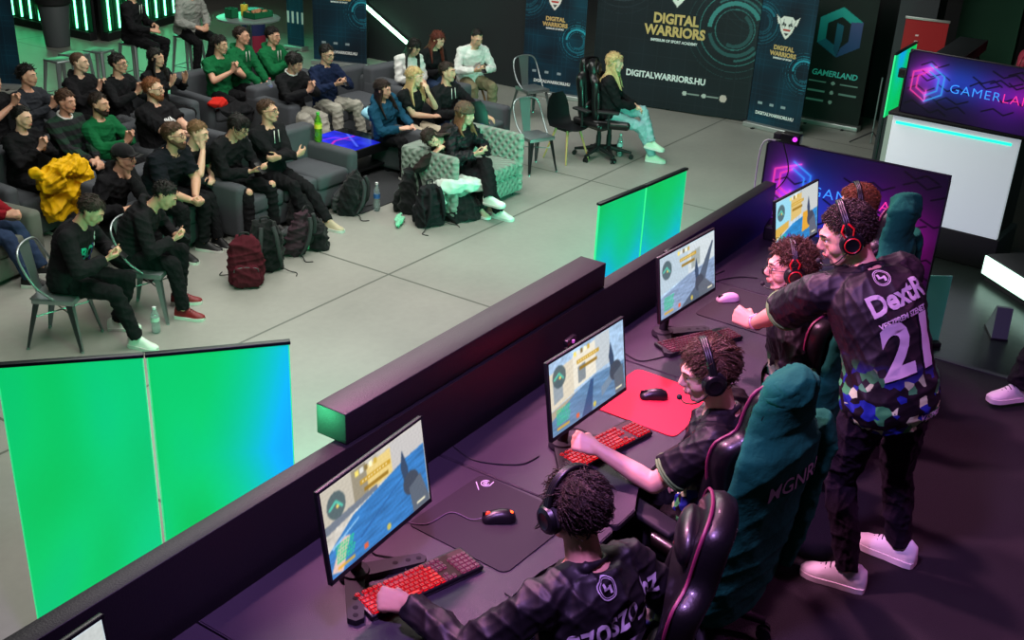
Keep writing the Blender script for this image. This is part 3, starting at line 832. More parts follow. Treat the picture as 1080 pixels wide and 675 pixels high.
# ------------------------------------------------------------------ monitors
def game(seed, pal):
    def fn(U, Z):
        W, Hh = .524, .295; u = U/W; v = Z/Hh
        n = fnoise(u, v, 3.0, seed); n2 = fnoise(u*1.0, v, 11., seed+3)
        C = np.ones(u.shape+(3,))*np.array(pal['sky'])
        C = C*(1+.22*(n-.5)[..., None]+.14*(n2-.5)[..., None])
        for poly, col in pal['shapes']: C = mixc(C, inpoly(u, v, poly), col)
        fl = inpoly(u, v, pal['floor']); C = mixc(C, fl*1., np.array(pal['fcol'])); C = C*(1+.25*((fl*1.)*(fnoise(u*.6, v*2.5, 6, seed+8)-.5))[..., None])
        for poly, col in pal.get('over', []): C = mixc(C, inpoly(u, v, poly), col)
        # knife in a gloved hand, lower right
        kx, ky = pal.get('knife', (.80, .42))
        C = mixc(C, inpoly(u, v, [(kx-.04, ky+.02), (kx-.06, ky+.20), (kx-.03, ky+.40), (kx+.01, ky+.18), (kx+.01, ky)])*1., '#33455e')
        C = mixc(C, (((u-kx-.03)/.085)**2+((v-ky+.05)/.14)**2 < 1)*1., '#3d4653')
        C = mixc(C, inpoly(u, v, [(kx, ky-.1), (kx+.13, ky-.02), (1.0, .05), (1.0, 0), (kx+.02, 0)])*1., '#56606c')
        # scoreboard strip, kill feed and team list
        for i in range(5):
            for j in range(2):
                x = .33+.045*i+(j*.02); C = mixc(C, (np.abs(u-x) < .017)*(np.abs(v-.93+.001*j) < .03)*(1. if j == 0 else 0), ('#e8d36a', '#d8d8d0', '#7f6c3c', '#f0e9c0', '#c0a040')[i])
        C = mixc(C, (np.abs(u-.5) < .15)*(np.abs(v-.80) < .030)*.9, '#b98d22'); C = mixc(C, (np.abs(u-.5) < .12)*(np.abs(v-.70) < .022)*.9, '#8b6717')
        C = mixc(C, (np.abs(u-.5) < .13)*(np.abs(v-.80) < .012)*(np.sin(u*220) > 0)*.9, '#f3e9c6')
        for i in range(6):
            y = .31-i*.035; C = mixc(C, (u > .06)*(u < .24-.012*(i % 3))*(np.abs(v-y) < .012)*(np.sin(u*260+i*2) > -.5)*.9, '#27c27c')
        C = mixc(C, (u > .06)*(u < .22)*(np.abs(v-.07) < .018)*.8, '#d9a02a'); C = mixc(C, (np.abs(u-.33) < .02)*(np.abs(v-.07) < .03)*.9, '#e05a2a')
        C = mixc(C, (np.hypot(u-.56, (v-.07)*.56) < .022)*.9, '#c9b64a'); C = mixc(C, (u > .86)*(u < .95)*(np.abs(v-.07) < .016)*.9, '#efe6c4')
        C = mixc(C, (np.hypot(u-.12, (v-.76)*.56) < .085)*.85, '#3f5358'); C = mixc(C, (dpath(u, v*.56, [(.06, .42), (.12, .45), (.17, .40)]) < .010)*.9, '#54c0a8')
        C = mixc(C, (np.hypot(u-.13, (v-.74)*.56) < .012)*.9, '#f0d060')
        C = C*(1+.12*(fnoise(u, v, 24., seed+5)-.5)[..., None])
        for _ in range(2):
            Q = C.copy(); Q[1:-1, 1:-1] = (C[1:-1, 1:-1]*2+C[:-2, 1:-1]+C[2:, 1:-1]+C[1:-1, :-2]+C[1:-1, 2:])/6; C = Q
        return C
    return fn
PAL1 = dict(sky=(.78, .76, .72), shapes=[([(0, .55), (.28, .62), (.28, 1), (0, 1)], '#b9b2a3'), ([(.28, .60), (.42, .63), (.42, 1), (.28, 1)], '#8f8773'), ([(.42, .62), (.66, .66), (.66, .95), (.42, .93)], '#d9c07a'), ([(.66, .66), (1, .62), (1, 1), (.66, 1)], '#b9b6b4'), ([(.0, .50), (.5, .60), (.5, .66), (0, .60)], '#6b7480')],
    floor=[(0, 0), (1, 0), (1, .72), (.8, .70), (.25, .52), (0, .30)], fcol=(.20, .45, .70), over=[([(.0, .06), (.10, .0), (.20, .34), (.12, .38)], '#d4b4a8'), ([(.04, .30), (.30, .44), (.30, .46), (.03, .33)], '#7fb4dd'), ([(.3, .2), (.75, .5), (.76, .52), (.28, .22)], '#2a5f9a')])
PAL2 = dict(sky=(.62, .73, .84), shapes=[([(0, .35), (.30, .42), (.30, .9), (0, .85)], '#cfc6b2'), ([(.04, .42), (.16, .46), (.16, .74), (.04, .70)], '#8d98a0'), ([(.30, .45), (.60, .50), (.60, .96), (.30, .92)], '#dcd6c6'), ([(.36, .50), (.46, .52), (.46, .75), (.36, .73)], '#7c858a'), ([(.60, .5), (.80, .52), (.80, 1), (.60, 1)], '#b5bdc2'), ([(0, .22), (.35, .34), (.35, .42), (0, .34)], '#a59a86')],
    floor=[(0, 0), (1, 0), (1, .42), (.6, .48), (.3, .40), (0, .22)], fcol=(.36, .50, .64), over=[([(.38, .0), (.52, .0), (.56, .44), (.52, .45)], '#2f4f78'), ([(.66, .10), (.9, .30), (.9, .42), (.66, .24)], '#6f8498')], knife=(.84, .40))
PAL3 = dict(sky=(.66, .76, .84), shapes=[([(0, .4), (.5, .5), (.5, 1), (0, 1)], '#aebfcb'), ([(.5, .5), (1, .56), (1, 1), (.5, 1)], '#c3ccd0'), ([(.56, .56), (.72, .58), (.72, .86), (.56, .84)], '#9aa2a0')],
    floor=[(0, 0), (1, 0), (1, .55), (.5, .5), (0, .35)], fcol=(.50, .58, .70), over=[([(.35, .0), (.62, .22), (.95, .85), (.98, .84), (.80, .20), (.75, .0)], '#4d5a6c')], knife=(.68, .30))
PAL4 = dict(sky=(.70, .76, .80), shapes=[([(0, .5), (.35, .55), (.35, 1), (0, 1)], '#8cc9dd'), ([(.35, .5), (.6, .55), (.6, .95), (.35, .95)], '#cdb06a'), ([(.6, .5), (1, .5), (1, 1), (.6, 1)], '#b8bdbb'), ([(.0, .3), (.3, .42), (.3, .55), (0, .5)], '#c9a24a')],
    floor=[(0, 0), (1, 0), (1, .52), (.4, .45), (0, .25)], fcol=(.14, .48, .72), over=[([(.62, .18), (.80, .2), (.80, .55), (.64, .55)], '#d19a2e'), ([(.15, .1), (.35, .25), (.3, .3), (.1, .16)], '#5d3fb0')])
SCR = vmat('lit_screen', rough=.25, emit=1.25, base=0.)
def monitor(x, y, rz, tilt, pal, seed, label, zc=1.09, px=0.):
    root = empty('gaming_monitor', (x, y, DZ), math.radians(rz), label, 'monitor', 'monitors on the players\' desks')
    W, Hh = .544, .322
    M = Matrix.Translation((0, 0, zc-.74)) @ Matrix.Rotation(math.radians(-tilt), 4, 'X')
    bm = bmesh.new(); bx(bm, (-W/2, 0, -Hh/2), (W/2, .016, Hh/2), .004, 2, M); bx(bm, (-W/2+.06, .014, -Hh/2+.03), (W/2-.06, .045, Hh/2-.05), .014, 3, M)
    mk('housing', bm, BPLAS, root, True, 40)
    bm = bmesh.new()
    for lo, hi in (((-W/2, -.002, Hh/2-.010), (W/2, .002, Hh/2)), ((-W/2, -.002, -Hh/2), (W/2, .002, -Hh/2+.017)), ((-W/2, -.002, -Hh/2), (-W/2+.010, .002, Hh/2)), ((W/2-.010, -.002, -Hh/2), (W/2, .002, Hh/2))): bx(bm, lo, hi, .001, 1, M)
    mk('bezel', bm, BPLASM, root, True, 40)
    art('screen', .524, .295, game(seed, pal), SCR, root, 380, M @ Matrix.Translation((-.262, -.001, -.144)))
    # stand: neck, swivel and two splayed feet with round holes
    bm = bmesh.new(); tube(bm, [(0, .10, .015), (0, .085, .20), (0, .07, .36)], [.022, .020, .018], 14); bx(bm, (-.04, .02, .28), (.04, .075, .36), .006, 2)
    mk('neck', bm, BPLASM, root, True, 40)
    for s in (-1, 1):
        bm = bmesh.new(); a = math.radians(s*52)
        Mf = Matrix.Translation((0, .10, 0)) @ Matrix.Rotation(a, 4, 'Z')
        out = [(-.036, .02), (-.026, -.235), (.0, -.250), (.026, -.235), (.036, .02)]
        prism(bm, [Mf @ V((p[0], p[1], .002)) for p in out], (0, 0, .020)); ft = mk('foot', bm, BPLASM, root, True, 30)
        bm = bmesh.new()
        for yy in (-.14, -.185, -.222): lathe(bm, [(.009, .0), (.009, .0012)], 12, Mf @ Matrix.Translation((0, yy, .0218)))
        mk('hole', bm, mat('deep_black', '#020203', rough=.9), ft, True, 30)
    bm = bmesh.new(); lathe(bm, [(.052, .001), (.055, .012), (.048, .030), (.024, .036)], 24, Matrix.Translation((0, .10, 0))); mk('swivel', bm, BPLASM, root, True, 30)
    return root
monitor(1.05, 1.97, 3, 6, PAL4, 31, 'monitor mostly out of the frame, only its bright corner showing at the bottom left')
monitor(2.30, 1.95, 4, 8, PAL1, 3, 'nearest full monitor, its game screen mostly bright blue ground')
monitor(3.42, 1.84, -2, 8, PAL2, 9, 'second monitor from the camera, screen with pale houses and a blue lane')
monitor(4.62, 2.00, -3, 8, PAL3, 14, 'third monitor from the camera, mostly grey blue screen with a dark blade across it')
monitor(5.74, 1.89, -4, 8, PAL4, 22, 'farthest monitor in front of the neon sign board, turquoise and yellow screen')

# ------------------------------------------------------------------ keyboards
KEYM = mat('key_black', '#100c10', rough=.5); LEG = mat('key_legend_red', '#3a0508', rough=.4, emit='#ff1420', es=.85); LEGP = mat('key_legend_pink', '#3a1020', rough=.4, emit='#c05080', es=.5)
LEGD = mat('key_legend_dim', '#4a2530', rough=.4, emit='#a03848', es=.35)
def unit_key(w, lm):
    bm = bmesh.new(); b = w*.019-.0025
    vs = bx(bm, (-b/2, -.0082, 0), (b/2, .0082, .009), .0018, 2)
    for v in bm.verts:
        if v.co.z > .006: v.co.x *= .88; v.co.y *= .84
    me = bpy.data.meshes.new('key'); n0 = len(bm.faces)
    bx(bm, (-.0028, -.0030, .0088), (.0028, .0030, .0093))
    bm.faces.ensure_lookup_table()
    for f in bm.faces[n0:]: f.material_index = 1
    bm.to_mesh(me); bm.free(); me.materials.append(KEYM); me.materials.append(lm); return me
GLOW = mat('red_backlight', '#200205', emit='#c00a18', es=.06)
ROWS = [[1, .5, 1, 1, 1, 1, .4, 1, 1, 1, 1, .4, 1, 1, 1, 1], [1]*13+[2], [1.5]+[1]*12+[1.5], [1.75]+[1]*11+[2.25], [2.25]+[1]*10+[2.75], [1.25, 1.25, 1.25, 6.25, 1.25, 1.25, 1.25, 1.25]]
KEYMESH = {}
def keyboard(x, y, rz, label, lm, pinkfrom=99):
    root = empty('mechanical_keyboard', (x, y, DZ), math.radians(rz), label, 'keyboard', 'backlit keyboards on the desks')
    W, D = .445, .135
    bm = bmesh.new(); bx(bm, (-W/2, -D/2, .004), (W/2, D/2, .020), .005, 3); mk('case', bm, BPLAS, root, True, 40)
    box('backlight_plate', (-W/2+.009, -D/2+.009, .0195), (W/2-.009, D/2-.009, .0205), GLOW if lm is LEG else BPLASM, root, 0)
    box('back_rest', (-W/2+.01, -D/2-.001, .0), (W/2-.01, D/2-.01, .006), BPLASM, root, .001)
    def key(cx, r, w, mm):
        k = (w, mm.name)
        if k not in KEYMESH: KEYMESH[k] = unit_key(w, mm)
        o = link('key', KEYMESH[k], None, root); o.location = (cx, D/2-.020-r*.0192-(.004 if r > 0 else 0), .0185)
    for r, row in enumerate(ROWS):
        cx = -W/2+.010
        for i, w in enumerate(row):
            if w < 1: cx += w*.019*.8; continue
            key(cx+w*.0095, r, w, lm if cx < pinkfrom else LEGP); cx += w*.019
    for r in (0, 1, 2, 4, 5):
        for i in range(3):
            if r == 4 and i != 1: continue
            key(W/2-.010-.095-(2-i)*.019-.0095+.085*0+.0, r, 1, lm if pinkfrom > 5 else LEGP)
    for r in range(1, 6):
        for i in range(4):
            key(W/2-.010-(3-i)*.019-.0095, r, 1, lm if pinkfrom > 5 else LEGP)
    bm = bmesh.new(); tube(bm, arc([(.0, D/2, .012), (.02, D/2+.08, .006), (-.03, D/2+.16, .005), (.02, D/2+.26, .005)], 5), .0028, 6); mk('cable', bm, BPLASM, root, True, 180)
    return root
keyboard(2.385, 1.855, -17, 'nearest keyboard, red backlit keys, in front of the blue screen', LEG, .12)
keyboard(3.53, 1.80, -12, 'red backlit keyboard beside the red mouse mat', LEG)
keyboard(4.66, 1.92, -26, 'black keyboard with unlit keys below the grey blue screen', LEGD)
keyboard(5.80, 1.66, -6, 'farthest keyboard, hidden behind the curly haired player', LEGD)

# ------------------------------------------------------------------ mats and mice
def pad(x0, y0, x1, y1, rz, m, label, th=.004, name='mouse_mat'):
    cx, cy = (x0+x1)/2, (y0+y1)/2; w, d = (x1-x0)/2, (y1-y0)/2
    root = empty(name, (cx, cy, DZ+.0005), math.radians(rz), label, 'mouse mat')
    bm = bmesh.new(); r = .03; pts = []
    for sx, sy, a0 in ((1, 1, 0), (-1, 1, 90), (-1, -1, 180), (1, -1, 270)):
        for i in range(6):
            a = math.radians(a0+90*i/5); pts.append((sx*(w-r)+r*math.cos(a), sy*(d-r)+r*math.sin(a), 0))
    prism(bm, pts, (0, 0, th)); mk('fabric', bm, m, root, True, 30)
    return root
p1 = pad(2.615, 1.645, 3.045, 2.085, -3, mat('mat_black', '#1b171c', rough=.75, bump=.1, bscale=500), 'black mouse mat with a white round emblem in its far corner')
WPR = mat('white_print', '#d8d4da', rough=.6)
bm = bmesh.new()
for r_, t in ((.0195, .0022), (.010, .0022)):
    pts = [(.172+r_*math.cos(a), .165+r_*math.sin(a), .0052) for a in [2*PI*i/24 for i in range(20)]]; tube(bm, pts, t, 6)
tube(bm, [(.155, .200, .0052), (.120, .160, .0052)], .002, 6); tube(bm, [(.172, .146, .0052), (.198, .150, .0052)], .002, 6); ball(bm, (.172, .165, .0052), .004, 8)
mk('emblem', bm, WPR, p1, True, 60)
p2 = pad(3.775, 1.60, 4.215, 2.03, -2, mat('mat_red', '#c3152f', rough=.7, bump=.1, bscale=500), 'bright red mouse mat on the second desk')
p3 = pad(4.95, 1.66, 5.40, 2.08, -2, mat('mat_dark', '#221c22', rough=.75, bump=.1, bscale=500), 'dark mouse mat under the pink-lit white mouse')
def mouse(x, y, rz, m, label, led=None, cable=True, ztop=.0055):
    root = empty('gaming_mouse', (x, y, DZ+ztop), math.radians(rz), label, 'mouse')
    bm = bmesh.new(); rings = []
    for yy, w, h in ((-.062, .010, .014), (-.056, .024, .027), (-.035, .031, .038), (-.010, .030, .041), (.018, .028, .036), (.042, .029, .026), (.056, .024, .017), (.061, .012, .010)):
        rings.append([(w*math.cos(a)*(1 if math.sin(a) > 0 else 1.03), yy, max(.001, .002+(h)*max(0, math.sin(a))**.75)) for a in [2*PI*i/20 for i in range(20)]])
    loft(bm, rings); bmesh.ops.remove_doubles(bm, verts=bm.verts, dist=1e-5); mk('shell', bm, m, root, True, 70)
    bm = bmesh.new(); tube(bm, [(-.004, .038, .026), (.004, .038, .026)], .0095, 14); mk('wheel', bm, mat('wheel_'+(led or 'x'), '#201416', rough=.5, emit=(led or '#000000'), es=3 if led else 0), root, True, 40)
    box('button_seam', (-.0006, .02, .020), (.0006, .059, .0335), mat('deep_black', '#020203', rough=.9), root, 0)
    if led: 
        bm = bmesh.new(); ball(bm, (0, -.043, .030), (.010, .010, .007), 10); mk('logo_light', bm, mat('led_orange', '#ff3a10', emit='#ff4a14', es=5), root, True, 180)
    if cable:
        bm = bmesh.new(); tube(bm, arc([(0, .058, .010), (.0, .10, .004), (.05, .17, .002), (-.02, .26, .002), (.0, .34, .002)], 5), .002, 6); mk('cable', bm, mat('cable_grey', '#5a4a5c', rough=.6), root, True, 180)
    return root
mouse(2.845, 1.85, 40, mat('mouse_black', '#141216', rough=.35), 'black wired mouse with glowing orange lights on the black mat', led='#ff3020')
mouse(4.02, 1.835, 38, mat('mouse_black', '#141216', rough=.35), 'black wireless mouse on the red mat', cable=False)
mouse(5.22, 2.02, 52, mat('mouse_white_pink_lit', '#d8b6c8', rough=.35), 'white mouse with pink light in its colour on the dark mat', cable=False)  # white shell, the pink stage light is put into its colour

# ------------------------------------------------------------------ cables and small devices on the desks
def cable(pts, r, label, m=BPLASM, name='cable'):
    bm = bmesh.new(); tube(bm, arc(pts, 7), r, 7); o = mk(name, bm, m, None, True, 180); return tag(o, label, 'cable')
z = DZ+.004
cable([(3.9, 2.27, z), (3.95, 2.13, z), (4.15, 2.10, z), (4.28, 2.26, z)], .003, 'black cable looping on the desk behind the red mat')
cable([(4.9, 2.27, z), (5.1, 2.16, z), (5.35, 2.20, z), (5.55, 2.12, z), (5.62, 2.02, z)], .003, 'black cable lying straight between the third and fourth monitor')
cable([(4.86, 2.25, z), (5.05, 2.22, z), (5.3, 2.25, z), (5.6, 2.21, z)], .003, 'black cable close to the barrier beyond the third monitor')
cable([(4.25, 2.26, z), (4.33, 2.18, z), (4.30, 2.05, z), (4.42, 1.98, z)], .003, 'black cable left of the third monitor foot')
cable([(3.15, 2.28, z), (3.12, 2.15, z), (3.2, 2.0, z), (3.3, 1.97, z)], .003, 'black cable behind the second monitor')
cable([(2.52, 1.60, DZ+.004), (2.50, 1.53, DZ+.0), (2.46, 1.46, DZ-.06), (2.44, 1.42, DZ-.2)], .0028, 'thin headset cable falling over the near desk edge')
def webcam(x, y, z, rz, label, led=None):
    root = empty('webcam', (x, y, z), math.radians(rz), label, 'webcam', 'small cameras looking at the players')
    bm = bmesh.new(); bx(bm, (-.045, -.014, .03), (.045, .014, .060), .008, 3); mk('camera_body', bm, BPLAS, root, True, 40)
    bm = bmesh.new(); bx(bm, (-.02, -.02, 0), (.02, .02, .008), .002); bx(bm, (-.006, -.006, .006), (.006, .006, .032)); tube(bm, [(0, 0, .01), (0, 0, DZ-z)], .006, 8); lathe(bm, [(.035, DZ-z), (.035, DZ-z+.008)], 16); mk('stand', bm, BPLASM, root, True, 40)
    bm = bmesh.new(); lathe(bm, [(.009, 0), (.009, .006), (.006, .007)], 14, Matrix.Translation((0, -.014, .045)) @ Matrix.Rotation(PI/2, 4, 'X')); mk('lens', bm, mat('lens_led', '#1a1020', rough=.1, emit=(led or '#301020'), es=1.5 if led else .1), root, True, 40)
    return root
wc = at(375, 487, DZ+.16); webcam(wc.x, wc.y, DZ+.13, 5, 'small webcam behind the nearest monitor by the barrier', '#a040a0')
wc = at(601, 362, DZ+.16); webcam(wc.x, wc.y, DZ+.13, 5, 'small webcam behind the second monitor')
wc = at(705, 266, DZ+.3); webcam(wc.x, wc.y, DZ+.26, 5, 'small webcam behind the third monitor')
# network box on the last desk
root = empty('network_box', (6.32, 2.2, DZ), .2, 'black box with tangled cables at the far end of the desks', 'box')
box('housing', (-.09, -.06, 0), (.09, .06, .09), BPLAS, root, .012, 3)
bm = bmesh.new(); tube(bm, arc([(-.06, -.06, .05), (-.10, -.12, .03), (-.02, -.14, .005), (.06, -.10, .02), (.05, -.06, .05)], 6), .005, 6); mk('cable', bm, BPLASM, root, True, 180)

# ------------------------------------------------------------------ neon sign boards
def neon_art(W, Hh):
    def fn(U, Z):
        C = np.ones(U.shape+(3,))*np.array([.085, .045, .14]); u = U/W; v = Z/Hh
        gl = np.exp(-((u-.28)/.22)**2-((v-.62)/.30)**2); C = C+gl[..., None]*np.array([.02, .20, .52])
        gl = np.exp(-((u-.12)/.10)**2-((v-.66)/.28)**2); C = C+gl[..., None]*np.array([.42, .02, .34])
        gl = np.exp(-((u-.78)/.24)**2-((v-.58)/.22)**2); C = C+gl[..., None]*np.array([.48, .02, .36])
        gl = np.exp(-((u-.58)/.2)**2-((v-.40)/.5)**2); C = C+gl[..., None]*np.array([.16, .03, .30])
        # dark brick-like cracks
        d = np.full(U.shape, 9.)
        rs = np.random.RandomState(3)
        for i in range(26):
            x, z = rs.uniform(0, W), rs.uniform(.05, Hh); s = rs.choice([-1, 1])
            P = [(x, z)]
            for j in range(3): x += .055+rs.uniform(0, .03); z += s*.035*(1 if j % 2 == 0 else -1); P.append((x, z))
            d = np.minimum(d, dpath(U, Z, P))
        C = mixc(C, np.clip(1.3-d/.006, 0, 1)*.85, (.03, .02, .05))
        # hexagon emblem: pink left half, blue right half
        cx, cz, r = W*.13, Hh*.66, Hh*.22
        cx, cz, r = (.19, Hh-.245, .135) if Hh > .6 else (.17, Hh*.52, .135)
        hexp = lambda q: [(cx+q*math.sin(a), cz+q*math.cos(a)) for a in [PI/3*i for i in range(6)]]
        for q in (r, r*.66):
            P = hexp(q)
            L = [P[0], P[5], P[4], P[3]]; Rr = [P[0], P[1], P[2], P[3]]
            if q == r: L = [(cx+r*.35, cz+r*.95)]+L[1:]+[(cx, cz-r*.4)]
            for Q, col in ((L, (1., .18, .62)), (Rr, (.15, .60, 1.))):
                dd = dpath(U, Z, Q); C = C+np.exp(-dd/.016)[..., None]*np.array(col)*.45; C = mixc(C, np.clip(1.5-dd/.004, 0, 1), np.array(col)*.9+.1)
        return np.clip(C, 0, 1)
    return fn
NEON = vmat('neon_print', rough=.35, emit=.55)
NTXT = vmat('neon_text', rough=.4, emit=.9)
def neon_board(name, loc, rz, W, Hh, z0, label, feet=True):
    root = empty(name, loc, rz, label, 'sign board', 'neon style sign boards')
    art('printed_face', W, Hh, neon_art(W, Hh), NEON, root, 200, Matrix.Translation((0, 0, z0)), th=.02, backmat=BPLASM)
    cf = lambda x: ((.25, .62, 1.) if x < W*.52 else (1., .22, .62))
    text('lettering', 'GAMERLAND', .092, NTXT, root, .66 if Hh > .6 else .68, z0+(Hh-.27 if Hh > .6 else Hh*.50), -.004, bold=-.0012, colfn=cf, spacing=1.12, xs=1.15)
    bm = bmesh.new(); r = .006
    tube(bm, [(0, 0, z0), (0, 0, z0+Hh-.03), (.03, 0, z0+Hh), (W-.03, 0, z0+Hh), (W, 0, z0+Hh-.03), (W, 0, z0)], r, 8); mk('frame', bm, mat('frame_dark', '#2a2430', rough=.4), root, True, 60)
    if feet:
        for x in (.12, W-.12): box('foot', (x-.02, -.12, 0), (x+.02, .16, .03), BPLASM, root, .004); box('post', (x-.015, .022, .02), (x+.015, .05, z0+.3), BPLASM, root, .003)
    return root
bd = neon_board('neon_sign_board', (6.70, 2.47, ST), -PI/2, 1.13, 1.10, .12, 'neon style sign board with pink and blue hexagon closing the desk row')
# small camera on its top edge and the white cable
root = empty('action_camera', (6.70, 2.33, ST+1.225), math.radians(90), 'black camera clipped on the top edge of the near neon sign board', 'camera')
box('camera_body', (-.07, -.035, .0), (.05, .035, .06), BPLAS, root, .008, 3); box('camera_mount', (.05, -.03, .01), (.10, .03, .05), BPLASM, root, .006, 3)
bm = bmesh.new(); lathe(bm, [(.014, 0), (.014, .01), (.010, .012)], 16, Matrix.Translation((-.045, .035, .035)) @ Matrix.Rotation(-PI/2, 4, 'X')); mk('lens', bm, mat('lens_purple', '#301040', emit='#b030d0', es=2.5), root, True, 40)
cable([(6.70, 2.42, ST+1.22), (6.66, 2.49, ST+1.19), (6.655, 2.50, ST+.9), (6.60, 2.46, ST+.55), (6.5, 2.27, ST+.80)], .005, 'white cable hanging down the left edge of the neon sign board', mat('cable_white', '#c9ccc4', rough=.5))
cable([(6.675, 2.36, ST+1.22), (6.67, 2.30, ST+1.05), (6.66, 2.36, ST+.92), (6.66, 2.46, ST+.86)], .004, 'black cable dangling from the camera over the pink emblem')

# ------------------------------------------------------------------ far station: bright counter with second neon board
P = lambda p, z: at(p[0], p[1], z)
tz = ST+1.03
a = at(943, 120, tz); b = at(1077, 146, tz)
cdir = (b-a); cdir.z = 0; cl = cdir.length; cang = math.atan2(cdir.y, cdir.x)
root = empty('reception_counter', (a.x, a.y, ST), cang, 'tall counter with a bright white lit front panel', 'counter')
CW = cl
box('plinth', (-.03, -.02, .001), (CW+.02, .5, .25), BPLASM, root, .006)
box('front_panel', (0, -.012, .25), (CW, .03, 1.03), mat('counter_white', '#dfe6ea', rough=.4, emit='#dbe6ee', es=.42), root, .004)
box('carcass', (.02, .03, .25), (CW-.02, .5, 1.0), BPLASM, root, .004)
box('light_strip', (.03, -.020, .965), (CW-.05, -.012, .985), mat('strip_cyan', '#30f0d0', emit='#20f0c8', es=1.3), root, .002)
box('counter_top', (-.03, -.05, 1.03), (CW+.03, .55, 1.055), BPLASM, root, .004)
z2 = tz+.03; a2 = at(947, 118, z2); b2 = at(1085, 146, z2)
neon_board('neon_sign_board', (a2.x+.03, a2.y, z2+.0), math.atan2(b2.y-a2.y, b2.x-a2.x), 1.35, .47, .0, 'second neon style sign board standing on top of the bright counter', feet=False)
# low glowing light box on the glossy floor at the right edge
la = at(1040, 268, ST+.20); lb = at(1092, 300, ST+.20); ll = (lb-la).length
root = empty('light_bench', (la.x, la.y, ST), math.atan2(lb.y-la.y, lb.x-la.x), 'low white glowing light box on the dark glossy floor at the right edge', 'light box')
box('housing', (0, .01, .03), (ll+.5, .35, .20), BPLASM, root, .004); box('glowing_front', (0, -.005, .05), (ll+.5, .01, .19), mat('bench_glow', '#e8fff4', emit='#bff5dc', es=1.6), root, .003); box('foot_rail', (.02, .02, 0), (ll+.45, .3, .03), BPLASM, root, .003)
# dark body of the next counter behind it
la2 = at(1068, 190, ST+.6)
root = empty('side_cabinet', (9.9, .55, ST), -.6, 'dark low cabinet right of the bright counter', 'cabinet')
box('carcass', (0, 0, .0), (1.6, .6, .42), BPLASM, root, .01); box('top_board', (-.02, -.03, .42), (1.62, .62, .46), mat('board_dark', '#2a2e30', rough=.4), root, .004); box('door', (.05, -.012, .05), (.75, .0, .38), BLKPAINT, root, .004); box('door', (.8, -.012, .05), (1.5, .0, .38), BLKPAINT, root, .004)
# acrylic sheet leaning by the sign board
aa = at(985, 285, ST+.3)
root = empty('acrylic_sheet', (6.98, 1.42, ST), -.9, 'pale translucent acrylic sheet standing right of the near neon board', 'panel')
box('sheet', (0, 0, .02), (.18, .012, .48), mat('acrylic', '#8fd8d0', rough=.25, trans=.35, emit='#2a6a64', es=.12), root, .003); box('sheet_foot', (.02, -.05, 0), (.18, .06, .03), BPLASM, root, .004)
# little wedge prop on the glossy floor
wp = at(1062, 360, ST)
root = empty('floor_wedge', (wp.x, wp.y, ST), .4, 'small grey floor wedge on the glossy floor near the right edge', 'wedge')
bm = bmesh.new(); prism(bm, [(0, 0, 0), (.22, 0, 0), (.06, 0, .22), (.03, 0, .22)], (0, .10, 0)); mk('body', bm, mat('wedge_grey', '#5d6a68', rough=.4), root, False); box('rubber_edge', (-.004, -.004, 0), (.226, .104, .012), BPLASM, root, .002)
# ------------------------------------------------------------------ banners
def crest(C, U, Z, cx, cz, s, body='#e4e2dc', red=True):
    P = lambda pts: [(cx+x*s, cz+z*s) for x, z in pts]
    out = [(-.50, .42), (-.30, .28), (-.20, .40), (.20, .40), (.30, .28), (.50, .42), (.40, .08), (.33, .10), (.24, -.18), (.12, -.34), (0, -.48), (-.12, -.34), (-.24, -.18), (-.33, .10), (-.40, .08)]
    C = mixc(C, inpoly(U, Z, P([(x*1.10, z*1.08) for x, z in out])), '#20262c'); C = mixc(C, inpoly(U, Z, P(out)), body)
    C = mixc(C, inpoly(U, Z, P([(-.20, .18), (-.04, .10), (-.06, .02), (-.22, .06)])), '#22282c'); C = mixc(C, inpoly(U, Z, P([(.20, .18), (.04, .10), (.06, .02), (.22, .06)])), '#22282c')
    C = mixc(C, inpoly(U, Z, P([(-.18, -.08), (.18, -.08), (.14, -.16), (-.14, -.16)])), '#b8352e' if red else '#555555')
    C = mixc(C, inpoly(U, Z, P([(-.12, -.22), (.12, -.22), (0, -.36)])), '#39403f')
    for i in range(5):
        x = -.36+.18*i; C = mixc(C, dseg(U, Z, (cx+x*s, cz+.30*s), (cx+x*.55*s, cz-.05*s)) < .012*s, '#8e8f8c')
    return C
def rings(C, U, Z, cx, cz, r, col, k=1.):
    d = np.hypot(U-cx, Z-cz); a = np.arctan2(Z-cz, U-cx)
    for q, t, al, a0, a1 in ((1., .012, .6, -4, 4), (.86, .03, .5, -1.5, 2.2), (.72, .06, .75, .5, 3.2), (.72, .05, .4, -2.9, -.6), (.56, .012, .6, -4, 4), (.46, .05, .35, -2, 1.), (1.18, .008, .35, -4, 4), (1.36, .006, .25, -4, 4)):
        C = mixc(C, (np.abs(d-r*q) < r*t)*((a > a0) & (a < a1))*al*k, col)
    return C
def bg_teal(U, Z, W, Hh, seed, dark=.0):
    n = fnoise(U, Z, 1.1, seed); C = np.zeros(U.shape+(3,)); C[..., 0] = .045; C[..., 1] = .10+.11*n; C[..., 2] = .15+.13*n
    g = (((U*14) % 1 < .06) | ((Z*14) % 1 < .06))*.06; C += g[..., None]*np.array([.3, .9, 1.]); return C*(1-dark)
PRINT = vmat('printed_banner', rough=.55, spec=.3)
GOLD = mat('print_gold', '#c8a86a', rough=.6); PWH = mat('print_white', '#d9dcdc', rough=.6); PTEAL = mat('print_teal', '#58d8d0', rough=.6)
BASEAL = mat('banner_base_silver', '#b9bdbb', rough=.35, metal=.7)
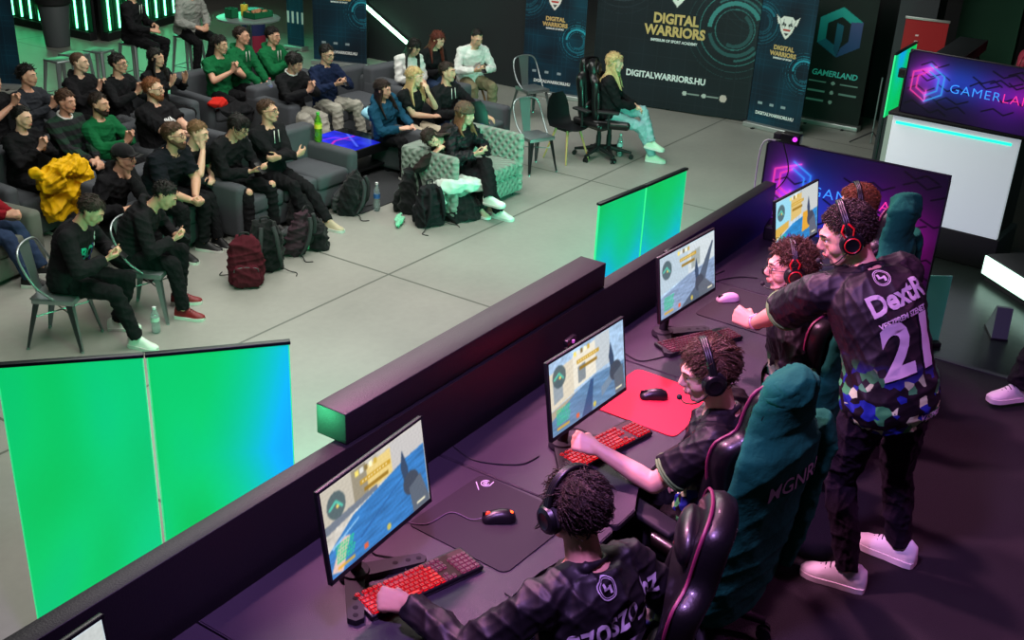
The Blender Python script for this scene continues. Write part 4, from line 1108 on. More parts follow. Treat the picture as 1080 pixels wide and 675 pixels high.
def rollup(p, rz, W, Hh, fn, label, texts, th=.004, base=True, z=0.):
    root = empty('roll_up_banner', (p[0], p[1], z), rz, label, 'banner', 'roll up banners round the hall')
    art('printed_sheet', W, Hh-.06, fn, PRINT, root, 110, Matrix.Translation((-W/2, 0, .06)), th=th, backmat=BPLASM)
    if base: box('base', (-W/2-.02, -.10, 0.001), (W/2+.02, .10, .07), BASEAL, root, .012, 3)
    for s in (-.3, .3): box('foot', (s*W-.02, -.16, 0.001), (s*W+.02, .16, .012), BPLASM, root, .002)
    box('top_rail', (-W/2-.01, -.012, Hh-.012), (W/2+.01, .014, Hh+.018), BASEAL, root, .004)
    bm = bmesh.new(); tube(bm, [(0, .03, .05), (0, .03, Hh-.01)], .010, 8); mk('pole', bm, BASEAL, root, True, 60)
    for t in texts: text(t[5] if len(t) > 5 else 'lettering', t[0], t[1], t[2], root, t[3], t[4], -.006, bold=t[6] if len(t) > 6 else .003, xs=t[7] if len(t) > 7 else 1., shear=t[8] if len(t) > 8 else 0)
    return root
def dw_art(W, Hh, seed):
    def fn(U, Z):
        C = bg_teal(U, Z, W, Hh, seed); C = rings(C, U, Z, W*.92, Hh*.42, .24, '#35b6cf', 1.); C = rings(C, U, Z, W*.02, Hh*.72, .30, '#2a93a8', .8)
        C = rings(C, U, Z, W*.1, Hh*1.0, .22, '#2a93a8', .6)
        C = crest(C, U, Z, W*.5, Hh*.715, .36)
        for x in (.2, .42, .64): C = mixc(C, (np.abs(U-W*x) < .035)*(np.abs(Z-Hh*.155) < .018), '#8fa0a6')
        for x in (.36, .62): C = mixc(C, (np.hypot(U-W*x, Z-Hh*.945) < .035), '#a9b4b4')
        return C
    return fn
DWT = [('DIGITAL', .085, GOLD, 0, 1.19, 'lettering', .004), ('WARRIORS', .085, GOLD, 0, 1.105, 'lettering', .004, .95), ('IMPERIUM OF SPORT', .032, PWH, 0, 1.045, 'lettering', .002), ('DIGITALWARRIORS.HU', .064, PWH, 0, .22, 'lettering', .003, .92)]
def mid(a, b): return ((a[0]+b[0])/2, (a[1]+b[1])/2)
# right roll-up in front of the backdrop
rollup((15.62, 5.72), -PI/2-.12, .85, 2.05, dw_art(.85, 2.0, 3), 'teal roll up banner with white crest, standing right of the wide backdrop', DWT)
# left roll-up beside the metal chair
rollup((15.08, 9.20), -PI/2+.18, 1.0, 2.05, dw_art(.95, 2.0, 7), 'teal roll up banner with white crest behind the empty metal chair', DWT)
# banner between the dark wall and the blue-black column
rollup((14.35, 12.95), -PI/2+.35, .95, 2.05, dw_art(.95, 2.0, 11), 'teal roll up banner with gold lettering behind the man in navy', DWT)
rollup((14.75, 14.35), -PI/2+.1, .36, 2.05, lambda U, Z: mixc(bg_teal(U, Z, .4, 2, 4)*1.4, (Z < .6)*(Z > .4)*(np.sin(U*60) > .2), '#cfd8d8'), 'narrow dark blue banner seen edge on left of the black column', [])
rollup((9.62, 15.55), -PI/2+.55, .90, 2.05, lambda U, Z: rings(bg_teal(U, Z, .9, 2, 5)*1.1, U, Z, .2, .5, .3, '#1f7a8a', .5), 'dark teal banner cut off by the left edge of the frame', [])
# black banner of the venue
def glart(W, Hh):
    def fn(U, Z):
        n = fnoise(U, Z, 1.4, 3); C = np.stack([.05+.02*n, .085+.04*n, .08+.03*n], -1)
        cx, cz, r = W*.48, Hh*.655, .36
        hx = lambda q, a0: (cx+q*math.sin(a0), cz+q*math.cos(a0))
        A = [hx(r, PI/3*i) for i in range(6)]; B = [hx(r*.62, PI/3*i) for i in range(6)]
        def grad(mask, c0, c1):
            nonlocal C
            t = np.clip((cz+r-Z)/(2*r), 0, 1)[..., None]; col = np.array(c0)*(1-t)+np.array(c1)*t; C = C*(1-mask[..., None])+col*mask[..., None]
        grad(inpoly(U, Z, [A[0], B[0], B[5], B[4], A[4], A[5]])*1., (.12, .62, .58), (.10, .50, .55))
        grad(inpoly(U, Z, [A[0], A[1], (B[1][0], B[1][1]), B[0]])*1., (.12, .62, .58), (.12, .62, .58))
        grad(inpoly(U, Z, [A[4], B[4], (B[4][0], B[4][1]), B[3], A[3]])*1., (.12, .45, .55), (.12, .40, .50))
        grad(inpoly(U, Z, [(cx-.06, cz+.13), (cx+.04, cz+.10), (cx+.04, cz-.12), (cx, cz-r), (cx-.06, cz-.25)])*1., (.12, .45, .52), (.10, .30, .42))
        grad(inpoly(U, Z, [(cx+.14, cz+.16), A[1], A[2], A[3], (cx+.04, cz-.22), (cx+.14, cz-.12)])*1., (.34, .34, .52), (.14, .30, .50))
        for i in range(3):
            z = Hh*(.285-.07*i)
            for s in ((.25, .75) if i < 2 else (.25,)): C = mixc(C, (np.abs(U-W*s) < .13)*(np.abs(Z-z) < .012), '#7fa39a')
            C = mixc(C, np.hypot(U-W*.5, Z-z) < .028, '#9fb8b0')
        return C
    return fn
rollup((16.50, 5.22), -PI/2+.02, .95, 2.05, glart(.95, 2.0), 'black roll up banner with a turquoise and violet hexagon emblem', [('GAMERLAND', .115, PTEAL, 0, .76, 'lettering', .003, 1., .15)])
# red and white banner at the far right
def redart(U, Z):
    C = np.ones(U.shape+(3,))*np.array([.75, .78, .76]); W = .55
    C = mixc(C, inpoly(U, Z, [(0, 2.0), (.55, 2.0), (.55, 1.25), (.30, .85), (.10, 1.05), (0, 1.4)]), '#a01c22')
    C = mixc(C, (np.hypot(U-.33, Z-1.55) < .07)*1., '#d8c8c8'); C = mixc(C, (np.abs(U-.33) < .03)*(Z > 1.1)*(Z < 1.45)*(np.sin(Z*70) > 0), '#e0d0d0')
    C = mixc(C, (np.abs(U-.16) < .02)*(Z > 1.2)*(Z < 1.8)*(np.sin(Z*60) > 0), '#e0d0d0')
    C = mixc(C, inpoly(U, Z, [(.22, .2), (.42, .2), (.40, .7), (.33, .95), (.25, .7)]), '#1c2420'); return C
rp = at(978, 40, 1.35)
rollup((14.35, 3.52), -PI/2+.1, .50, 2.05, redart, 'red and white roll up banner beyond the second neon board', [])
# small pair of green screen near it
green_panel((12.5, 3.33), (13.4, 3.36), 1.93, 1.25, 21, lambda U, Z: np.exp(-((U-.3)/.25)**2-((Z-.7)/.4)**2), 'green lit screen far away beside the grey column', 'green lit screens of the far station')
root = empty('webcam', (12.55, 3.20, 1.70), -PI/2, 'small black camera in front of the far green screen', 'webcam')
box('camera_body', (-.07, -.04, 0), (.07, .04, .10), BPLAS, root, .01, 3); bm = bmesh.new(); tube(bm, [(0, 0, .01), (0, 0, -1.69)], .012, 8); mk('stand_pole', bm, BPLASM, root, True, 60)
# wide backdrop
BW, BH = 3.30, 2.42
def backart(U, Z):
    n = fnoise(U, Z, .8, 3); C = np.stack([.075+.02*n, .095+.03*n, .12+.035*n], -1)
    C += ((((U*9) % 1 < .05) | ((Z*9) % 1 < .05))*.03)[..., None]
    C = rings(C, U, Z, BW*.14, 2.05, .52, '#7f97a2', .45); C = rings(C, U, Z, BW*.86, 1.30, .52, '#57c3bd', .8)
    C = rings(C, U, Z, BW*.98, 1.9, .5, '#3a9aa0', .3)
    C = crest(C, U, Z, BW*.50, 1.88, .74)
    for i, x in enumerate((.60, .72, .84)): C = mixc(C, (np.hypot(U-BW*x, Z-.28) < (.035 if i != 2 else .055)), '#b9bcb8' if i != 2 else '#c9b4ae')
    for x in (.635, .755): C = mixc(C, (np.abs(U-BW*x-.05) < .09)*(np.abs(Z-.28) < .014), '#8a938f')
    return C
root = empty('press_wall', (15.36, 8.64, 0), math.atan2(6.20-8.64, 15.80-15.36), 'wide dark backdrop with white crest and gold lettering behind the blonde woman', 'backdrop')
BW = math.hypot(6.20-8.64, .44)
art('printed_sheet', BW, BH, backart, PRINT, root, 95, Matrix.Translation((0, 0, .02)), th=.03, backmat=BPLASM)
for t in (('DIGITAL', .20, GOLD, .50, 1.36, .008), ('WARRIORS', .20, GOLD, .50, 1.18, .008), ('IMPERIUM OF SPORT ACADEMY', .055, PWH, .50, 1.04, .002), ('DIGITALWARRIORS.HU', .130, PWH, .47, .50, .005)):
    text('lettering', t[0], t[1], t[2], root, BW*t[3], t[4], -.005, bold=t[5], xs=.92)
for x in (.1, BW/2, BW-.1): box('support_foot', (x-.03, .03, 0.001), (x+.03, .13, .02), BPLASM, root, .004)

# ------------------------------------------------------------------ light tubes
TUBE = mat('led_tube_green', '#c8ffe0', emit='#5dffa8', es=7.); TUBEW = mat('led_tube_white', '#e8fff0', emit='#a8ffcc', es=9.)
SLAT = mat('green_slat', '#12603a', rough=.35); 
a = at(384, 6, 1.62); 
root = empty('diagonal_light_tube', (15.10, 12.45, 0), 0, 'bright green white light tube mounted diagonally on the dark wall', 'light tube')
p0 = V((0, .0, 1.55)); 
for q0, q1 in (((384, 5), (429, 45)),):
    def onwall(px, py, X=15.08):
        d = _r*((px-540)/F_PX)+_d*((py-337.5)/F_PX)+_f; t = X/d.x; return V((0, 0, CAMH))+d*t
    A, B = onwall(*q0), onwall(*q1)
bm = bmesh.new(); tube(bm, [A-root.location, B-root.location], .030, 12); mk('glowing_tube', bm, TUBEW, root, True, 60)
bm = bmesh.new(); tube(bm, [A-root.location+V((.035, 0, 0)), B-root.location+V((.035, 0, 0))], .035, 8); mk('mount_profile', bm, BPLASM, root, True, 60)
# green slat wall with vertical light tubes: two runs meeting in a corner
def led_wall(p0, p1, n, label, off=.3):
    a = V((*p0, 0)); b = V((*p1, 0)); W = (b-a).length; rz = math.atan2(b.y-a.y, b.x-a.x)
    root = empty('led_wall', (a.x, a.y, 0), rz, label, 'light wall', 'green light walls')
    box('back_panel', (0, .05, .0), (W, .10, 2.6), BPLASM, root, 0)
    box('plinth', (0, -.05, .001), (W, .06, .14), BPLASM, root, .004)
    for i in range(n):
        x = (i+.5)*W/n
        box('slat', (x-W/n*.42, -.005, .15), (x-W/n*.12, .05, 2.6), SLAT, root, .002)
        box('slat', (x+W/n*.12, -.005, .15), (x+W/n*.42, .05, 2.6), SLAT, root, .002)
        bm = bmesh.new(); tube(bm, [(x, .0, .17), (x, .0, 2.5)], .016, 8); mk('light_tube', bm, TUBE, root, True, 60)
    return root
led_wall((12.62, 20.6), (12.72, 17.30), 13, 'green light wall with bright vertical tubes behind the grey bin')
led_wall((12.85, 17.10), (15.6, 17.9), 10, 'green light wall with bright vertical tubes behind the two men on stools')
# grey waste bin
root = empty('waste_bin', (12.05, 17.35, 0), 0, 'tall grey waste bin with a black rim near the green tubes', 'bin')
bm = bmesh.new(); lathe(bm, [(.19, .001), (.20, .01), (.26, .72), (.255, .73)], 24); mk('barrel', bm, mat('bin_grey', '#4b5053', rough=.6), root, True, 40)
bm = bmesh.new(); lathe(bm, [(.265, .70), (.30, .73), (.30, .80), (.26, .84), (.20, .85)], 24); mk('rim', bm, BPLASM, root, True, 40)
bm = bmesh.new(); ball(bm, (0, 0, .80), (.24, .24, .10), 16); bo = remesh('bin_liner', bm, BPLAS, root, .02, 1, .02, 14)

# ------------------------------------------------------------------ seats
GALV = mat('galvanised_steel', '#9fa8aa', rough=.38, metal=.85, bump=.05, bscale=60)
def tolix(loc, rz, label, m=GALV):
    """bent sheet metal bistro chair; faces +y"""
    root = empty('metal_chair', loc, rz, label, 'chair', 'sheet metal bistro chairs')
    bm = bmesh.new(); bx(bm, (-.19, -.18, .435), (.19, .18, .450), .006, 2)
    for v in bm.verts:
        if v.co.y < 0: v.co.x *= .92
    bx(bm, (-.185, .165, .405), (.185, .18, .45), .004); bx(bm, (-.185, -.165, .405), (-.17, .165, .445), .004); bx(bm, (.17, -.165, .405), (.185, .165, .445), .004)
    mk('seat', bm, m, root, True, 40)
    for sx in (-1, 1):
        for sy in (-1, 1):
            bm = bmesh.new(); t = V((sx*.165, sy*.155, .43)); f = V((sx*.215, sy*.225-(.02 if sy < 0 else 0), .004))
            L = f-t; o1 = V((sx, 0, 0)); o2 = V((0, sy, 0))
            a = [t-o1*.055, t, t-o2*.055]; b = [f-o1*.022, f, f-o2*.022]
            ra = [bm.verts.new(p) for p in a]; rb = [bm.verts.new(p) for p in b]
            bm.faces.new((ra[0], ra[1], rb[1], rb[0])); bm.faces.new((ra[1], ra[2], rb[2], rb[1]))
            ex = bmesh.ops.solidify(bm, geom=list(bm.faces), thickness=.004)
            lathe(bm, [(.014, 0), (.012, .02)], 8, Matrix.Translation(f-V((sx*.008, sy*.008, .003))))
            mk('leg', bm, m, root, False)
    bm = bmesh.new()
    tube(bm, [(-.20, .0, .10)], .004) if False else None
    tube(bm, [(.16, .16, .30), (-.16, -.16, .28)], .006, 6); tube(bm, [(-.16, .16, .30), (.16, -.16, .28)], .006, 6); mk('cross_brace', bm, m, root, True, 60)
    bm = bmesh.new(); pts = arc([(-.18, .02, .45), (-.205, -.10, .56), (-.20, -.20, .74), (-.15, -.235, .84), (0, -.25, .865), (.15, -.235, .84), (.20, -.20, .74), (.205, -.10, .56), (.18, .02, .45)], 5)
    tube(bm, pts, .011, 8); mk('back_hoop', bm, m, root, True, 60)
    bm = bmesh.new(); rr = []
    for z, y, w in ((.45, -.175, .055), (.60, -.205, .062), (.75, -.232, .075), (.862, -.250, .085)): rr.append([V((-w, y, z)), V((w, y, z)), V((w, y-.005, z)), V((-w, y-.005, z))])
    loft(bm, rr); mk('backrest', bm, m, root, True, 40)
    return root
ch = tolix((5.06, 7.66, 0), math.atan2(-.85, .5)-PI/2, 'metal chair under the man in the black sweatshirt with coloured letters')
SOFA = cloth('sofa_grey', '#4a4d52', bump=.35, bscale=300, var=.15, vscale=3)
SOFAL = cloth('sofa_light', '#63675f', bump=.35, bscale=300, var=.15, vscale=3)
def sofa(c, rz, W, D=.86, hb=.78, ha=.60, label='', n=2, arms=(1, 1), m=SOFA, name='sofa', tk=.16):
    """c: centre of the front edge; faces +y locally -> rotate by rz"""
    root = empty(name, (c[0], c[1], 0), rz, label, 'sofa', 'grey lounge sofas facing the stage')
    bm = bmesh.new(); bx(bm, (-W/2+.01, -D+.02, .05), (W/2-.01, -.02, .27), .03, 3); mk('base', bm, m, root, True, 50)
    al = tk if arms[0] else 0; ar = tk if arms[1] else 0; w = (W-al-ar)/n
    for i in range(n):
        x0 = -W/2+al+i*w; bm = bmesh.new(); vs = bx(bm, (x0+.004, -D+.20, .262), (x0+w-.004, .0, .43), .045, 4); mk('seat_cushion', bm, m, root, True, 60)
    bm = bmesh.new(); bx(bm, (-W/2+.005, -D, .05), (W/2-.005, -D+.22, hb), .05, 4); mk('backrest', bm, m, root, True, 60)
    for s, on in ((-1, arms[0]), (1, arms[1])):
        if on: bm = bmesh.new(); x = s*W/2; bx(bm, (min(x, x-s*tk), -D+.01, .05), (max(x, x-s*tk), .0, ha), .055, 4); mk('armrest', bm, m, root, True, 60)
    for sx in (-1, 1):
        for sy in (-.10, -D+.10):
            bm = bmesh.new(); lathe(bm, [(.022, 0.001), (.026, .06)], 10, Matrix.Translation((sx*(W/2-.10), sy, 0))); mk('foot', bm, BPLASM, root, True, 60)
    return root
D180 = PI
sofa((8.42, 8.17), D180, 1.84, label='front grey sofa under the man with folded arms', n=3)
sofa((7.02, 8.42), D180+.1, 1.02, label='grey armchair under the bearded man in the dark polo', n=1, arms=(0, 0), hb=.7)
sofa((6.95, 9.76), D180, 1.9, label='grey sofa in the second row under the striped rugby shirt', n=3)
sofa((5.30, 8.98), D180+.15, 1.25, label='light grey sofa cut off by the left edge of the frame', n=1, m=SOFAL, hb=.72)
sofa((8.35, 9.56), D180+.05, 1.05, label='grey armchair under the bearded man in the printed black t-shirt', n=1)
sofa((7.45, 11.16), D180, .78, label='grey armchair in the back row under the curly haired man', n=1, arms=(1, 0), tk=.1)
sofa((8.75, 11.05), D180, 1.75, label='grey sofa in the back row under the long haired girl in black', n=2)
sofa((10.20, 10.98), D180-.1, .95, label='dark grey armchair under the young man in the green t-shirt', n=1, tk=.12)
sofa((11.30, 11.05), D180, 1.2, label='grey sofa at the back under the two men in green hoodies', n=2)
sofa((11.10, 9.86), D180-.05, 2.1, label='grey corner sofa under the man in the navy sweatshirt', n=2, hb=.75, ha=.64, tk=.2)
sofa((11.27, 8.02), D180, 1.86, label='dark grey sofa under the blonde woman in the black t-shirt', n=3)
sofa((12.60, 9.46), D180-.1, 1.5, label='dark grey sofa at the back under the girl in the white blouse', n=2)
# quilted pale sofa seen from its left end
QUILT = mat('quilted_fabric', '#7c8a80', rough=.85, bump=.2, bscale=200)
nt = QUILT.node_tree
tcq = [n for n in nt.nodes if n.type == 'TEX_COORD'][0]
w1 = nt.nodes.new('ShaderNodeTexWave'); w1.wave_type = 'BANDS'; w1.bands_direction = 'DIAGONAL'; w1.inputs['Scale'].default_value = 6
mp = nt.nodes.new('ShaderNodeMapping'); mp.inputs['Rotation'].default_value = (0, PI/2, PI/2); nt.links.new(tcq.outputs['Object'], mp.inputs[0])
w2 = nt.nodes.new('ShaderNodeTexWave'); w2.wave_type = 'BANDS'; w2.bands_direction = 'DIAGONAL'; w2.inputs['Scale'].default_value = 6
nt.links.new(tcq.outputs['Object'], w1.inputs[0]); nt.links.new(mp.outputs[0], w2.inputs[0])
mxq = nt.nodes.new('ShaderNodeMath'); mxq.operation = 'MULTIPLY'; nt.links.new(w1.outputs['Fac'], mxq.inputs[0]); nt.links.new(w2.outputs['Fac'], mxq.inputs[1])
bpq = nt.nodes.new('ShaderNodeBump'); bpq.inputs['Strength'].default_value = .9; bpq.inputs['Distance'].default_value = .02
nt.links.new(mxq.outputs[0], bpq.inputs['Height']); nt.links.new(bpq.outputs[0], nt.nodes['Principled BSDF'].inputs['Normal'])
sofa((10.10, 6.88), D180, 1.36, D=.78, hb=.74, ha=.74, label='pale quilted sofa under the girl in the knitted hat', n=1, m=QUILT, tk=.09)
# coffee table with a picture top
root = empty('coffee_table', (9.92, 8.98, 0), 0, 'low black coffee table with a glowing blue and purple printed top', 'table')
bm = bmesh.new(); bx(bm, (-.53, -.40, .30), (.53, .40, .405), .008); mk('carcass', bm, BPLAS, root, True, 40)
def tabart(U, Z):
    n = fnoise(U, Z, 2.5, 6); C = np.stack([.06+.08*n, .08+.10*n, .55+.3*n], -1)
    for P, col in (([(.2, .3), (.5, .45), (.8, .42)], (.85, .15, .55)), ([(.35, .6), (.6, .55), (.65, .3)], (.55, .15, .8)), ([(.1, .2), (.3, .7)], (.35, .55, .9)), ([(.5, .1), (.9, .65)], (.3, .4, .85))): C = mixc(C, np.clip(1.2-dpath(U, Z, P)/.02, 0, 1)*.8, col)
    C = mixc(C, (U > .82)*1., (.01, .01, .02)); return C
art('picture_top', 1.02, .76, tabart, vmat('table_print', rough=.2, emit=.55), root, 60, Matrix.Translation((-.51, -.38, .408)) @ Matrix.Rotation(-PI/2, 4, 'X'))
for sx in (-1, 1):
    for sy in (-1, 1): box('leg', (sx*.48-.035, sy*.35-.035, .001), (sx*.48+.035, sy*.35+.035, .30), BPLAS, root, .004)
box('lower_shelf', (-.48, -.34, .10), (.48, .34, .13), BPLAS, root, .004)
struct('floor_rug', (9.0, 7.85, .0005), (11.2, 9.6, .010), mat('rug_dark', '#2b2d30', rough=.95, bump=.4, bscale=200))

# shell chairs (black plastic bucket, wooden legs)
WOOD = mat('beech_wood', '#b08a58', rough=.5, var=.15, vscale=20)
def shell_chair(loc, rz, label):
    root = empty('shell_chair', loc, rz, label, 'chair', 'black shell chairs with wooden legs')
    bm = bmesh.new(); prof = [(.21, .43, .18), (.10, .425, .21), (-.08, .42, .21), (-.17, .44, .20), (-.21, .52, .20), (-.23, .64, .19), (-.25, .76, .15), (-.255, .82, .09)]
    rr = []
    for i, (y, z, w) in enumerate(prof):
        top = []; bot = []
        for j in range(9):
            u = -1+j/4; x = u*w; c = .035*(u*u) 
            dz, dy = (c, 0) if i < 3 else (c*.4, c*.8)
            top.append(V((x, y+dy, z+dz))); bot.append(V((x, y+dy-(.012 if i > 3 else 0), z+dz-(.012 if i <= 3 else .0))))
        rr.append(top+bot[::-1])
    loft(bm, rr); mk('shell', bm, BPLAS, root, True, 60)
    for sx in (-1, 1):
        for sy in (-1, 1): bm = bmesh.new(); tube(bm, [(sx*.11, sy*.10, .41), (sx*.21, sy*.21, .001)], [.017, .011], 10); mk('leg', bm, WOOD, root, True, 60)
    bm = bmesh.new(); bx(bm, (-.12, -.11, .395), (.12, .11, .41), .003); mk('seat_bracket', bm, BPLASM, root, True, 40)
    return root
shell_chair((12.35, 7.25, 0), 2.9, 'black shell chair with wooden legs between the green lit metal chair and the gaming chair')
shell_chair((11.18, 7.75, 0), 2.8, 'black shell chair with wooden legs beside the quilted sofa')
ch2 = dup(ch, (13.75, 8.72, 0), 2.75, 'empty metal chair standing in front of the teal banner')
ch3 = dup(ch, (11.68, 7.33, 0), 2.75, 'empty metal chair lit bright green beside the quilted sofa')
ch4 = dup(ch, (5.87, 7.55, 0), math.atan2(-.88, .45)-PI/2, 'metal chair under the man in the black hooded top with red and black sneakers')
shell_chair((13.26, 9.44, 0), 2.64, 'black shell chair under the man in the white shirt')
# gaming chairs
LEA = mat('black_synthetic_leather', '#0e0c0f', rough=.38, bump=.08, bscale=120, coat=.15); LEAR = mat('red_synthetic_leather', '#7c1018', rough=.4); STITCH = mat('pink_piping', '#6e2244', rough=.5)
def gaming_chair(loc, rz, label, recl=7, z=0., trim=STITCH, pillow=True):
    root = empty('gaming_chair', (loc[0], loc[1], z), rz, label, 'gaming chair', 'black gaming chairs')
    bm = bmesh.new(); bx(bm, (-.25, -.20, .43), (.25, .27, .53), .045, 4); mk('seat', bm, LEA, root, True, 60)
    for s in (-1, 1): bm = bmesh.new(); seg(bm, (s*.255, -.18, .50), (s*.265, .24, .51), .045, .04, 12); mk('seat_bolster', bm, LEA, root, True, 60)
    M = Matrix.Translation((0, -.20, .48)) @ Matrix.Rotation(math.radians(recl), 4, 'X') @ Matrix.Scale(.90, 4)
    # backrest outline with shoulder wings, hourglass shape
    ol = [(-.20, 0), (-.235, .12), (-.225, .28), (-.25, .42), (-.275, .54), (-.26, .63), (-.18, .68), (-.165, .78), (-.13, .86), (0, .885)]
    ol = ol+[(-x, z_) for x, z_ in ol[-2::-1]]
    pts = [(p.x, p.z) for p in arc([V((x, 0, z_)) for x, z_ in ol], 3)]
    bm = bmesh.new(); n = len(pts); rr = []
    for y, sc_ in ((-.055, .90), (-.045, .97), (-.01, 1.), (.035, .98), (.055, .90)):
        rr.append([M @ V((x*sc_, y+(.055*(abs(x)/.27)**2), .44+(z_-.44)*sc_)) for x, z_ in pts])
    loft(bm, rr); mk('backrest', bm, LEA, root, True, 60)
    bm = bmesh.new(); tube(bm, [M @ V((x*.985, .040+(.055*(abs(x)/.27)**2), .44+(z_-.44)*.985)) for x, z_ in pts], .006, 6); mk('piping', bm, trim, root, True, 60)
    for s in (-1, 1):
        bm = bmesh.new(); tube(bm, arc([M @ V((s*.20, .06, .06)), M @ V((s*.205, .075, .22)), M @ V((s*.22, .085, .40)), M @ V((s*.20, .07, .58))], 4), [.032]*4+[.036]*4+[.036]*4+[.02], 10); mk('side_bolster', bm, LEA, root, True, 60)
    if pillow:
        bm = bmesh.new(); ball(bm, M @ V((0, .085, .74)), (.13, .045, .075), 18); mk('head_pillow', bm, LEA, root, True, 180)
        for s in (-1, 1): bm = bmesh.new(); bx(bm, (s*.03-.012, .12, .715), (s*.03+.012, .131, .765), .004, 2, M); mk('red_mark', bm, LEAR, root, True, 60)
        bm = bmesh.new(); ball(bm, M @ V((0, .07, .18)), (.16, .05, .10), 18); mk('lumbar_pillow', bm, LEA, root, True, 180)
    for s in (-1, 1):
        bm = bmesh.new(); tube(bm, [(s*.25, -.0, .45), (s*.32, -.0, .46), (s*.33, .0, .66)], .017, 8); bx(bm, (s*.33-.045, -.15, .66), (s*.33+.045, .13, .69), .012, 3); mk('armrest', bm, BPLASM, root, True, 50)
    bm = bmesh.new(); tube(bm, [(0, 0, .44), (0, 0, .16)], [.026, .03], 14); tube(bm, [(0, 0, .30), (0, 0, .12)], .034, 14); mk('gas_column', bm, BPLASM, root, True, 50)
    for i in range(5):
        a = 2*PI*i/5+.3; bm = bmesh.new(); e = V((math.cos(a)*.31, math.sin(a)*.31, .085)); tube(bm, [(0, 0, .14), e], [.032, .018], 8); sp_ = mk('base_spoke', bm, BPLASM, root, True, 50)
        bm = bmesh.new(); t = V((-math.sin(a), math.cos(a), 0))
        for q in (-1, 1): tube(bm, [e+t*q*.008+V((0, 0, -.055)), e+t*q*.026+V((0, 0, -.055))], .0295, 14)
        mk('caster', bm, BPLAS, sp_, True, 40)
    return root, M
gq, GM = gaming_chair((12.70, 6.98), 2.85, 'empty gaming chair with a painted green reflection on its backrest', trim=LEA)
box('painted_green_reflection', (-.14, .058, .27), (.14, .072, .55), cloth('green_reflection_tint', '#0d4a34'), gq, .01, 2, GM)  # thin green sheet painting the reflected green light onto the backrest
# jackets hung on chair backs: a cloth sack over the backrest with sleeves falling
JG = cloth('team_jacket_green', '#0c5842', bump=.3, bscale=50, var=.2, vscale=9)
def jacket(chair, label, sleeves=((1, .35),), low=.25, seed=1, topbulge=.02):
    root = empty('team_jacket', tuple(chair.location), chair.rotation_euler.z, label, 'jacket', 'green team jackets on the chairs')
    M = Matrix.Translation((0, -.20, .48)) @ Matrix.Rotation(math.radians(7), 4, 'X') @ Matrix.Scale(.90, 4); bm = bmesh.new(); rr = []
    for z_, w, d in ((low-.42, .20, .030), (low-.25, .25, .045), (low, .27, .060), (.30, .255, .060), (.50, .270, .066), (.62, .255, .066), (.70, .19, .068), (.80, .165, .070), (.90, .14, .07), (.935, .08, .04)):
        off = V((0, -.07 if z_ < .66 else -.03, 0))
        rr.append([M @ (V((w*math.copysign(abs(math.cos(a))**.7, math.cos(a)), (d*math.sin(a)+.03*math.cos(a)**2), z_))+off) for a in [2*PI*i/28 for i in range(28)]])
    loft(bm, rr)
    o = remesh('jacket_body', bm, JG, root, .011, 3, .006, 5, seed)
    for s, L in sleeves:
        bm = bmesh.new(); p = [M @ V((s*.22, -.04, .66)), M @ V((s*.27, -.07, .55)), M @ V((s*.26, -.09, .35)), M @ V((s*.22, -.10, .66-L-.25))]
        tube(bm, arc(p, 4), [.060]*4+[.052]*4+[.045]*4+[.032], 12); remesh('sleeve', bm, JG, root, .011, 2, .007, 6, seed+1)
    bm = bmesh.new(); ball(bm, M @ V((0, -.02, .86)), (.135, .08, .085), 14); remesh('hood', bm, JG, root, .011, 2, .010, 7, seed+2)
    return root, M, o
GREYP = mat('print_grey', '#8f9a98', rough=.6)
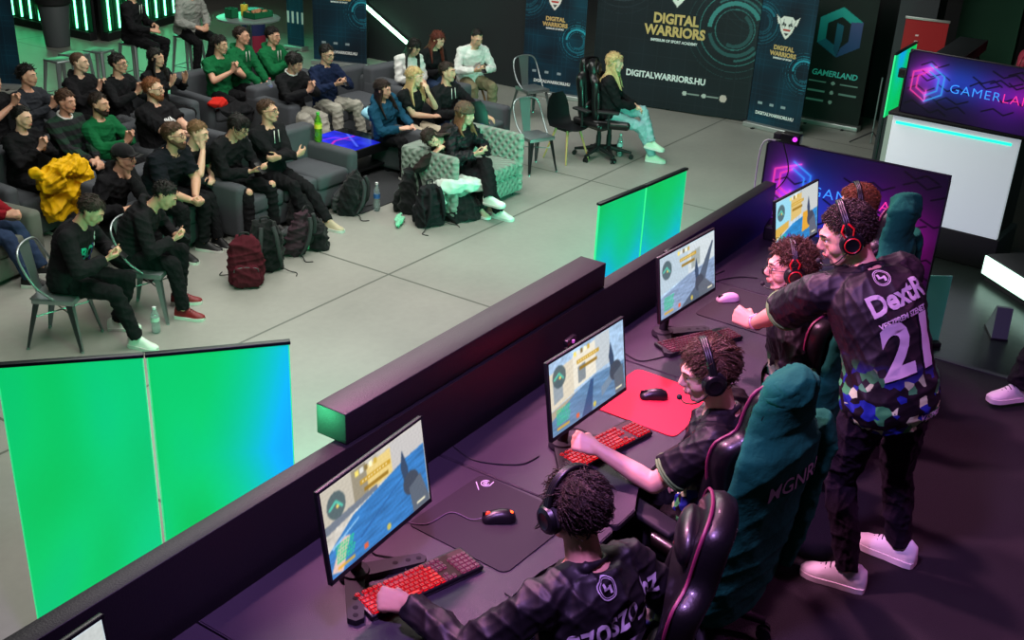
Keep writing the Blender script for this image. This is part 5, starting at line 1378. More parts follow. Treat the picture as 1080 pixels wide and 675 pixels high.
# ------------------------------------------------------------------ bags, bottles, stools, tables
def backpack(loc, rz, w, h, d, m, label, m2=None, lie=0., straps=True, seed=1, group='rucksacks on the hall floor', name='rucksack'):
    root = empty(name, loc, rz, label, 'bag', group)
    M = Matrix.Rotation(math.radians(lie), 4, 'X')
    bm = bmesh.new(); rr = []
    for z, k, kd in ((0.005, .88, .85), (.05, 1.0, 1.05), (.35, 1.02, 1.0), (.62, .98, .86), (.85, .80, .62), (.97, .52, .36), (1.0, .28, .15)):
        rr.append([M @ V((w/2*k*math.copysign(abs(math.cos(a))**.6, math.cos(a)), d/2*kd*math.copysign(abs(math.sin(a))**.7, math.sin(a)), z*h)) for a in [2*PI*i/28 for i in range(28)]])
    loft(bm, rr); remesh('main_compartment', bm, m, root, .011, 2, .018, 7, seed)
    bm = bmesh.new(); rr = []
    for z, k in ((.03, .80), (.08, .95), (.30, .95), (.42, .82), (.47, .55)):
        rr.append([M @ V((w/2*.82*k*math.copysign(abs(math.cos(a))**.6, math.cos(a)), -d/2*.85-.035*k*1.2+.05*k*math.copysign(abs(math.sin(a))**.7, math.sin(a)), z*h)) for a in [2*PI*i/24 for i in range(24)]])
    loft(bm, rr); pk = remesh('front_pocket', bm, m2 or m, root, .011, 2, .010, 9, seed+2)
    bm = bmesh.new(); tube(bm, arc([M @ V(p) for p in ((-w*.33, -d*.5-.045, h*.36), (-w*.3, -d*.5-.045, h*.43), (0, -d*.5-.04, h*.455), (w*.3, -d*.5-.045, h*.43), (w*.33, -d*.5-.045, h*.36))], 4), .004, 6); mk('zip', bm, mat('zip_grey', '#5a5c60', rough=.4, metal=.5), pk, True, 180)
    bm = bmesh.new(); tube(bm, arc([M @ V(p) for p in ((-.04, 0, h*.97), (-.035, .0, h*1.06), (.035, 0, h*1.06), (.04, 0, h*.97))], 4), .009, 8); mk('carry_handle', bm, BPLASM, root, True, 180)
    if straps:
        for s in (-1, 1):
            bm = bmesh.new(); P_ = arc([M @ V(p) for p in ((s*w*.18, d*.42, h*.93), (s*w*.24, d*.62, h*.72), (s*w*.30, d*.66, h*.38), (s*w*.38, d*.50, h*.10))], 5)
            tube(bm, P_, [.022]*12+[.012]*4, 8); mk('shoulder_strap', bm, m2 or m, root, True, 180)
            bm = bmesh.new(); tube(bm, arc([M @ V((s*w*.38, d*.5, h*.10)), V((s*w*.55, d*.75, .02)), V((s*w*.75, d*.7+.05, .006)), V((s*w*.68, d*.9+.08, .006))], 4), .005, 6); mk('strap_end', bm, BPLASM, root, True, 180)
    return root
MAR = cloth('maroon_nylon', '#4a1420'); BNY = cloth('black_nylon', '#141517', sheen=.1); GNY = cloth('grey_nylon', '#3a3c3e'); MINT = cloth('mint_nylon', '#79c4a0')
backpack((6.86, 7.42, 0), 2.4+PI, .33, .47, .22, MAR, 'dark red rucksack standing on the floor beside the phone man', seed=3)
backpack((7.22, 7.52, 0), 2.6, .32, .50, .22, BNY, 'black rucksack with grey shoulder straps next to the dark red one', m2=GNY, seed=5)
backpack((7.70, 7.62, 0), 3.6, .30, .48, .20, cloth('plum_nylon', '#3c2a33'), 'plum and black rucksack leaning on the black one, grey straps up', m2=GNY, lie=-14, seed=6)
backpack((7.98, 7.55, 0), 2.4+PI/2, .30, .28, .20, BNY, 'small mint green and black bag at the light shoes of the man with folded arms', m2=MINT, seed=8, straps=False)
backpack((8.98, 8.02, 0), 3.6, .36, .46, .24, BNY, 'black rucksack with many straps left of the water bottle', m2=GNY, lie=-10, seed=9)
backpack((9.45, 7.52, 0), 3.5, .34, .52, .22, BNY, 'upright black rucksack between the water bottle and the quilted sofa', seed=12)
backpack((9.22, 7.08, 0), 2.9, .32, .48, .20, cloth('charcoal_nylon', '#1c1d20'), 'black rucksack in front of the pale bag, nearest the stage', seed=14)
backpack((9.98, 9.3, 0), 3.2, .40, .30, .25, BNY, 'black bag on the floor at the feet of the young man in pale trousers', seed=15, straps=False)
backpack((8.28, 8.0, 0), 3.0, .34, .36, .2, BNY, 'black bag lying under the knees of the man with folded arms', lie=20, seed=16, straps=False)
# pale jacket heaped over a black box-shaped sports bag
r_ = backpack((9.62, 6.92, 0), 2.75, .40, .30, .24, BNY, 'square black sports bag with a small white mark under the pale jacket', seed=18, straps=False, name='sports_bag')
bm = bmesh.new(); prism(bm, [(-.05, -.175, .16), (-.01, -.175, .15), (.05, -.175, .19), (.0, -.175, .17), (-.06, -.175, .19)], (0, -.003, 0)); mk('white_mark', bm, WPR, r_)
def heap(name, loc, rz, pts, m, label, cat, wr=.03, vox=.014, seed=1, group=None, sm=2):
    root = empty(name, loc, rz, label, cat, group); bm = bmesh.new()
    for (x, y, z), r in pts: ball(bm, (x, y, z), r, 14)
    remesh('fabric', bm, m, root, vox, sm, wr, 5.5, seed); return root
heap('folded_jacket', (9.60, 6.95, .30), 2.75, [((-.14, 0, .10), (.20, .17, .085)), ((.12, .02, .12), (.20, .16, .08)), ((.27, -.04, -.02), (.075, .13, .17)), ((.30, -.10, -.13), (.05, .07, .13)), ((-.02, -.12, .05), (.2, .06, .07))], cloth('pale_mint_fabric', '#c9d8cf', bump=.2), 'pale white jacket heaped on top of the black sports bag', 'jacket', seed=3)
YEL = cloth('yellow_puffer', '#e0ae0c', rough=.6, bump=.4, bscale=30, var=.12)
yp = at(66, 190, .62)
heap('puffer_jacket', (yp.x, yp.y, .45), 3.0, [((-.05, .02, .30), (.22, .15, .09)), ((.10, 0, .20), (.16, .15, .13)), ((-.20, 0, .18), (.11, .14, .15)), ((-.06, -.05, .08), (.22, .13, .18)), ((.06, -.06, -.08), (.18, .12, .17)), ((-.16, -.05, -.10), (.10, .11, .14)), ((.24, .02, .28), (.06, .07, .05))], YEL, 'bright yellow puffer jacket thrown over a chair back', 'jacket', wr=.026, vox=.010, seed=5)
heap('folded_jacket', tuple(at(398, 117, .58)), 0, [((0, 0, .03), (.17, .12, .05)), ((.12, -.04, .0), (.10, .10, .07)), ((-.12, .03, -.03), (.08, .10, .07))], cloth('light_blue_fabric', '#8fc3d6', bump=.2), 'light blue garment lying on the left arm of the sofa', 'jacket', wr=.02, seed=7)
heap('dark_coat', tuple(at(412, 130, .52)), .3, [((0, 0, 0), (.22, .14, .09)), ((.12, -.08, -.08), (.14, .10, .10))], BLACK, 'dark coat bundled beside the girl in the blue hoodie', 'coat', seed=9)
heap('red_jacket', tuple(at(229, 108, .55)), .2, [((0, 0, 0), (.15, .10, .05)), ((.1, .02, -.03), (.09, .08, .05))], cloth('red_fabric', '#c2261e'), 'small red garment lying on the sofa between the rows', 'jacket', wr=.02, seed=10)
heap('dark_coat', tuple(at(250, 117, .52)), .2, [((0, 0, 0), (.24, .15, .08)), ((.1, -.05, -.06), (.14, .10, .07))], BLACK, 'dark coat lying right of the red garment', 'coat', seed=11)
heap('folded_scarf', (9.02, 7.32, .03), .4, [((0, 0, .01), (.16, .035, .025)), ((.10, .05, .02), (.14, .03, .02))], MINT, 'mint green scarf lying on the floor beside the nearest black rucksack', 'scarf', wr=.01, vox=.009, seed=12)
# bottles
def bottle(loc, label, liquid='#cfe0e0', lab='#2c5f9c', cap='#d6d8da', h=.31, r=.037, lie=None, group='plastic drink bottles in the hall', tint=None):
    root = empty('drink_bottle', loc, 0, label, 'bottle', group)
    M = Matrix.Identity(4)
    if lie is not None: M = Matrix.Translation((0, 0, r)) @ Matrix.Rotation(lie, 4, 'Z') @ Matrix.Rotation(PI/2, 4, 'Y')
    bm = bmesh.new(); lathe(bm, [(r*.75, .001), (r, .012), (r, h*.25), (r*.93, h*.30), (r*.93, h*.40), (r, h*.45), (r, h*.62), (r*.8, h*.76), (r*.38, h*.90), (r*.36, h*.93)], 20, M)
    mk('bottle_body', bm, mat('pet_'+(tint or 'clear'), tint or '#c8d8d8', rough=.08, trans=.75, ior=1.2), root, True, 60)
    bm = bmesh.new(); lathe(bm, [(r*1.02, h*.46), (r*1.02, h*.61)], 20, M); mk('label_band', bm, mat('band_'+lab[1:], lab, rough=.5), root, True, 40)
    bm = bmesh.new(); lathe(bm, [(r*.45, h*.92), (r*.45, h), (r*.4, h*1.005)], 16, M); mk('cap', bm, mat('cap_'+cap[1:], cap, rough=.5), root, True, 40)
    return root
bottle((9.20, 7.80, 0), 'clear water bottle with blue band standing between the black rucksacks', h=.33)
bottle((12.93, 6.78, 0), 'clear bottle on the floor beside the gaming chair of the blonde woman', lab='#b8c8d0')
bottle((5.62, 7.22, 0), 'crumpled clear bottle standing between the two men on metal chairs', lab='#b8c8c0', h=.24)
gp = at(357, 168, 0); bottle((9.27, 8.72, .60), 'tall yellow green soft drink bottle on the sofa arm in front of the table', lab='#d8d23a', cap='#3fae3a', h=.34, r=.044, tint='#7fd040')
bottle(tuple(at(285, 100, .62)), 'small clear bottle on the arm of the corner sofa', h=.22, lab='#8a8fb8', cap='#c04a6a')
bottle(tuple(at(392, 134, .44)), 'clear bottle with red and white label lying at the edge of the printed table', lab='#c83a50', lie=.3, h=.26)
bottle(tuple(at(410, 138, .44)), 'dark bottle with a red cap lying on the printed table beside the clear one', lab='#e8e8e8', cap='#b82030', lie=.2, h=.24, tint='#3a2a28')
# sandwich in a paper tray on the sofa arm
sp_ = at(213, 177, .60)
root = empty('sandwich', tuple(sp_), .4, 'sandwich in a white paper tray on the front sofa arm', 'food')
bm = bmesh.new(); seg(bm, (-.07, 0, .035), (.07, 0, .035), .032, .030, 14); remesh('bread_roll', bm, mat('bread', '#b57a3a', rough=.7, bump=.3), root, .008, 1, .004, 20)
bm = bmesh.new(); bx(bm, (-.11, -.05, .0), (.11, .05, .012), .004); bx(bm, (-.11, .04, .0), (.11, .05, .06), .003); mk('paper_tray', bm, mat('paper_white', '#d8d8d2', rough=.8), root, True, 40)
def stool(loc, label, h=.76, cap='#c9ccd2'):
    root = empty('metal_stool', loc, 0, label, 'stool', 'tall metal stools')
    bm = bmesh.new(); bx(bm, (-.155, -.155, h-.03), (.155, .155, h), .012, 3); mk('seat', bm, GALV, root, True, 40)
    for sx in (-1, 1):
        for sy in (-1, 1):
            bm = bmesh.new(); tube(bm, [(sx*.13, sy*.13, h-.02), (sx*.20, sy*.20, .001)], [.030, .016], 6); mk('leg', bm, GALV, root, True, 50)
    bm = bmesh.new(); q = .172; zz = .30; tube(bm, [(-q, -q, zz), (q, -q, zz), (q, q, zz), (-q, q, zz)], .008, 6, closed=True); mk('foot_ring', bm, GALV, root, True, 60)
    return root
s1 = stool(tuple(at(63, 62, .76).xy)+(0,), 'empty tall metal stool at the left, behind the clapping man with cropped hair')
for p_, l_ in (((78, 56), 'empty metal stool, middle one of the row behind the clapping men'), ((104, 52), 'empty metal stool, right one of the row behind the clapping men')):
    dup(s1, tuple(at(p_[0], p_[1], .76).xy)+(0,), .3, l_)
# round table with snacks
tp = at(262, 18, 1.08)
root = empty('round_table', (tp.x, tp.y, 0), 0, 'tall round table with snack boxes behind the men in green', 'table')
bm = bmesh.new(); lathe(bm, [(.46, 1.05), (.47, 1.055), (.47, 1.075), (.46, 1.08)], 40); mk('table_top', bm, mat('table_glossy', '#5f6a68', rough=.35), root, True, 40)
bm = bmesh.new(); tube(bm, [(0, 0, .02), (0, 0, 1.05)], .04, 14); mk('pole', bm, CHROME, root, True, 60); bm = bmesh.new(); lathe(bm, [(.28, .001), (.28, .015), (.05, .04)], 28); mk('foot_plate', bm, CHROME, root, True, 40)
def carton(off, dims, m, label, name='snack_box', rz=0., z=1.082, filling=None):
    r = empty(name, (tp.x+off[0], tp.y+off[1], z), rz, label, 'box', 'snack boxes on the round table'); w, d, h = dims
    bm = bmesh.new()
    for lo, hi in (((-w/2, -d/2, 0), (w/2, d/2, .005)), ((-w/2, -d/2, 0), (w/2, -d/2+.005, h)), ((-w/2, d/2-.005, 0), (w/2, d/2, h)), ((-w/2, -d/2, 0), (-w/2+.005, d/2, h)), ((w/2-.005, -d/2, 0), (w/2, d/2, h))): bx(bm, lo, hi)
    mk('carton', bm, m, r)
    if filling:
        bm = bmesh.new(); rs = random.Random(3)
        for i in range(26): ball(bm, (rs.uniform(-w/2+.03, w/2-.03), rs.uniform(-d/2+.03, d/2-.03), h*.7+rs.uniform(0, .02)), rs.uniform(.018, .03), 8)
        f = mk('snacks', bm, filling, r, True, 180); f['kind'] = 'stuff'
GB = mat('box_green', '#0f5a38', rough=.5)
carton((.10, -.10), (.38, .24, .09), GB, 'wide green box filled with brown snacks on the round table', filling=mat('snack_brown', '#9a6a4a', rough=.7))
carton((-.22, .12), (.14, .14, .14), GB, 'small green box at the left side of the round table')
root = empty('juice_carton', (tp.x+.02, tp.y+.10, 1.082), .3, 'yellow and green juice carton on the round table', 'carton'); box('carton', (-.04, -.04, 0), (.04, .04, .17), mat('carton_yellow', '#c9b43a', rough=.5), root, .003); box('cap', (-.014, -.014, .17), (.014, .014, .19), GB, root, .004); box('print', (-.041, -.042, .02), (.041, -.040, .09), mat('print_green', '#2f9a52', rough=.5), root, .001)
root = empty('printed_pouf', tuple(at(268, 42, .3).xy)+(0,), 0, 'dark standing display with a red and blue print under the round table', 'display'); bm = bmesh.new(); lathe(bm, [(.20, .001), (.20, .8), (.19, .81)], 28); mk('body', bm, mat('pouf_navy', '#1a2050', rough=.5), root, True, 40); bm = bmesh.new(); lathe(bm, [(.202, .12), (.202, .40)], 28); mk('printed_band', bm, mat('pouf_red', '#8a1838', rough=.5), root, True, 40)
# dark stand and platforms in the dark right background
def truss(p0, p1, label):
    root = empty('stage_platform', p0, math.atan2(p1[1]-p0[1], p1[0]-p0[0]), label, 'platform', 'dark platforms in the right background'); L = math.hypot(p1[0]-p0[0], p1[1]-p0[1])
    box('deck', (0, -.14, .0), (L, .14, .07), mat('platform_grey', '#23262a', rough=.5), root, .004); box('side_rail', (0, -.16, -.04), (L, -.14, .07), BPLASM, root, .002)
    for x in (.1, L-.1): box('leg', (x-.03, -.12, -p0[2]+.0), (x+.03, -.06, .0), BPLASM, root, .002)
q0, q1 = at(985, 75, 2.0), at(1025, 47, 2.0); truss((q0.x, q0.y, 2.0), (q1.x, q1.y, 2.0), 'dark grey raised deck in the upper right background')
# microphone stand like pole in the gap
root = empty('light_stand', tuple(at(918, 152, 0).xy)+(0,), 0, 'thin stand with a flat tripod foot near the dark column', 'stand'); bm = bmesh.new(); tube(bm, [(0, 0, .02), (0, 0, .95)], .012, 8); mk('pole', bm, GALV, root, True, 60)
for i in range(3): bm = bmesh.new(); a = 2*PI*i/3; tube(bm, [(0, 0, .18), (.3*math.cos(a), .3*math.sin(a), .012)], .010, 6); mk('leg', bm, BPLASM, root, True, 60)
# pink chairs of the far team
PK = mat('pink_leather', '#b03550', rough=.5)
for q_, l_ in (((13.6, 2.45), 'pink edged chair back rising behind the second neon board, left one'), ((12.4, 1.75), 'pink edged chair back at the right behind the second neon board')):
    gc, MM = gaming_chair(q_, .2, l_, z=ST-.3 if q_[0] > 13 else ST-.1, trim=PK, pillow=False)
    for c_ in gc.children:
        if c_.name.startswith('backrest'): c_.data.materials.clear(); c_.data.materials.append(PK)
def D(pos=None, **k):
    d = dict(k)
    if pos is not None: d['pos'] = pos
    return d
AUD = 'seated spectators in the hall'
GRN = cloth('green_fabric', '#0d5c34'); NAVY = cloth('navy_fabric', '#14203c'); GREYH = cloth('light_grey_fabric', '#8b8d88'); CHAR = cloth('charcoal_fabric', '#2a2d33'); PALE = cloth('pale_grey_cotton', '#9b988e'); BEIGE = cloth('beige_cotton', '#b5aa96'); KHAKI = cloth('khaki_cotton', '#6f6750'); DENIM = cloth('blue_denim', '#2c3c58'); LDEN = cloth('light_denim', '#86a5ac'); TEALB = cloth('teal_blue_fabric', '#16465f'); WHT = cloth('white_cotton', '#cfd0cc'); REDP = cloth('red_plaid', '#7e1420', var=.5, vscale=40); PUFF = cloth('black_puffer', '#17181c', rough=.45, bump=.3, sheen=0.)
STRIPE = mat('rugby_stripes', '#14251d', rough=.9)
nt = STRIPE.node_tree; tcs = [n for n in nt.nodes if n.type == 'TEX_COORD'][0]
wv = nt.nodes.new('ShaderNodeTexWave'); wv.bands_direction = 'Z'; wv.inputs['Scale'].default_value = 3.0; nt.links.new(tcs.outputs['Object'], wv.inputs[0])
cr = nt.nodes.new('ShaderNodeValToRGB'); cr.color_ramp.interpolation = 'CONSTANT'; cr.color_ramp.elements[0].color = (*hexc('#0f3022'), 1); cr.color_ramp.elements[1].position = .5; cr.color_ramp.elements[1].color = (*hexc('#14171c'), 1)
nt.links.new(wv.outputs['Fac'], cr.inputs[0]); nt.links.new(cr.outputs[0], nt.nodes['Principled BSDF'].inputs['Base Color'])
def lap(h=.50, y=.28, x=.07, dz=.14, **k): return dict(LH=D((-x, y, h+dz), **k), RH=D((x, y, h+dz), **k))
def clap(h=.50, y=.30, dz=.40, x=0.): return dict(LH=D((x-.025, y, h+dz), dir=(.25, .55, .8), n=(1, 0, -.1), curl='flat', pole=(-1, -.2, -.7)), RH=D((x+.03, y, h+dz), dir=(-.25, .55, .8), n=(-1, 0, -.1), curl='flat', pole=(1, -.2, -.7)))
def phone(h=.50, y=.30, dz=.26): return dict(LH=D((-.07, y, h+dz), dir=(.5, .75, .25), n=(.6, .1, .7), curl='hold', pole=(-1, -.3, -.6)), RH=D((.07, y, h+dz), dir=(-.5, .75, .25), n=(-.6, .1, .7), curl='hold', pole=(1, -.3, -.6)))
def feet(y=.45, x=.13, z=.085, dy=0, spread=.2): return dict(LF=D((-x, y, z), toe=(-spread, 1, 0)), RF=D((x, y+dy, z), toe=(spread, 1, 0)))
def give_phone(k, s, label, m=None, screen=False):
    p, f, n = hand_item(k, s); Rm = k.root.rotation_euler.to_matrix()
    if k.arm[s][5] == 'hold':
        sh, el, wr, f, n, cu = k.arm[s]; o = k.arm[-s][2]
        mid_ = (wr+o)/2+f*.04+V((0, .05, .03)); p = k.root.matrix_basis @ mid_
    ph = empty('mobile_phone', tuple(p), k.root.rotation_euler.z, label, 'phone')
    M = Matrix.Rotation(math.radians(-38), 4, 'X')
    bm = bmesh.new(); bx(bm, (-.036, -.004, -.072), (.036, .004, .072), .003, 2, Matrix.Rotation(math.radians(50), 4, 'X')); mk('phone_body', bm, BPLAS, ph, True, 40)
    bm = bmesh.new(); bx(bm, (-.033, .0035, -.069), (.033, .0045, .069), 0, 1, Matrix.Rotation(math.radians(50+180), 4, 'X')); mk('phone_screen', bm, mat('phone_screen', '#303438', rough=.1, emit='#9fb4b4', es=.5), ph, True, 40)
    return ph
RS = dict(m=mat('white_green_shoe', '#d8e0d6', rough=.5), sole=RUB); BS = dict(m=BLKSHOE, sole=RUB); BB = dict(m=BLKSHOE, sole=BRUB); RB = dict(m=mat('red_black_shoe', '#7a1218', rough=.5), sole=RUB, lace=mat('lace_black', '#101010', rough=.8)); BG = dict(m=mat('beige_shoe', '#b5a58c', rough=.7), sole=RUB)
FCR = math.atan2(-.85, .5)-PI/2
# two men on metal chairs
k = person(dict(label='person in black sweatshirt with coloured letters, bent over a phone, leftmost metal chair', group=AUD, pix=(96, 222), face=FCR, hip=.52, lean=16, curl=10, head=(4, 34, 0), **phone(.52, .36, .22), LF=D((-.16, .30, .085), toe=(-.2, 1, 0)), RF=D((.14, .58, .085), toe=(.25, 1, 0)), top=dict(m=BLACK, fit=.026, name='sweatshirt'), bot=dict(m=BLACKJ), shoes=RS, hair='short', hairc='dark', fat=1.12, armr=1.1, seed=3))
k1 = k
CT = {'B': '#1aa58c', 'O': '#1f8c78', 'Y': '#3a3c90', 'S': '#b8c8c0'}
for i, ch_ in enumerate('BO'): decal('letter', ch_, .15, mat('print_'+ch_, CT[ch_], rough=.7), k.root, k.top, k.spt(.66)+k.chest.col[1]*.15+k.chest.col[0]*(.10-.085*i), -k.chest.col[0], k.chest.col[2], bold=.004, xs=.85, start=.06)
decal('letter', ')', .15, mat('print_Y', CT['Y'], rough=.7), k.root, k.top, k.spt(.66)+k.chest.col[1]*.15-k.chest.col[0]*.05, -k.chest.col[0], k.chest.col[2], bold=.004, start=.06)
decal('letter', 'S', .15, mat('print_S', CT['S'], rough=.7), k.root, k.top, k.spt(.78)+k.chest.col[1]*.15-k.chest.col[0]*.11, -k.chest.col[0], k.chest.col[2], bold=.004, start=.06)
give_phone(k, 1, 'dark phone in the hands of the man with the lettered sweatshirt')
k = person(dict(label='person in black hooded top and red sneakers, looking down at a phone', group=AUD, pix=(174, 206), face=FCR+.1, hip=.52, lean=30, curl=12, head=(2, 36, 0), **phone(.52, .42, .16), LF=D((-.13, .40, .085), toe=(-.1, 1, 0)), RF=D((.18, .50, .085), toe=(.2, 1, 0)), top=dict(m=BLACK, fit=.028, hood=True, name='hoodie'), bot=dict(m=BLACKJ), shoes=RB, hair='crop', hairc='black', fat=1.08, seed=4))
give_phone(k, 1, 'phone held by the man in the black hooded top')
FR = PI
k = person(dict(label='person in black hoodie and dark cap, chin resting on one hand', group=AUD, pix=(131, 166), face=FR+.25, hip=.50, lean=22, curl=10, head=(10, 8, 0), LH=D((-.02, .27, .93), dir=(.2, .1, 1), n=(0, -1, .2), curl='fist', pole=(-.6, .2, -1)), RH=D((.12, .30, .66)), top=dict(m=BLACK, fit=.028, hood=True, name='hoodie'), hair='crop', hairc='black', glasses=True, shoes=BB, seed=5))
C_ = k.H; bm = bmesh.new(); ball(bm, k.hc+k.H @ V((0, -.016, .055)), (.089, .108, .078), 18, k.H); bx(bm, (-.07, .06, .045), (.07, .165, .053), .006, 2, Matrix.Translation(k.hc) @ k.H.to_4x4()); remesh('cap', bm, BNY, k.root, .009, 1)
POLO = cloth('dark_polo', '#12151c')
k = person(dict(label='bearded person with glasses in dark polo shirt, leaning forward, hands clasped', group=AUD, pix=(184, 143), face=FR+.15, hip=.56, lean=26, curl=8, head=(14, -2, 0), LH=D((-.03, .46, .60), dir=(.4, .8, -.3), n=(1, 0, 0), curl='clasp', pole=(-1, -.3, -.3)), RH=D((.04, .46, .59), dir=(-.4, .8, -.3), n=(-1, 0, 0), curl='clasp', pole=(1, -.3, -.3)), **feet(.42, .15), top=dict(m=POLO, sleeve='short', sl=.75, fit=.020, polo=POLO, name='polo_shirt'), shoes=BS, hair='short', hairc='brown', beard='brown', glasses=True, fat=1.18, armr=1.15, seed=6, sc=1.04))
k = person(dict(label='person with short light hair propping chin on fist, beside the dark polo shirt', group=AUD, pix=(209, 140), face=FR+.1, hip=.46, lean=14, curl=12, head=(18, 14, 0), LH=D((-.12, .24, .62)), RH=D((-.0, .26, .93), dir=(-.1, .0, 1), n=(0, -1, 0), curl='fist', pole=(.7, .3, -1)), **feet(.50), top=dict(m=BLACK, sleeve='short', fit=.018), hair='crop', hairc='light', skin=SKIN2, shoes=BS, seed=7))
k = person(dict(label='person with dark fringe and ripped black jeans reading a phone on the front sofa', group=AUD, pix=(252, 134), face=FR+.05, hip=.50, lean=10, curl=14, head=(14, 30, 0), LH=D((-.10, .36, .70), dir=(.2, .9, .2), n=(.3, 0, 1), curl='hold'), RH=D((.0, .33, .69), dir=(-.5, .8, .1), n=(-.3, 0, 1), curl='relax'), **feet(.46, .19), top=dict(m=BLACK, fit=.022, name='shirt'), bot=dict(m=BLACKJ, rip=True), hair='fringe', hairc='black', glasses=True, shoes=BB, seed=8))
give_phone(k, -1, 'phone read by the man with the ripped black jeans')
k = person(dict(label='person with glasses and folded arms in black jacket with white cords, front sofa', group=AUD, pix=(283, 117), face=FR, hip=.50, lean=-4, curl=8, head=(22, -4, 0), LH=D((.12, .24, .74), dir=(1, .1, .1), n=(0, -1, .2), curl='relax', pole=(-1, -.1, -.6)), RH=D((-.12, .27, .72), dir=(-1, .1, .2), n=(0, -1, .2), curl='relax', pole=(1, -.1, -.6)), LF=D((-.10, .72, .085)), RF=D((.10, .60, .085)), top=dict(m=BLACK, fit=.024, name='jacket', cords=True), hair='crop', hairc='brown', glasses=True, shoes=BG, seed=9))
k = person(dict(label='person with dark hair tied back, black top, clapping near the left edge', group=AUD, pix=(24, 124), face=FR+.15, hip=.50, lean=6, fem=True, head=(8, 4, 0), **clap(dz=.34), top=dict(m=BLACK, fit=.018), hair='bun', hairc='black', skin=SKIN2, sc=.95, seed=10))
k = person(dict(label='person cut off by the left edge, only raised clapping hands showing', group=AUD, pix=(-8, 86), face=FR+.2, hip=.50, lean=4, head=(0, 0, 0), **clap(dz=.44, y=.34), top=dict(m=BLACK, fit=.018, sleeve='short'), hair='short', seed=11))
k = person(dict(label='person in dark green striped rugby shirt with white collar, hands on lap', group=AUD, pix=(70, 107), face=FR+.1, hip=.54, lean=0, curl=8, head=(6, 4, 0), **lap(y=.36, dz=.14, x=.04), top=dict(m=STRIPE, fit=.022, polo=WHT, name='rugby_shirt'), bot=dict(m=cloth('grey_denim', '#4b5560')), hair='short', hairc='brown', seed=12))
k = person(dict(label='person with short beard in green pullover, clapping, right of the striped shirt', group=AUD, pix=(105, 110), face=FR+.15, hip=.45, lean=-2, head=(12, 2, 0), **clap(dz=.26, y=.36), top=dict(m=GRN, fit=.022, cords=False, name='pullover'), hair='crop', hairc='dark', beard='dark', seed=13))
k = person(dict(label='stout person with ginger beard and glasses in black t-shirt with pale print', group=AUD, pix=(162, 94), face=FR+.28, hip=.50, lean=-6, head=(10, -2, 0), **clap(dz=.26, y=.42), **feet(.6), top=dict(m=BLACK, fit=.026, sleeve='short', sl=.8), hair='crop', hairc='ginger', beard='ginger', glasses=True, skin=SKIN2, fat=1.28, armr=1.25, sc=1.05, seed=14))
decal('chest_print', 'MMA', .085, PWH, k.root, k.top, k.spt(.70)+k.chest.col[1]*.16, -k.chest.col[0], k.chest.col[2], bold=.004, start=.06)
k = person(dict(label='person with curly dark hair in charcoal shirt, clapping, back row at the left', group=AUD, pix=(29, 80), face=FR+.2, hip=.50, lean=0, head=(14, 2, 0), **clap(dz=.36, y=.36), top=dict(m=CHAR, fit=.02), hair='curly', hairc='black', seed=15))
k = person(dict(label='person with very short hair in black, clapping beside the metal stools', group=AUD, pix=(84, 66), face=FR+.2, hip=.50, lean=0, head=(18, 0, 0), **clap(dz=.38, y=.30), top=dict(m=BLACK, fit=.024, name='hoodie', hood=True), hair='buzz', hairc='brown', skin=SKIN2, fat=1.12, seed=16))
k = person(dict(label='person with dark hair and glasses in black, clapping in the back row', group=AUD, pix=(125, 67), face=FR+.1, hip=.50, lean=0, head=(16, 0, 0), **clap(dz=.36, y=.32), **feet(.5), top=dict(m=BLACK, fit=.02), bot=dict(m=cloth('grey_trousers', '#4a4c50')), hair='short', hairc='black', glasses=True, seed=17))
k = person(dict(label='person with long straight black hair in a black top, hands apart in mid clap', group=AUD, pix=(165, 61), face=FR+.1, hip=.50, lean=0, fem=True, head=(10, 2, 0), LH=D((-.14, .34, .86), dir=(.1, .5, .9), n=(1, 0, 0), curl='flat'), RH=D((.10, .34, .86), dir=(-.1, .5, .9), n=(-1, 0, 0), curl='flat'), top=dict(m=BLACK, fit=.018), hair='long', hairc='black', sc=.95, seed=18))
k = person(dict(label='person with dark tousled hair in a green t-shirt, clapping on the dark armchair', group=AUD, pix=(232, 47), face=FR-.1, hip=.50, lean=0, head=(20, 4, 0), **clap(dz=.36, y=.30), top=dict(m=GRN, fit=.02, sleeve='short'), hair='messy', hairc='black', seed=19))
k = person(dict(label='person with short hair in green hoodie, middle one of three in green', group=AUD, pix=(255, 38), face=FR+.1, hip=.54, lean=0, head=(20, 2, 0), **lap(dz=.12, y=.4), top=dict(m=GRN, fit=.026, hood=True, cords=True, name='hoodie'), hair='crop', hairc='dark', seed=20))
k = person(dict(label='broad person in green hoodie, right one of three in green', group=AUD, pix=(288, 38), face=FR+.15, hip=.46, lean=0, head=(2, 4, 0), **clap(dz=.30, y=.30), top=dict(m=GRN, fit=.028, hood=True, cords=True, name='hoodie'), hair='short', hairc='black', fat=1.2, armr=1.1, seed=21))
k = person(dict(label='person in black jacket, white collar and pale grey trousers on the corner sofa', group=AUD, pix=(311, 66), face=FR-.1, hip=.46, lean=0, head=(16, 20, 8), **clap(dz=.30, y=.34), LF=D((-.05, .62, .085)), RF=D((.12, .60, .085)), top=dict(m=BLACK, fit=.024, polo=WHT, name='jacket'), bot=dict(m=PALE, fit=.02), shoes=RS, hair='fringe', hairc='black', seed=22))
k = person(dict(label='person in navy sweatshirt and pale grey trousers holding a phone', group=AUD, pix=(345, 57), face=FR-.15, hip=.46, lean=-2, head=(6, 10, 0), **phone(dz=.28, y=.28), **feet(.5, .2), top=dict(m=NAVY, fit=.026, name='sweatshirt'), bot=dict(m=PALE, fit=.02), shoes=RS, hair='short', hairc='black', glasses=True, seed=23))
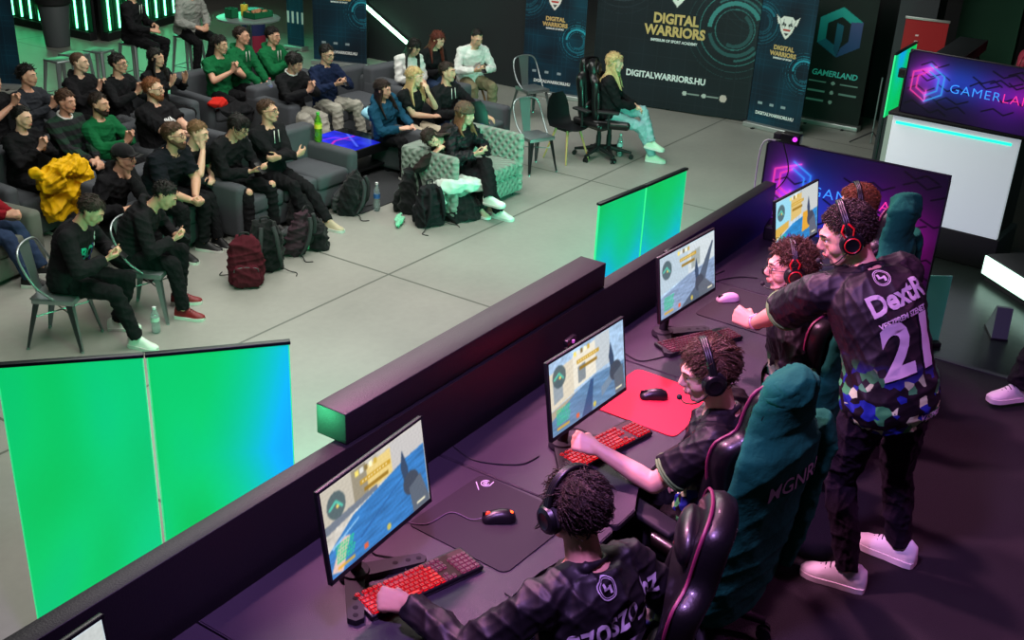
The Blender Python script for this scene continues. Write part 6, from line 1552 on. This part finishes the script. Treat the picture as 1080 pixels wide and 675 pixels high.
give_phone(k, 1, 'phone held by the man in the navy sweatshirt')
k = person(dict(label='person with long brown hair in teal blue hoodie beside the printed table', group=AUD, pix=(404, 94), face=FR-.1, hip=.45, lean=2, side=20, fem=True, head=(18, 6, 6), **lap(dz=.12, y=.33, x=.1), top=dict(m=TEALB, fit=.022, hood=True, name='hoodie'), bot=dict(m=BLACKJ), hair='long', hairc='dark', skin=SKIN2, sc=.93, seed=24))
k = person(dict(label='blonde person in black t-shirt and beige trousers, hand raised to the face', group=AUD, pix=(438, 81), face=FR-.05, hip=.50, lean=2, fem=True, head=(16, 6, 0), LH=D((-.06, .24, .95), dir=(.3, -.2, 1), n=(.2, -1, 0), curl='relax', pole=(-.5, .6, -1)), RH=D((-.12, .26, .66), dir=(-1, .2, 0), n=(0, -.3, -1)), **feet(.46), top=dict(m=BLACK, fit=.016, sleeve='short', sl=.5), bot=dict(m=BEIGE), hair='long', hairc='blond', skin=SKIN2, sc=.95, seed=25))
k = person(dict(label='person with short dark hair in black jacket holding a green can', group=AUD, pix=(472, 76), face=FR-.1, hip=.46, lean=-4, head=(14, -2, 0), LH=D((-.30, .42, .60), dir=(-.2, 1, -.3), n=(0, 0, -1)), RH=D((.10, .26, .68), dir=(-.4, .8, .3), n=(-1, 0, 0), curl='hold'), **feet(.55, .16), top=dict(m=BLACK, fit=.026, name='jacket', cords=True), bot=dict(m=DENIM), hair='short', hairc='dark', seed=26))
pc, f_, n_ = hand_item(k, 1); cn = empty('drink_can', tuple(pc), 0, 'green drink can held by the man in the black jacket', 'can'); bm = bmesh.new(); lathe(bm, [(.026, -.05), (.030, -.045), (.030, .055), (.025, .065)], 18); mk('can_body', bm, mat('can_green', '#2f9c74', rough=.35, metal=.5), cn, True, 40); bm = bmesh.new(); lathe(bm, [(.024, .065), (.024, .067)], 14); mk('can_lid', bm, CHROME, cn, True, 40)
# quilted sofa
k = person(dict(label='person in brown knitted hat and black puffer jacket, legs crossed, quilted sofa', group=AUD, pix=(491, 120), face=FR-.12, hip=.45, lean=0, curl=10, fem=True, head=(18, 8, 0), **phone(dz=.20, y=.28), LF=D((.16, .60, .30), toe=(-.2, 1, .0), up=(.3, .2, 1), pole=(-.1, .6, 1)), RF=D((-.06, .56, .085), toe=(-.2, 1, 0), pole=(.1, 1, .6)), top=dict(m=PUFF, fit=.034, name='puffer_jacket', hood=True, wr=.012), bot=dict(m=BLACKJ, fit=.02), hair='long', hairlen=.2, hairc='light', skin=SKIN2, shoes=RS, sc=.97, seed=27))
bm = bmesh.new(); ball(bm, k.hc+k.H @ V((0, -.02, .055)), (.094, .112, .085), 18, k.H); tube(bm, [k.hc+k.H @ V((.088*math.cos(a), -.018+.108*math.sin(a), .035)) for a in [2*PI*i/20 for i in range(20)]], .014, 8, closed=True)
remesh('knitted_hat', bm, cloth('brown_knit', '#5a4c40', bump=.8, bscale=120), k.root, .01, 1, .004, 40)
give_phone(k, 1, 'phone in the hands of the girl with the knitted hat')
k = person(dict(label='person with long dark hair slumped sideways onto the end of the quilted sofa', group=AUD, pix=(455, 146), face=FR-.12, hip=.47, lean=4, side=58, curl=4, fem=True, head=(-20, 30, 62), LH=D((.28, .22, .62)), RH=D((.45, .10, .72)), LF=D((-.12, .50, .085)), RF=D((.06, .44, .085)), top=dict(m=cloth('dark_brown_fabric', '#241d1c'), fit=.024), bot=dict(m=BLACKJ), hair='long', hairlen=.32, hairc='dark', skin=SKIN2, shoes=BG, sc=.93, seed=28))
# people at the back by the dark wall
k = person(dict(label='person with long black hair in a white blouse, head bowed, by the dark wall', group=AUD, pix=(437, 50), face=FR-.3, hip=.50, lean=12, fem=True, head=(10, 34, 0), **lap(dz=.16, y=.34, x=.05), top=dict(m=WHT, fit=.020, name='blouse'), hair='long', hairlen=.34, hairc='black', sc=.94, seed=29))
k = person(dict(label='person with long auburn hair in black top and jeans by the dark wall', group=AUD, pix=(462, 42), face=FR-.2, hip=.50, lean=8, fem=True, head=(14, 26, 0), **lap(dz=.20, y=.30, x=.05), top=dict(m=BLACK, fit=.018), bot=dict(m=DENIM), hair='long', hairc='red', skin=SKIN2, sc=.96, seed=30))
k = person(dict(label='person in white long sleeved shirt and khaki trousers reading a phone', group=AUD, pix=(503, 40), face=FR-.5, hip=.52, lean=10, head=(4, 26, 0), **phone(dz=.22, y=.30), **feet(.42, .15), top=dict(m=WHT, fit=.024, name='shirt'), bot=dict(m=KHAKI, fit=.018), hair='buzz', hairc='black', fat=1.1, shoes=BB, seed=31))
give_phone(k, 1, 'phone held by the man in the white shirt')
k = person(dict(label='person with long blonde hair in black jacket and light jeans, legs crossed', group=AUD, pix=(649, 66), face=FR+.42, hip=.58, lean=-2, fem=True, head=(-14, 2, 0), **lap(.55, dz=.16, y=.32, x=.04), RF=D((.02, .60, .085), toe=(.1, 1, 0)), LF=D((.10, .58, .28), toe=(.2, 1, -.1), pole=(-.1, .6, 1)), top=dict(m=BLACK, fit=.026, name='jacket'), bot=dict(m=LDEN), hair='long', hairc='blond', skin=SKIN2, shoes=dict(m=mat('mint_shoe', '#b8cfba', rough=.5), sole=RUB), seed=32))
kb = k; gaming_chair(tuple(k.root.matrix_basis @ V((0, .02, 0)))[:2], k.root.rotation_euler.z, 'gaming chair under the blonde woman in light jeans', trim=LEA)
# men on tall stools, heads above the frame
k = person(dict(label='person on a tall stool in black jacket and trousers, head above the frame', group=AUD, pix=(142, -10), face=FR+.4, hip=.84, lean=4, head=(0, 10, 0), LH=D((-.10, .30, 1.02)), RH=D((.10, .34, .98)), LF=D((-.12, .34, .36)), RF=D((.14, .30, .36)), top=dict(m=BLACK, fit=.026, name='jacket', cords=True), hair='short', shoes=BB, seed=33))
dup(s1, tuple(k.root.location), .2, 'tall metal stool under the man in the open black jacket')
k = person(dict(label='person on a tall stool in light grey hoodie and black trousers', group=AUD, pix=(203, -13), face=FR-.05, hip=.84, lean=14, head=(0, 14, 0), **lap(.84, dz=.10, y=.34, x=.10), LF=D((-.12, .30, .36)), RF=D((.14, .34, .30)), top=dict(m=GREYH, fit=.032, name='hoodie', hood=True), hair='short', shoes=BB, fat=1.12, seed=34))
dup(s1, tuple(k.root.location), .2, 'tall metal stool under the man in the light grey hoodie')
k = person(dict(label='person cut off by the left edge in red shirt and blue jeans', group=AUD, pix=(-42, 168), face=FR+.7, hip=.50, lean=4, head=(0, 8, 0), LH=D((-.05, .44, .64), dir=(.4, .9, 0), n=(.8, 0, -.3), curl='clasp'), RH=D((.04, .42, .66), dir=(-.3, .9, 0), n=(-.8, 0, -.3), curl='clasp'), LF=D((-.14, .62, .085)), RF=D((.14, .58, .085)), top=dict(m=REDP, fit=.022, name='shirt'), bot=dict(m=DENIM), shoes=dict(m=BLKSHOE, sole=RUB), hair='short', seed=35))

# ------------------------------------------------------------------ players on the stage
JER = mat('team_jersey', '#0f0d12', rough=.55, spec=.4)
nt = JER.node_tree; N_ = nt.nodes; L_ = nt.links; tcj = [n for n in N_ if n.type == 'TEX_COORD'][0]
vo = N_.new('ShaderNodeTexVoronoi'); vo.inputs['Scale'].default_value = 26; L_.new(tcj.outputs['Object'], vo.inputs['Vector'])
crj = N_.new('ShaderNodeValToRGB'); crj.color_ramp.interpolation = 'CONSTANT'
els = crj.color_ramp.elements; els[0].position = 0; els[0].color = (*hexc('#1a2c8a'), 1); els[1].position = .30; els[1].color = (*hexc('#0f0d12'), 1)
e2 = els.new(.55); e2.color = (*hexc('#3f9a58'), 1); e3 = els.new(.68); e3.color = (*hexc('#0f0d12'), 1); e4 = els.new(.88); e4.color = (*hexc('#b8d8a0'), 1)
sx_ = N_.new('ShaderNodeSeparateColor'); L_.new(vo.outputs['Color'], sx_.inputs[0]); L_.new(sx_.outputs[0], crj.inputs[0])
sz_ = N_.new('ShaderNodeSeparateXYZ'); L_.new(tcj.outputs['Object'], sz_.inputs[0])
JER['zlo'] = 0
def jersey(name, z0, z1):
    m = JER.copy(); m.name = name; MATS[name] = m; nt = m.node_tree
    cr_ = [n for n in nt.nodes if n.type == 'VALTORGB'][0]; sp_z = [n for n in nt.nodes if n.type == 'SEPXYZ'][0]
    mr = nt.nodes.new('ShaderNodeMapRange'); mr.inputs['From Min'].default_value = z0; mr.inputs['From Max'].default_value = z1; mr.inputs['To Min'].default_value = 1; mr.inputs['To Max'].default_value = 0
    nt.links.new(sp_z.outputs['Z'], mr.inputs['Value']); mx = nt.nodes.new('ShaderNodeMix'); mx.data_type = 'RGBA'; mx.inputs['A'].default_value = (*hexc('#0f0d12'), 1)
    nt.links.new(mr.outputs[0], mx.inputs['Factor']); nt.links.new(cr_.outputs[0], mx.inputs['B']); nt.links.new(mx.outputs['Result'], nt.nodes['Principled BSDF'].inputs['Base Color']); return m
JS = jersey('team_jersey_seated', .66, .80); JT = jersey('team_jersey_standing', 1.02, 1.16)
CUFF = mat('green_cuff', '#5f8a4c', rough=.7); PGREY = mat('print_pale', '#a8a2ae', rough=.55)
FGS = dict(m=WHITE, sole=RUB, lace=mat('lace_black', '#101010', rough=.8))
def S_(z): return ST+z
def badge():
    bm = bmesh.new(); r = .033
    for q, t in ((r, .0016), (r*.82, .001)):
        a = [bm.verts.new(((q+t)*math.cos(2*PI*i/28), (q+t)*math.sin(2*PI*i/28), 0)) for i in range(28)]; b = [bm.verts.new(((q-t)*math.cos(2*PI*i/28), (q-t)*math.sin(2*PI*i/28), 0)) for i in range(28)]
        for i in range(28): bm.faces.new((a[i], a[(i+1) % 28], b[(i+1) % 28], b[i]))
    for x0, y0, x1, y1 in ((-.016, -.004, -.006, .016), (.006, -.016, .016, .006), (-.006, -.004, .008, .003)):
        bm.faces.new([bm.verts.new(p) for p in ((x0, y0, 0), (x1, y0, 0), (x1, y1, 0), (x0, y1, 0))])
    return bm
# nearest player, seen from behind
k = person(dict(label='seated player in black jersey and headset seen from behind, nearest the camera', pix=(606, 536), floor=ST, face=-.30, hip=.53, lean=8, curl=8, head=(-6, 12, 0), fg=True,
    LH=D(w=(2.22, 1.765, S_(.815)), wdir=(-.25, .95, -.1), wn=(.5, .1, -.8), curl='fist', pole=(-1.2, -1., -1.6)), RH=D((.18, .12, .64), pole=(1, -.8, -.2)), LF=D((-.16, .55, .085)), RF=D((.16, .50, .085)),
    top=dict(m=JS, sleeve='long', fit=.024, name='team_jersey', wr=.007), bot=dict(m=BLACKJ), shoes=FGS, hair='messy', hairc='dark', headset=True, seed=41))
kp1 = k; C = k.chest; b0 = -C.col[1]
def tilt(C, deg):
    a = math.radians(deg); return C.col[0]*math.cos(a)+C.col[2]*math.sin(a), C.col[2]*math.cos(a)-C.col[0]*math.sin(a)
def back(kk, t, dx): return kk.spt(t)-kk.frame(t).col[1]*.25+kk.frame(t).col[0]*dx
decal('badge', '', .1, PGREY, k.root, k.top, back(k, .93, -.02), C.col[0], C.col[2], shape=badge, off=.005)
decal('name_lettering', 'szoszo_bz', .125, PGREY, k.root, k.top, back(k, .75, .02), *tilt(C, 10), bold=.0018, shear=.15, xs=.74, off=.006)
decal('back_number', '07', .22, PGREY, k.root, k.top, back(k, .40, .02), k.frame(.36).col[0], k.frame(.36).col[2], bold=.008, xs=.85, off=.007)
# second player in profile
k = person(dict(label='seated player with tousled brown hair in profile, bare arm reaching the second keyboard', pix=(747, 392), floor=ST, face=.22, hip=.53, lean=0, curl=8, head=(24, 16, 0), fg=True, jaw=.95,
    LH=D(w=(3.36, 1.745, S_(.835)), wdir=(-.2, .95, .15), wn=(.6, .2, -.6), curl='fist', pole=(-.5, -.8, -2)), RH=D((.16, .10, .66), pole=(1, -.8, -.2)), LF=D((-.16, .55, .085)), RF=D((.16, .50, .085)),
    top=dict(m=JS, sleeve='short', sl=.70, fit=.026, name='team_jersey', cuff=CUFF, wr=.006), bot=dict(m=BLACKJ), shoes=FGS, hair='messy', hairc='brown', skin=SKIN2, headset=True, seed=42))
kp2 = k
sh_, el_ = k.arm[-1][:2]; u_ = (el_-sh_).normalized(); mdl = sh_.lerp(el_, .52)
nrm = V((-1, -.2, .5)); nrm = (nrm-u_*nrm.dot(u_)).normalized()
decal('sleeve_lettering', 'V2SPEER', .036, PGREY, k.root, k.top, mdl+nrm*.2, u_.cross(nrm) if u_.cross(nrm).y > 0 else -u_.cross(nrm), -u_, bold=.001, xs=.9)
# third player with curly hair and glasses
k = person(dict(label='seated player with curly brown hair, round glasses and red trimmed headset', pix=(833, 282), floor=ST, face=.25, hip=.53, lean=4, curl=8, head=(18, 6, 0), fg=True, jaw=.95,
    LH=D((-.14, .10, .66), pole=(-1, -.8, -.2)), RH=D((.14, .10, .66), pole=(1, -.8, -.2)), LF=D((-.16, .55, .085)), RF=D((.16, .50, .085)),
    top=dict(m=JS, sleeve='short', sl=.75, fit=.026, name='team_jersey', cuff=CUFF, wr=.006), bot=dict(m=BLACKJ), shoes=FGS, hair='curly', hairc='brown', skin=SKIN2, headset='red', glasses=True, seed=43))
kp3 = k
# fourth player, mostly hidden
k = person(dict(label='seated player with short ginger hair at the farthest monitor, mostly hidden', pix=(903, 218), floor=ST, face=.2, hip=.53, lean=4, curl=8, head=(20, 10, 0), fg=True,
    LH=D((-.14, .10, .66), pole=(-1, -.8, -.2)), RH=D((.14, .10, .66), pole=(1, -.8, -.2)), LF=D((-.16, .55, .085)), RF=D((.16, .50, .085)),
    top=dict(m=JS, sleeve='short', sl=.75, fit=.026, name='team_jersey', cuff=CUFF), bot=dict(m=BLACKJ), shoes=FGS, hair='crop', hairc='ginger', skin=SKIN2, headset=True, seed=44))
kp4 = k
# standing player leaning over the third desk
PLUM = cloth('dark_plum_trousers', '#1b151f', bscale=120)
k = person(dict(label='standing player in black jersey with number 21, leaning to the third desk', pix=(893, 247), floor=ST, face=-.60, hip=.96, sc=1.05, Lsh=(-.01, .08, -.01), Rsh=(0, .04, 0), lean=25, curl=14, side=-10, twist=-2, head=(62, 22, 0), fg=True,
    LH=D(w=(4.62, 1.74, S_(.86)), wdir=(.15, .95, .15), wn=(.8, 0, -.5), curl='fist', pole=(-1, .2, -.8)), RH=D(w=(4.71, 1.70, S_(.84)), wdir=(-.1, .95, .2), wn=(-.8, -.1, -.3), curl='clasp', pole=(1.2, -.9, -.2)),
    LF=D(w=(4.275, .93, S_(.085)), wtoe=(-.12, 1, 0), pole=(0, 1, .0)), RF=D(w=(4.60, .80, S_(.085)), wtoe=(.1, 1, 0), pole=(0, 1, 0)),
    top=dict(m=JT, sleeve='short', sl=.80, fit=.032, name='team_jersey', cuff=CUFF, hem=-.22, wr=.007), bot=dict(m=PLUM, fit=.010, flare=.004), shoes=FGS, hair='crop', hairc='dark', skin=SKIN, headset='red', seed=45))
kd = k; C = k.frame(.8)
decal('badge', '', .1, PGREY, k.root, k.top, back(k, .90, -.02), C.col[0], C.col[2], shape=badge)
decal('name_lettering', 'DextR', .118, PGREY, k.root, k.top, back(k, .76, .01), *tilt(C, 9), bold=.004, xs=.85, off=.006)
decal('small_lettering', 'VESZPREM SZENET', .030, PGREY, k.root, k.top, back(k, .635, .01), *tilt(C, 9), bold=.001, xs=.9, off=.007)
decal('back_number', '21', .29, PGREY, k.root, k.top, back(k, .41, .01), *tilt(k.frame(.45), 6), bold=.010, shear=.15, xs=.95, off=.008)
decal('hem_lettering', 'V2SPEER', .040, PGREY, k.root, k.top, back(k, -.08, .10), k.frame(0).col[0], k.frame(0).col[2], bold=.001, xs=.9, off=.006)
el_, wr_ = k.arm[-1][1], k.arm[-1][2]; u_ = (wr_-el_).normalized(); a1, a2 = basis(u_); c0 = el_.lerp(wr_, .90)
bm = bmesh.new(); tube(bm, [c0+(a1*math.cos(a)+a2*math.sin(a))*.031 for a in [2*PI*i/24 for i in range(24)]], .006, 8, closed=True); wt = mk('wristwatch', bm, mat('watch_strap', '#b08a94', rough=.4, metal=.6), k.root, True, 60)
o_ = V((-.3, -.3, 1)); o_ = (o_-u_*o_.dot(u_)).normalized(); bm = bmesh.new(); lathe(bm, [(.020, -.004), (.021, .004), (.017, .006)], 20, Matrix.Translation(c0+o_*.033) @ o_.to_track_quat('Z', 'Y').to_matrix().to_4x4()); mk('watch_face', bm, mat('watch_dial', '#e0c8d0', rough=.3), wt, True, 40)
# visitor at the right edge of the frame
rp_ = at(1052, 430, ST)
k = person(dict(label='person in black at the right edge, only trouser leg and pale sneakers showing', floor=ST, loc=(rp_.x+.38, rp_.y-.22, ST), face=.9, hip=.93, lean=0, fg=True, head=(0, 0, 0), LH=D((-.2, .1, .86)), RH=D((.2, .1, .86)),
    LF=D(w=(rp_.x+.10, rp_.y-.06, S_(.085)), wtoe=(-.75, .66, 0), pole=(0, 1, 0)), RF=D(w=(rp_.x+.20, rp_.y-.36, S_(.085)), wtoe=(-.8, .5, 0), pole=(0, 1, 0)), top=dict(m=BLACK, fit=.024), bot=dict(m=BLACKJ, fit=.03), shoes=FGS, hair='short', seed=46))

# chairs of the players, jackets hung on their backs
def under(kk, label, off=(0, .03, 0), rz=0., **a): return gaming_chair(tuple(kk.root.location+V(off))[:2], rz, label, z=ST, **a)[0]
c1 = under(kp1, 'nearest gaming chair, black head pillow with red marks', (.10, .0, 0), .38)
c2 = under(kp2, 'gaming chair draped with the green jacket printed in grey letters', (-.0, .02, 0), -.28, pillow=False)
c3 = under(kp3, 'gaming chair of the curly haired player with glasses', (-.02, .04, 0), -.05, pillow=False)
c4 = under(kp4, 'farthest stage gaming chair, by the near neon board', (-.06, .14, 0), -.05, pillow=False)
j2, JM, jo = jacket(c2, 'green team jacket with grey lettering draped over the second chair', sleeves=((1, .5),), low=.1, seed=4)
GREYP = mat('print_grey', '#8f9a98', rough=.6)
decal('lettering', 'MGNR?', .105, PGREY, j2, jo, JM @ V((.035, -.2, .46)), (1, 0, 0.15), (0, -.2, 1), bold=.0006, xs=.85, off=.005)
jacket(c3, 'green team jacket hung behind the curly haired player', sleeves=((1, .3),), low=.35, seed=9)
jacket(c4, 'green team jacket hung over the farthest player chair', sleeves=((1, .45),), low=.30, seed=15)
def area(name, loc, target, size, power, col, spread=180, sizey=None):
    ld = bpy.data.lights.new(name, 'AREA'); ld.energy = power; ld.color = col; ld.size = size; ld.spread = math.radians(spread)
    if sizey: ld.shape = 'RECTANGLE'; ld.size_y = sizey
    o = bpy.data.objects.new(name, ld); COL.objects.link(o); o.location = loc
    o.rotation_euler = (V(target)-V(loc)).to_track_quat('-Z', 'Y').to_euler(); return o
def spot(name, loc, target, power, col, ang=50, blend=.5, r=.08):
    ld = bpy.data.lights.new(name, 'SPOT'); ld.energy = power; ld.color = col; ld.spot_size = math.radians(ang); ld.spot_blend = blend; ld.shadow_soft_size = r
    o = bpy.data.objects.new(name, ld); COL.objects.link(o); o.location = loc
    o.rotation_euler = (V(target)-V(loc)).to_track_quat('-Z', 'Y').to_euler(); return o
# hall ceiling light, cool and weak
area('hall_light_front', (8.5, 6.6, 5.4), (8.8, 7.4, 0), 3.0, 430, (1., .98, .90), sizey=5)
area('hall_light_back', (10.5, 10.5, 5.4), (10.5, 10.5, 0), 4.0, 250, (1., .98, .90), sizey=4)
area('hall_light_banner', (12.4, 7.2, 5.2), (15, 7.5, 1.2), 2.0, 110, (.95, 1., 1.), sizey=3)
area('hall_light_near', (4.8, 6.0, 5.4), (5.2, 6.2, 0), 2.5, 200, (1., .98, .90), sizey=3)
# magenta stage washes hung over the desks
spot('stage_wash_key', (3.0, 3.6, 5.3), (3.6, .9, 2.0), 1250, (1., .36, .68), 62, .6, .12)
spot('stage_wash_second', (5.6, 3.2, 5.3), (4.7, .8, 2.0), 950, (1., .38, .70), 58, .6, .12)
spot('stage_wash_violet', (1.6, 1.4, 5.35), (3.4, 1.7, 1.9), 850, (.62, .32, 1.), 80, .7, .2)
spot('stage_wash_floor', (5.4, -1.4, 5.3), (5.0, .2, 1.2), 300, (.9, .22, .75), 60, .7, .15)
# unseen green spill lamps, left and right ones facing the audience
area('green_wash_left', (4.6, 3.9, .9), (5.6, 7.2, .7), .6, 34, (.1, 1., .45), 120)
area('green_wash_right', (9.0, 3.0, .9), (11.6, 7.1, .4), .6, 80, (.12, 1., .62), 110)
area('green_wash_back', (14.2, 15.6, 1.9), (12.6, 12.6, 0), 2.0, 40, (.1, 1., .5), 160)
spot('counter_spill', (9.6, -.6, 4.9), (8.6, .9, 1.2), 90, (.55, 1., .86), 50, .8, .2)
area('added_green_fill_box', (1.75, 3.2, 2.0), (2.58, 2.42, 2.25), .3, 5, (.1, 1., .4), 60)  # added unseen lamp, turns the near end of the barrier box green
w = bpy.data.worlds.new('world'); SC.world = w; w.use_nodes = True
w.node_tree.nodes['Background'].inputs[0].default_value = (.35, .42, .45, 1); w.node_tree.nodes['Background'].inputs[1].default_value = .05
SC.view_settings.view_transform = 'Standard'; SC.view_settings.look = 'None'; SC.view_settings.exposure = 0; SC.view_settings.gamma = 1
SC.view_settings.use_curve_mapping = False
SC.cycles.use_denoising = True; SC.cycles.max_bounces = 6; SC.cycles.sample_clamp_indirect = 4

SC.collection.children.link(COL)
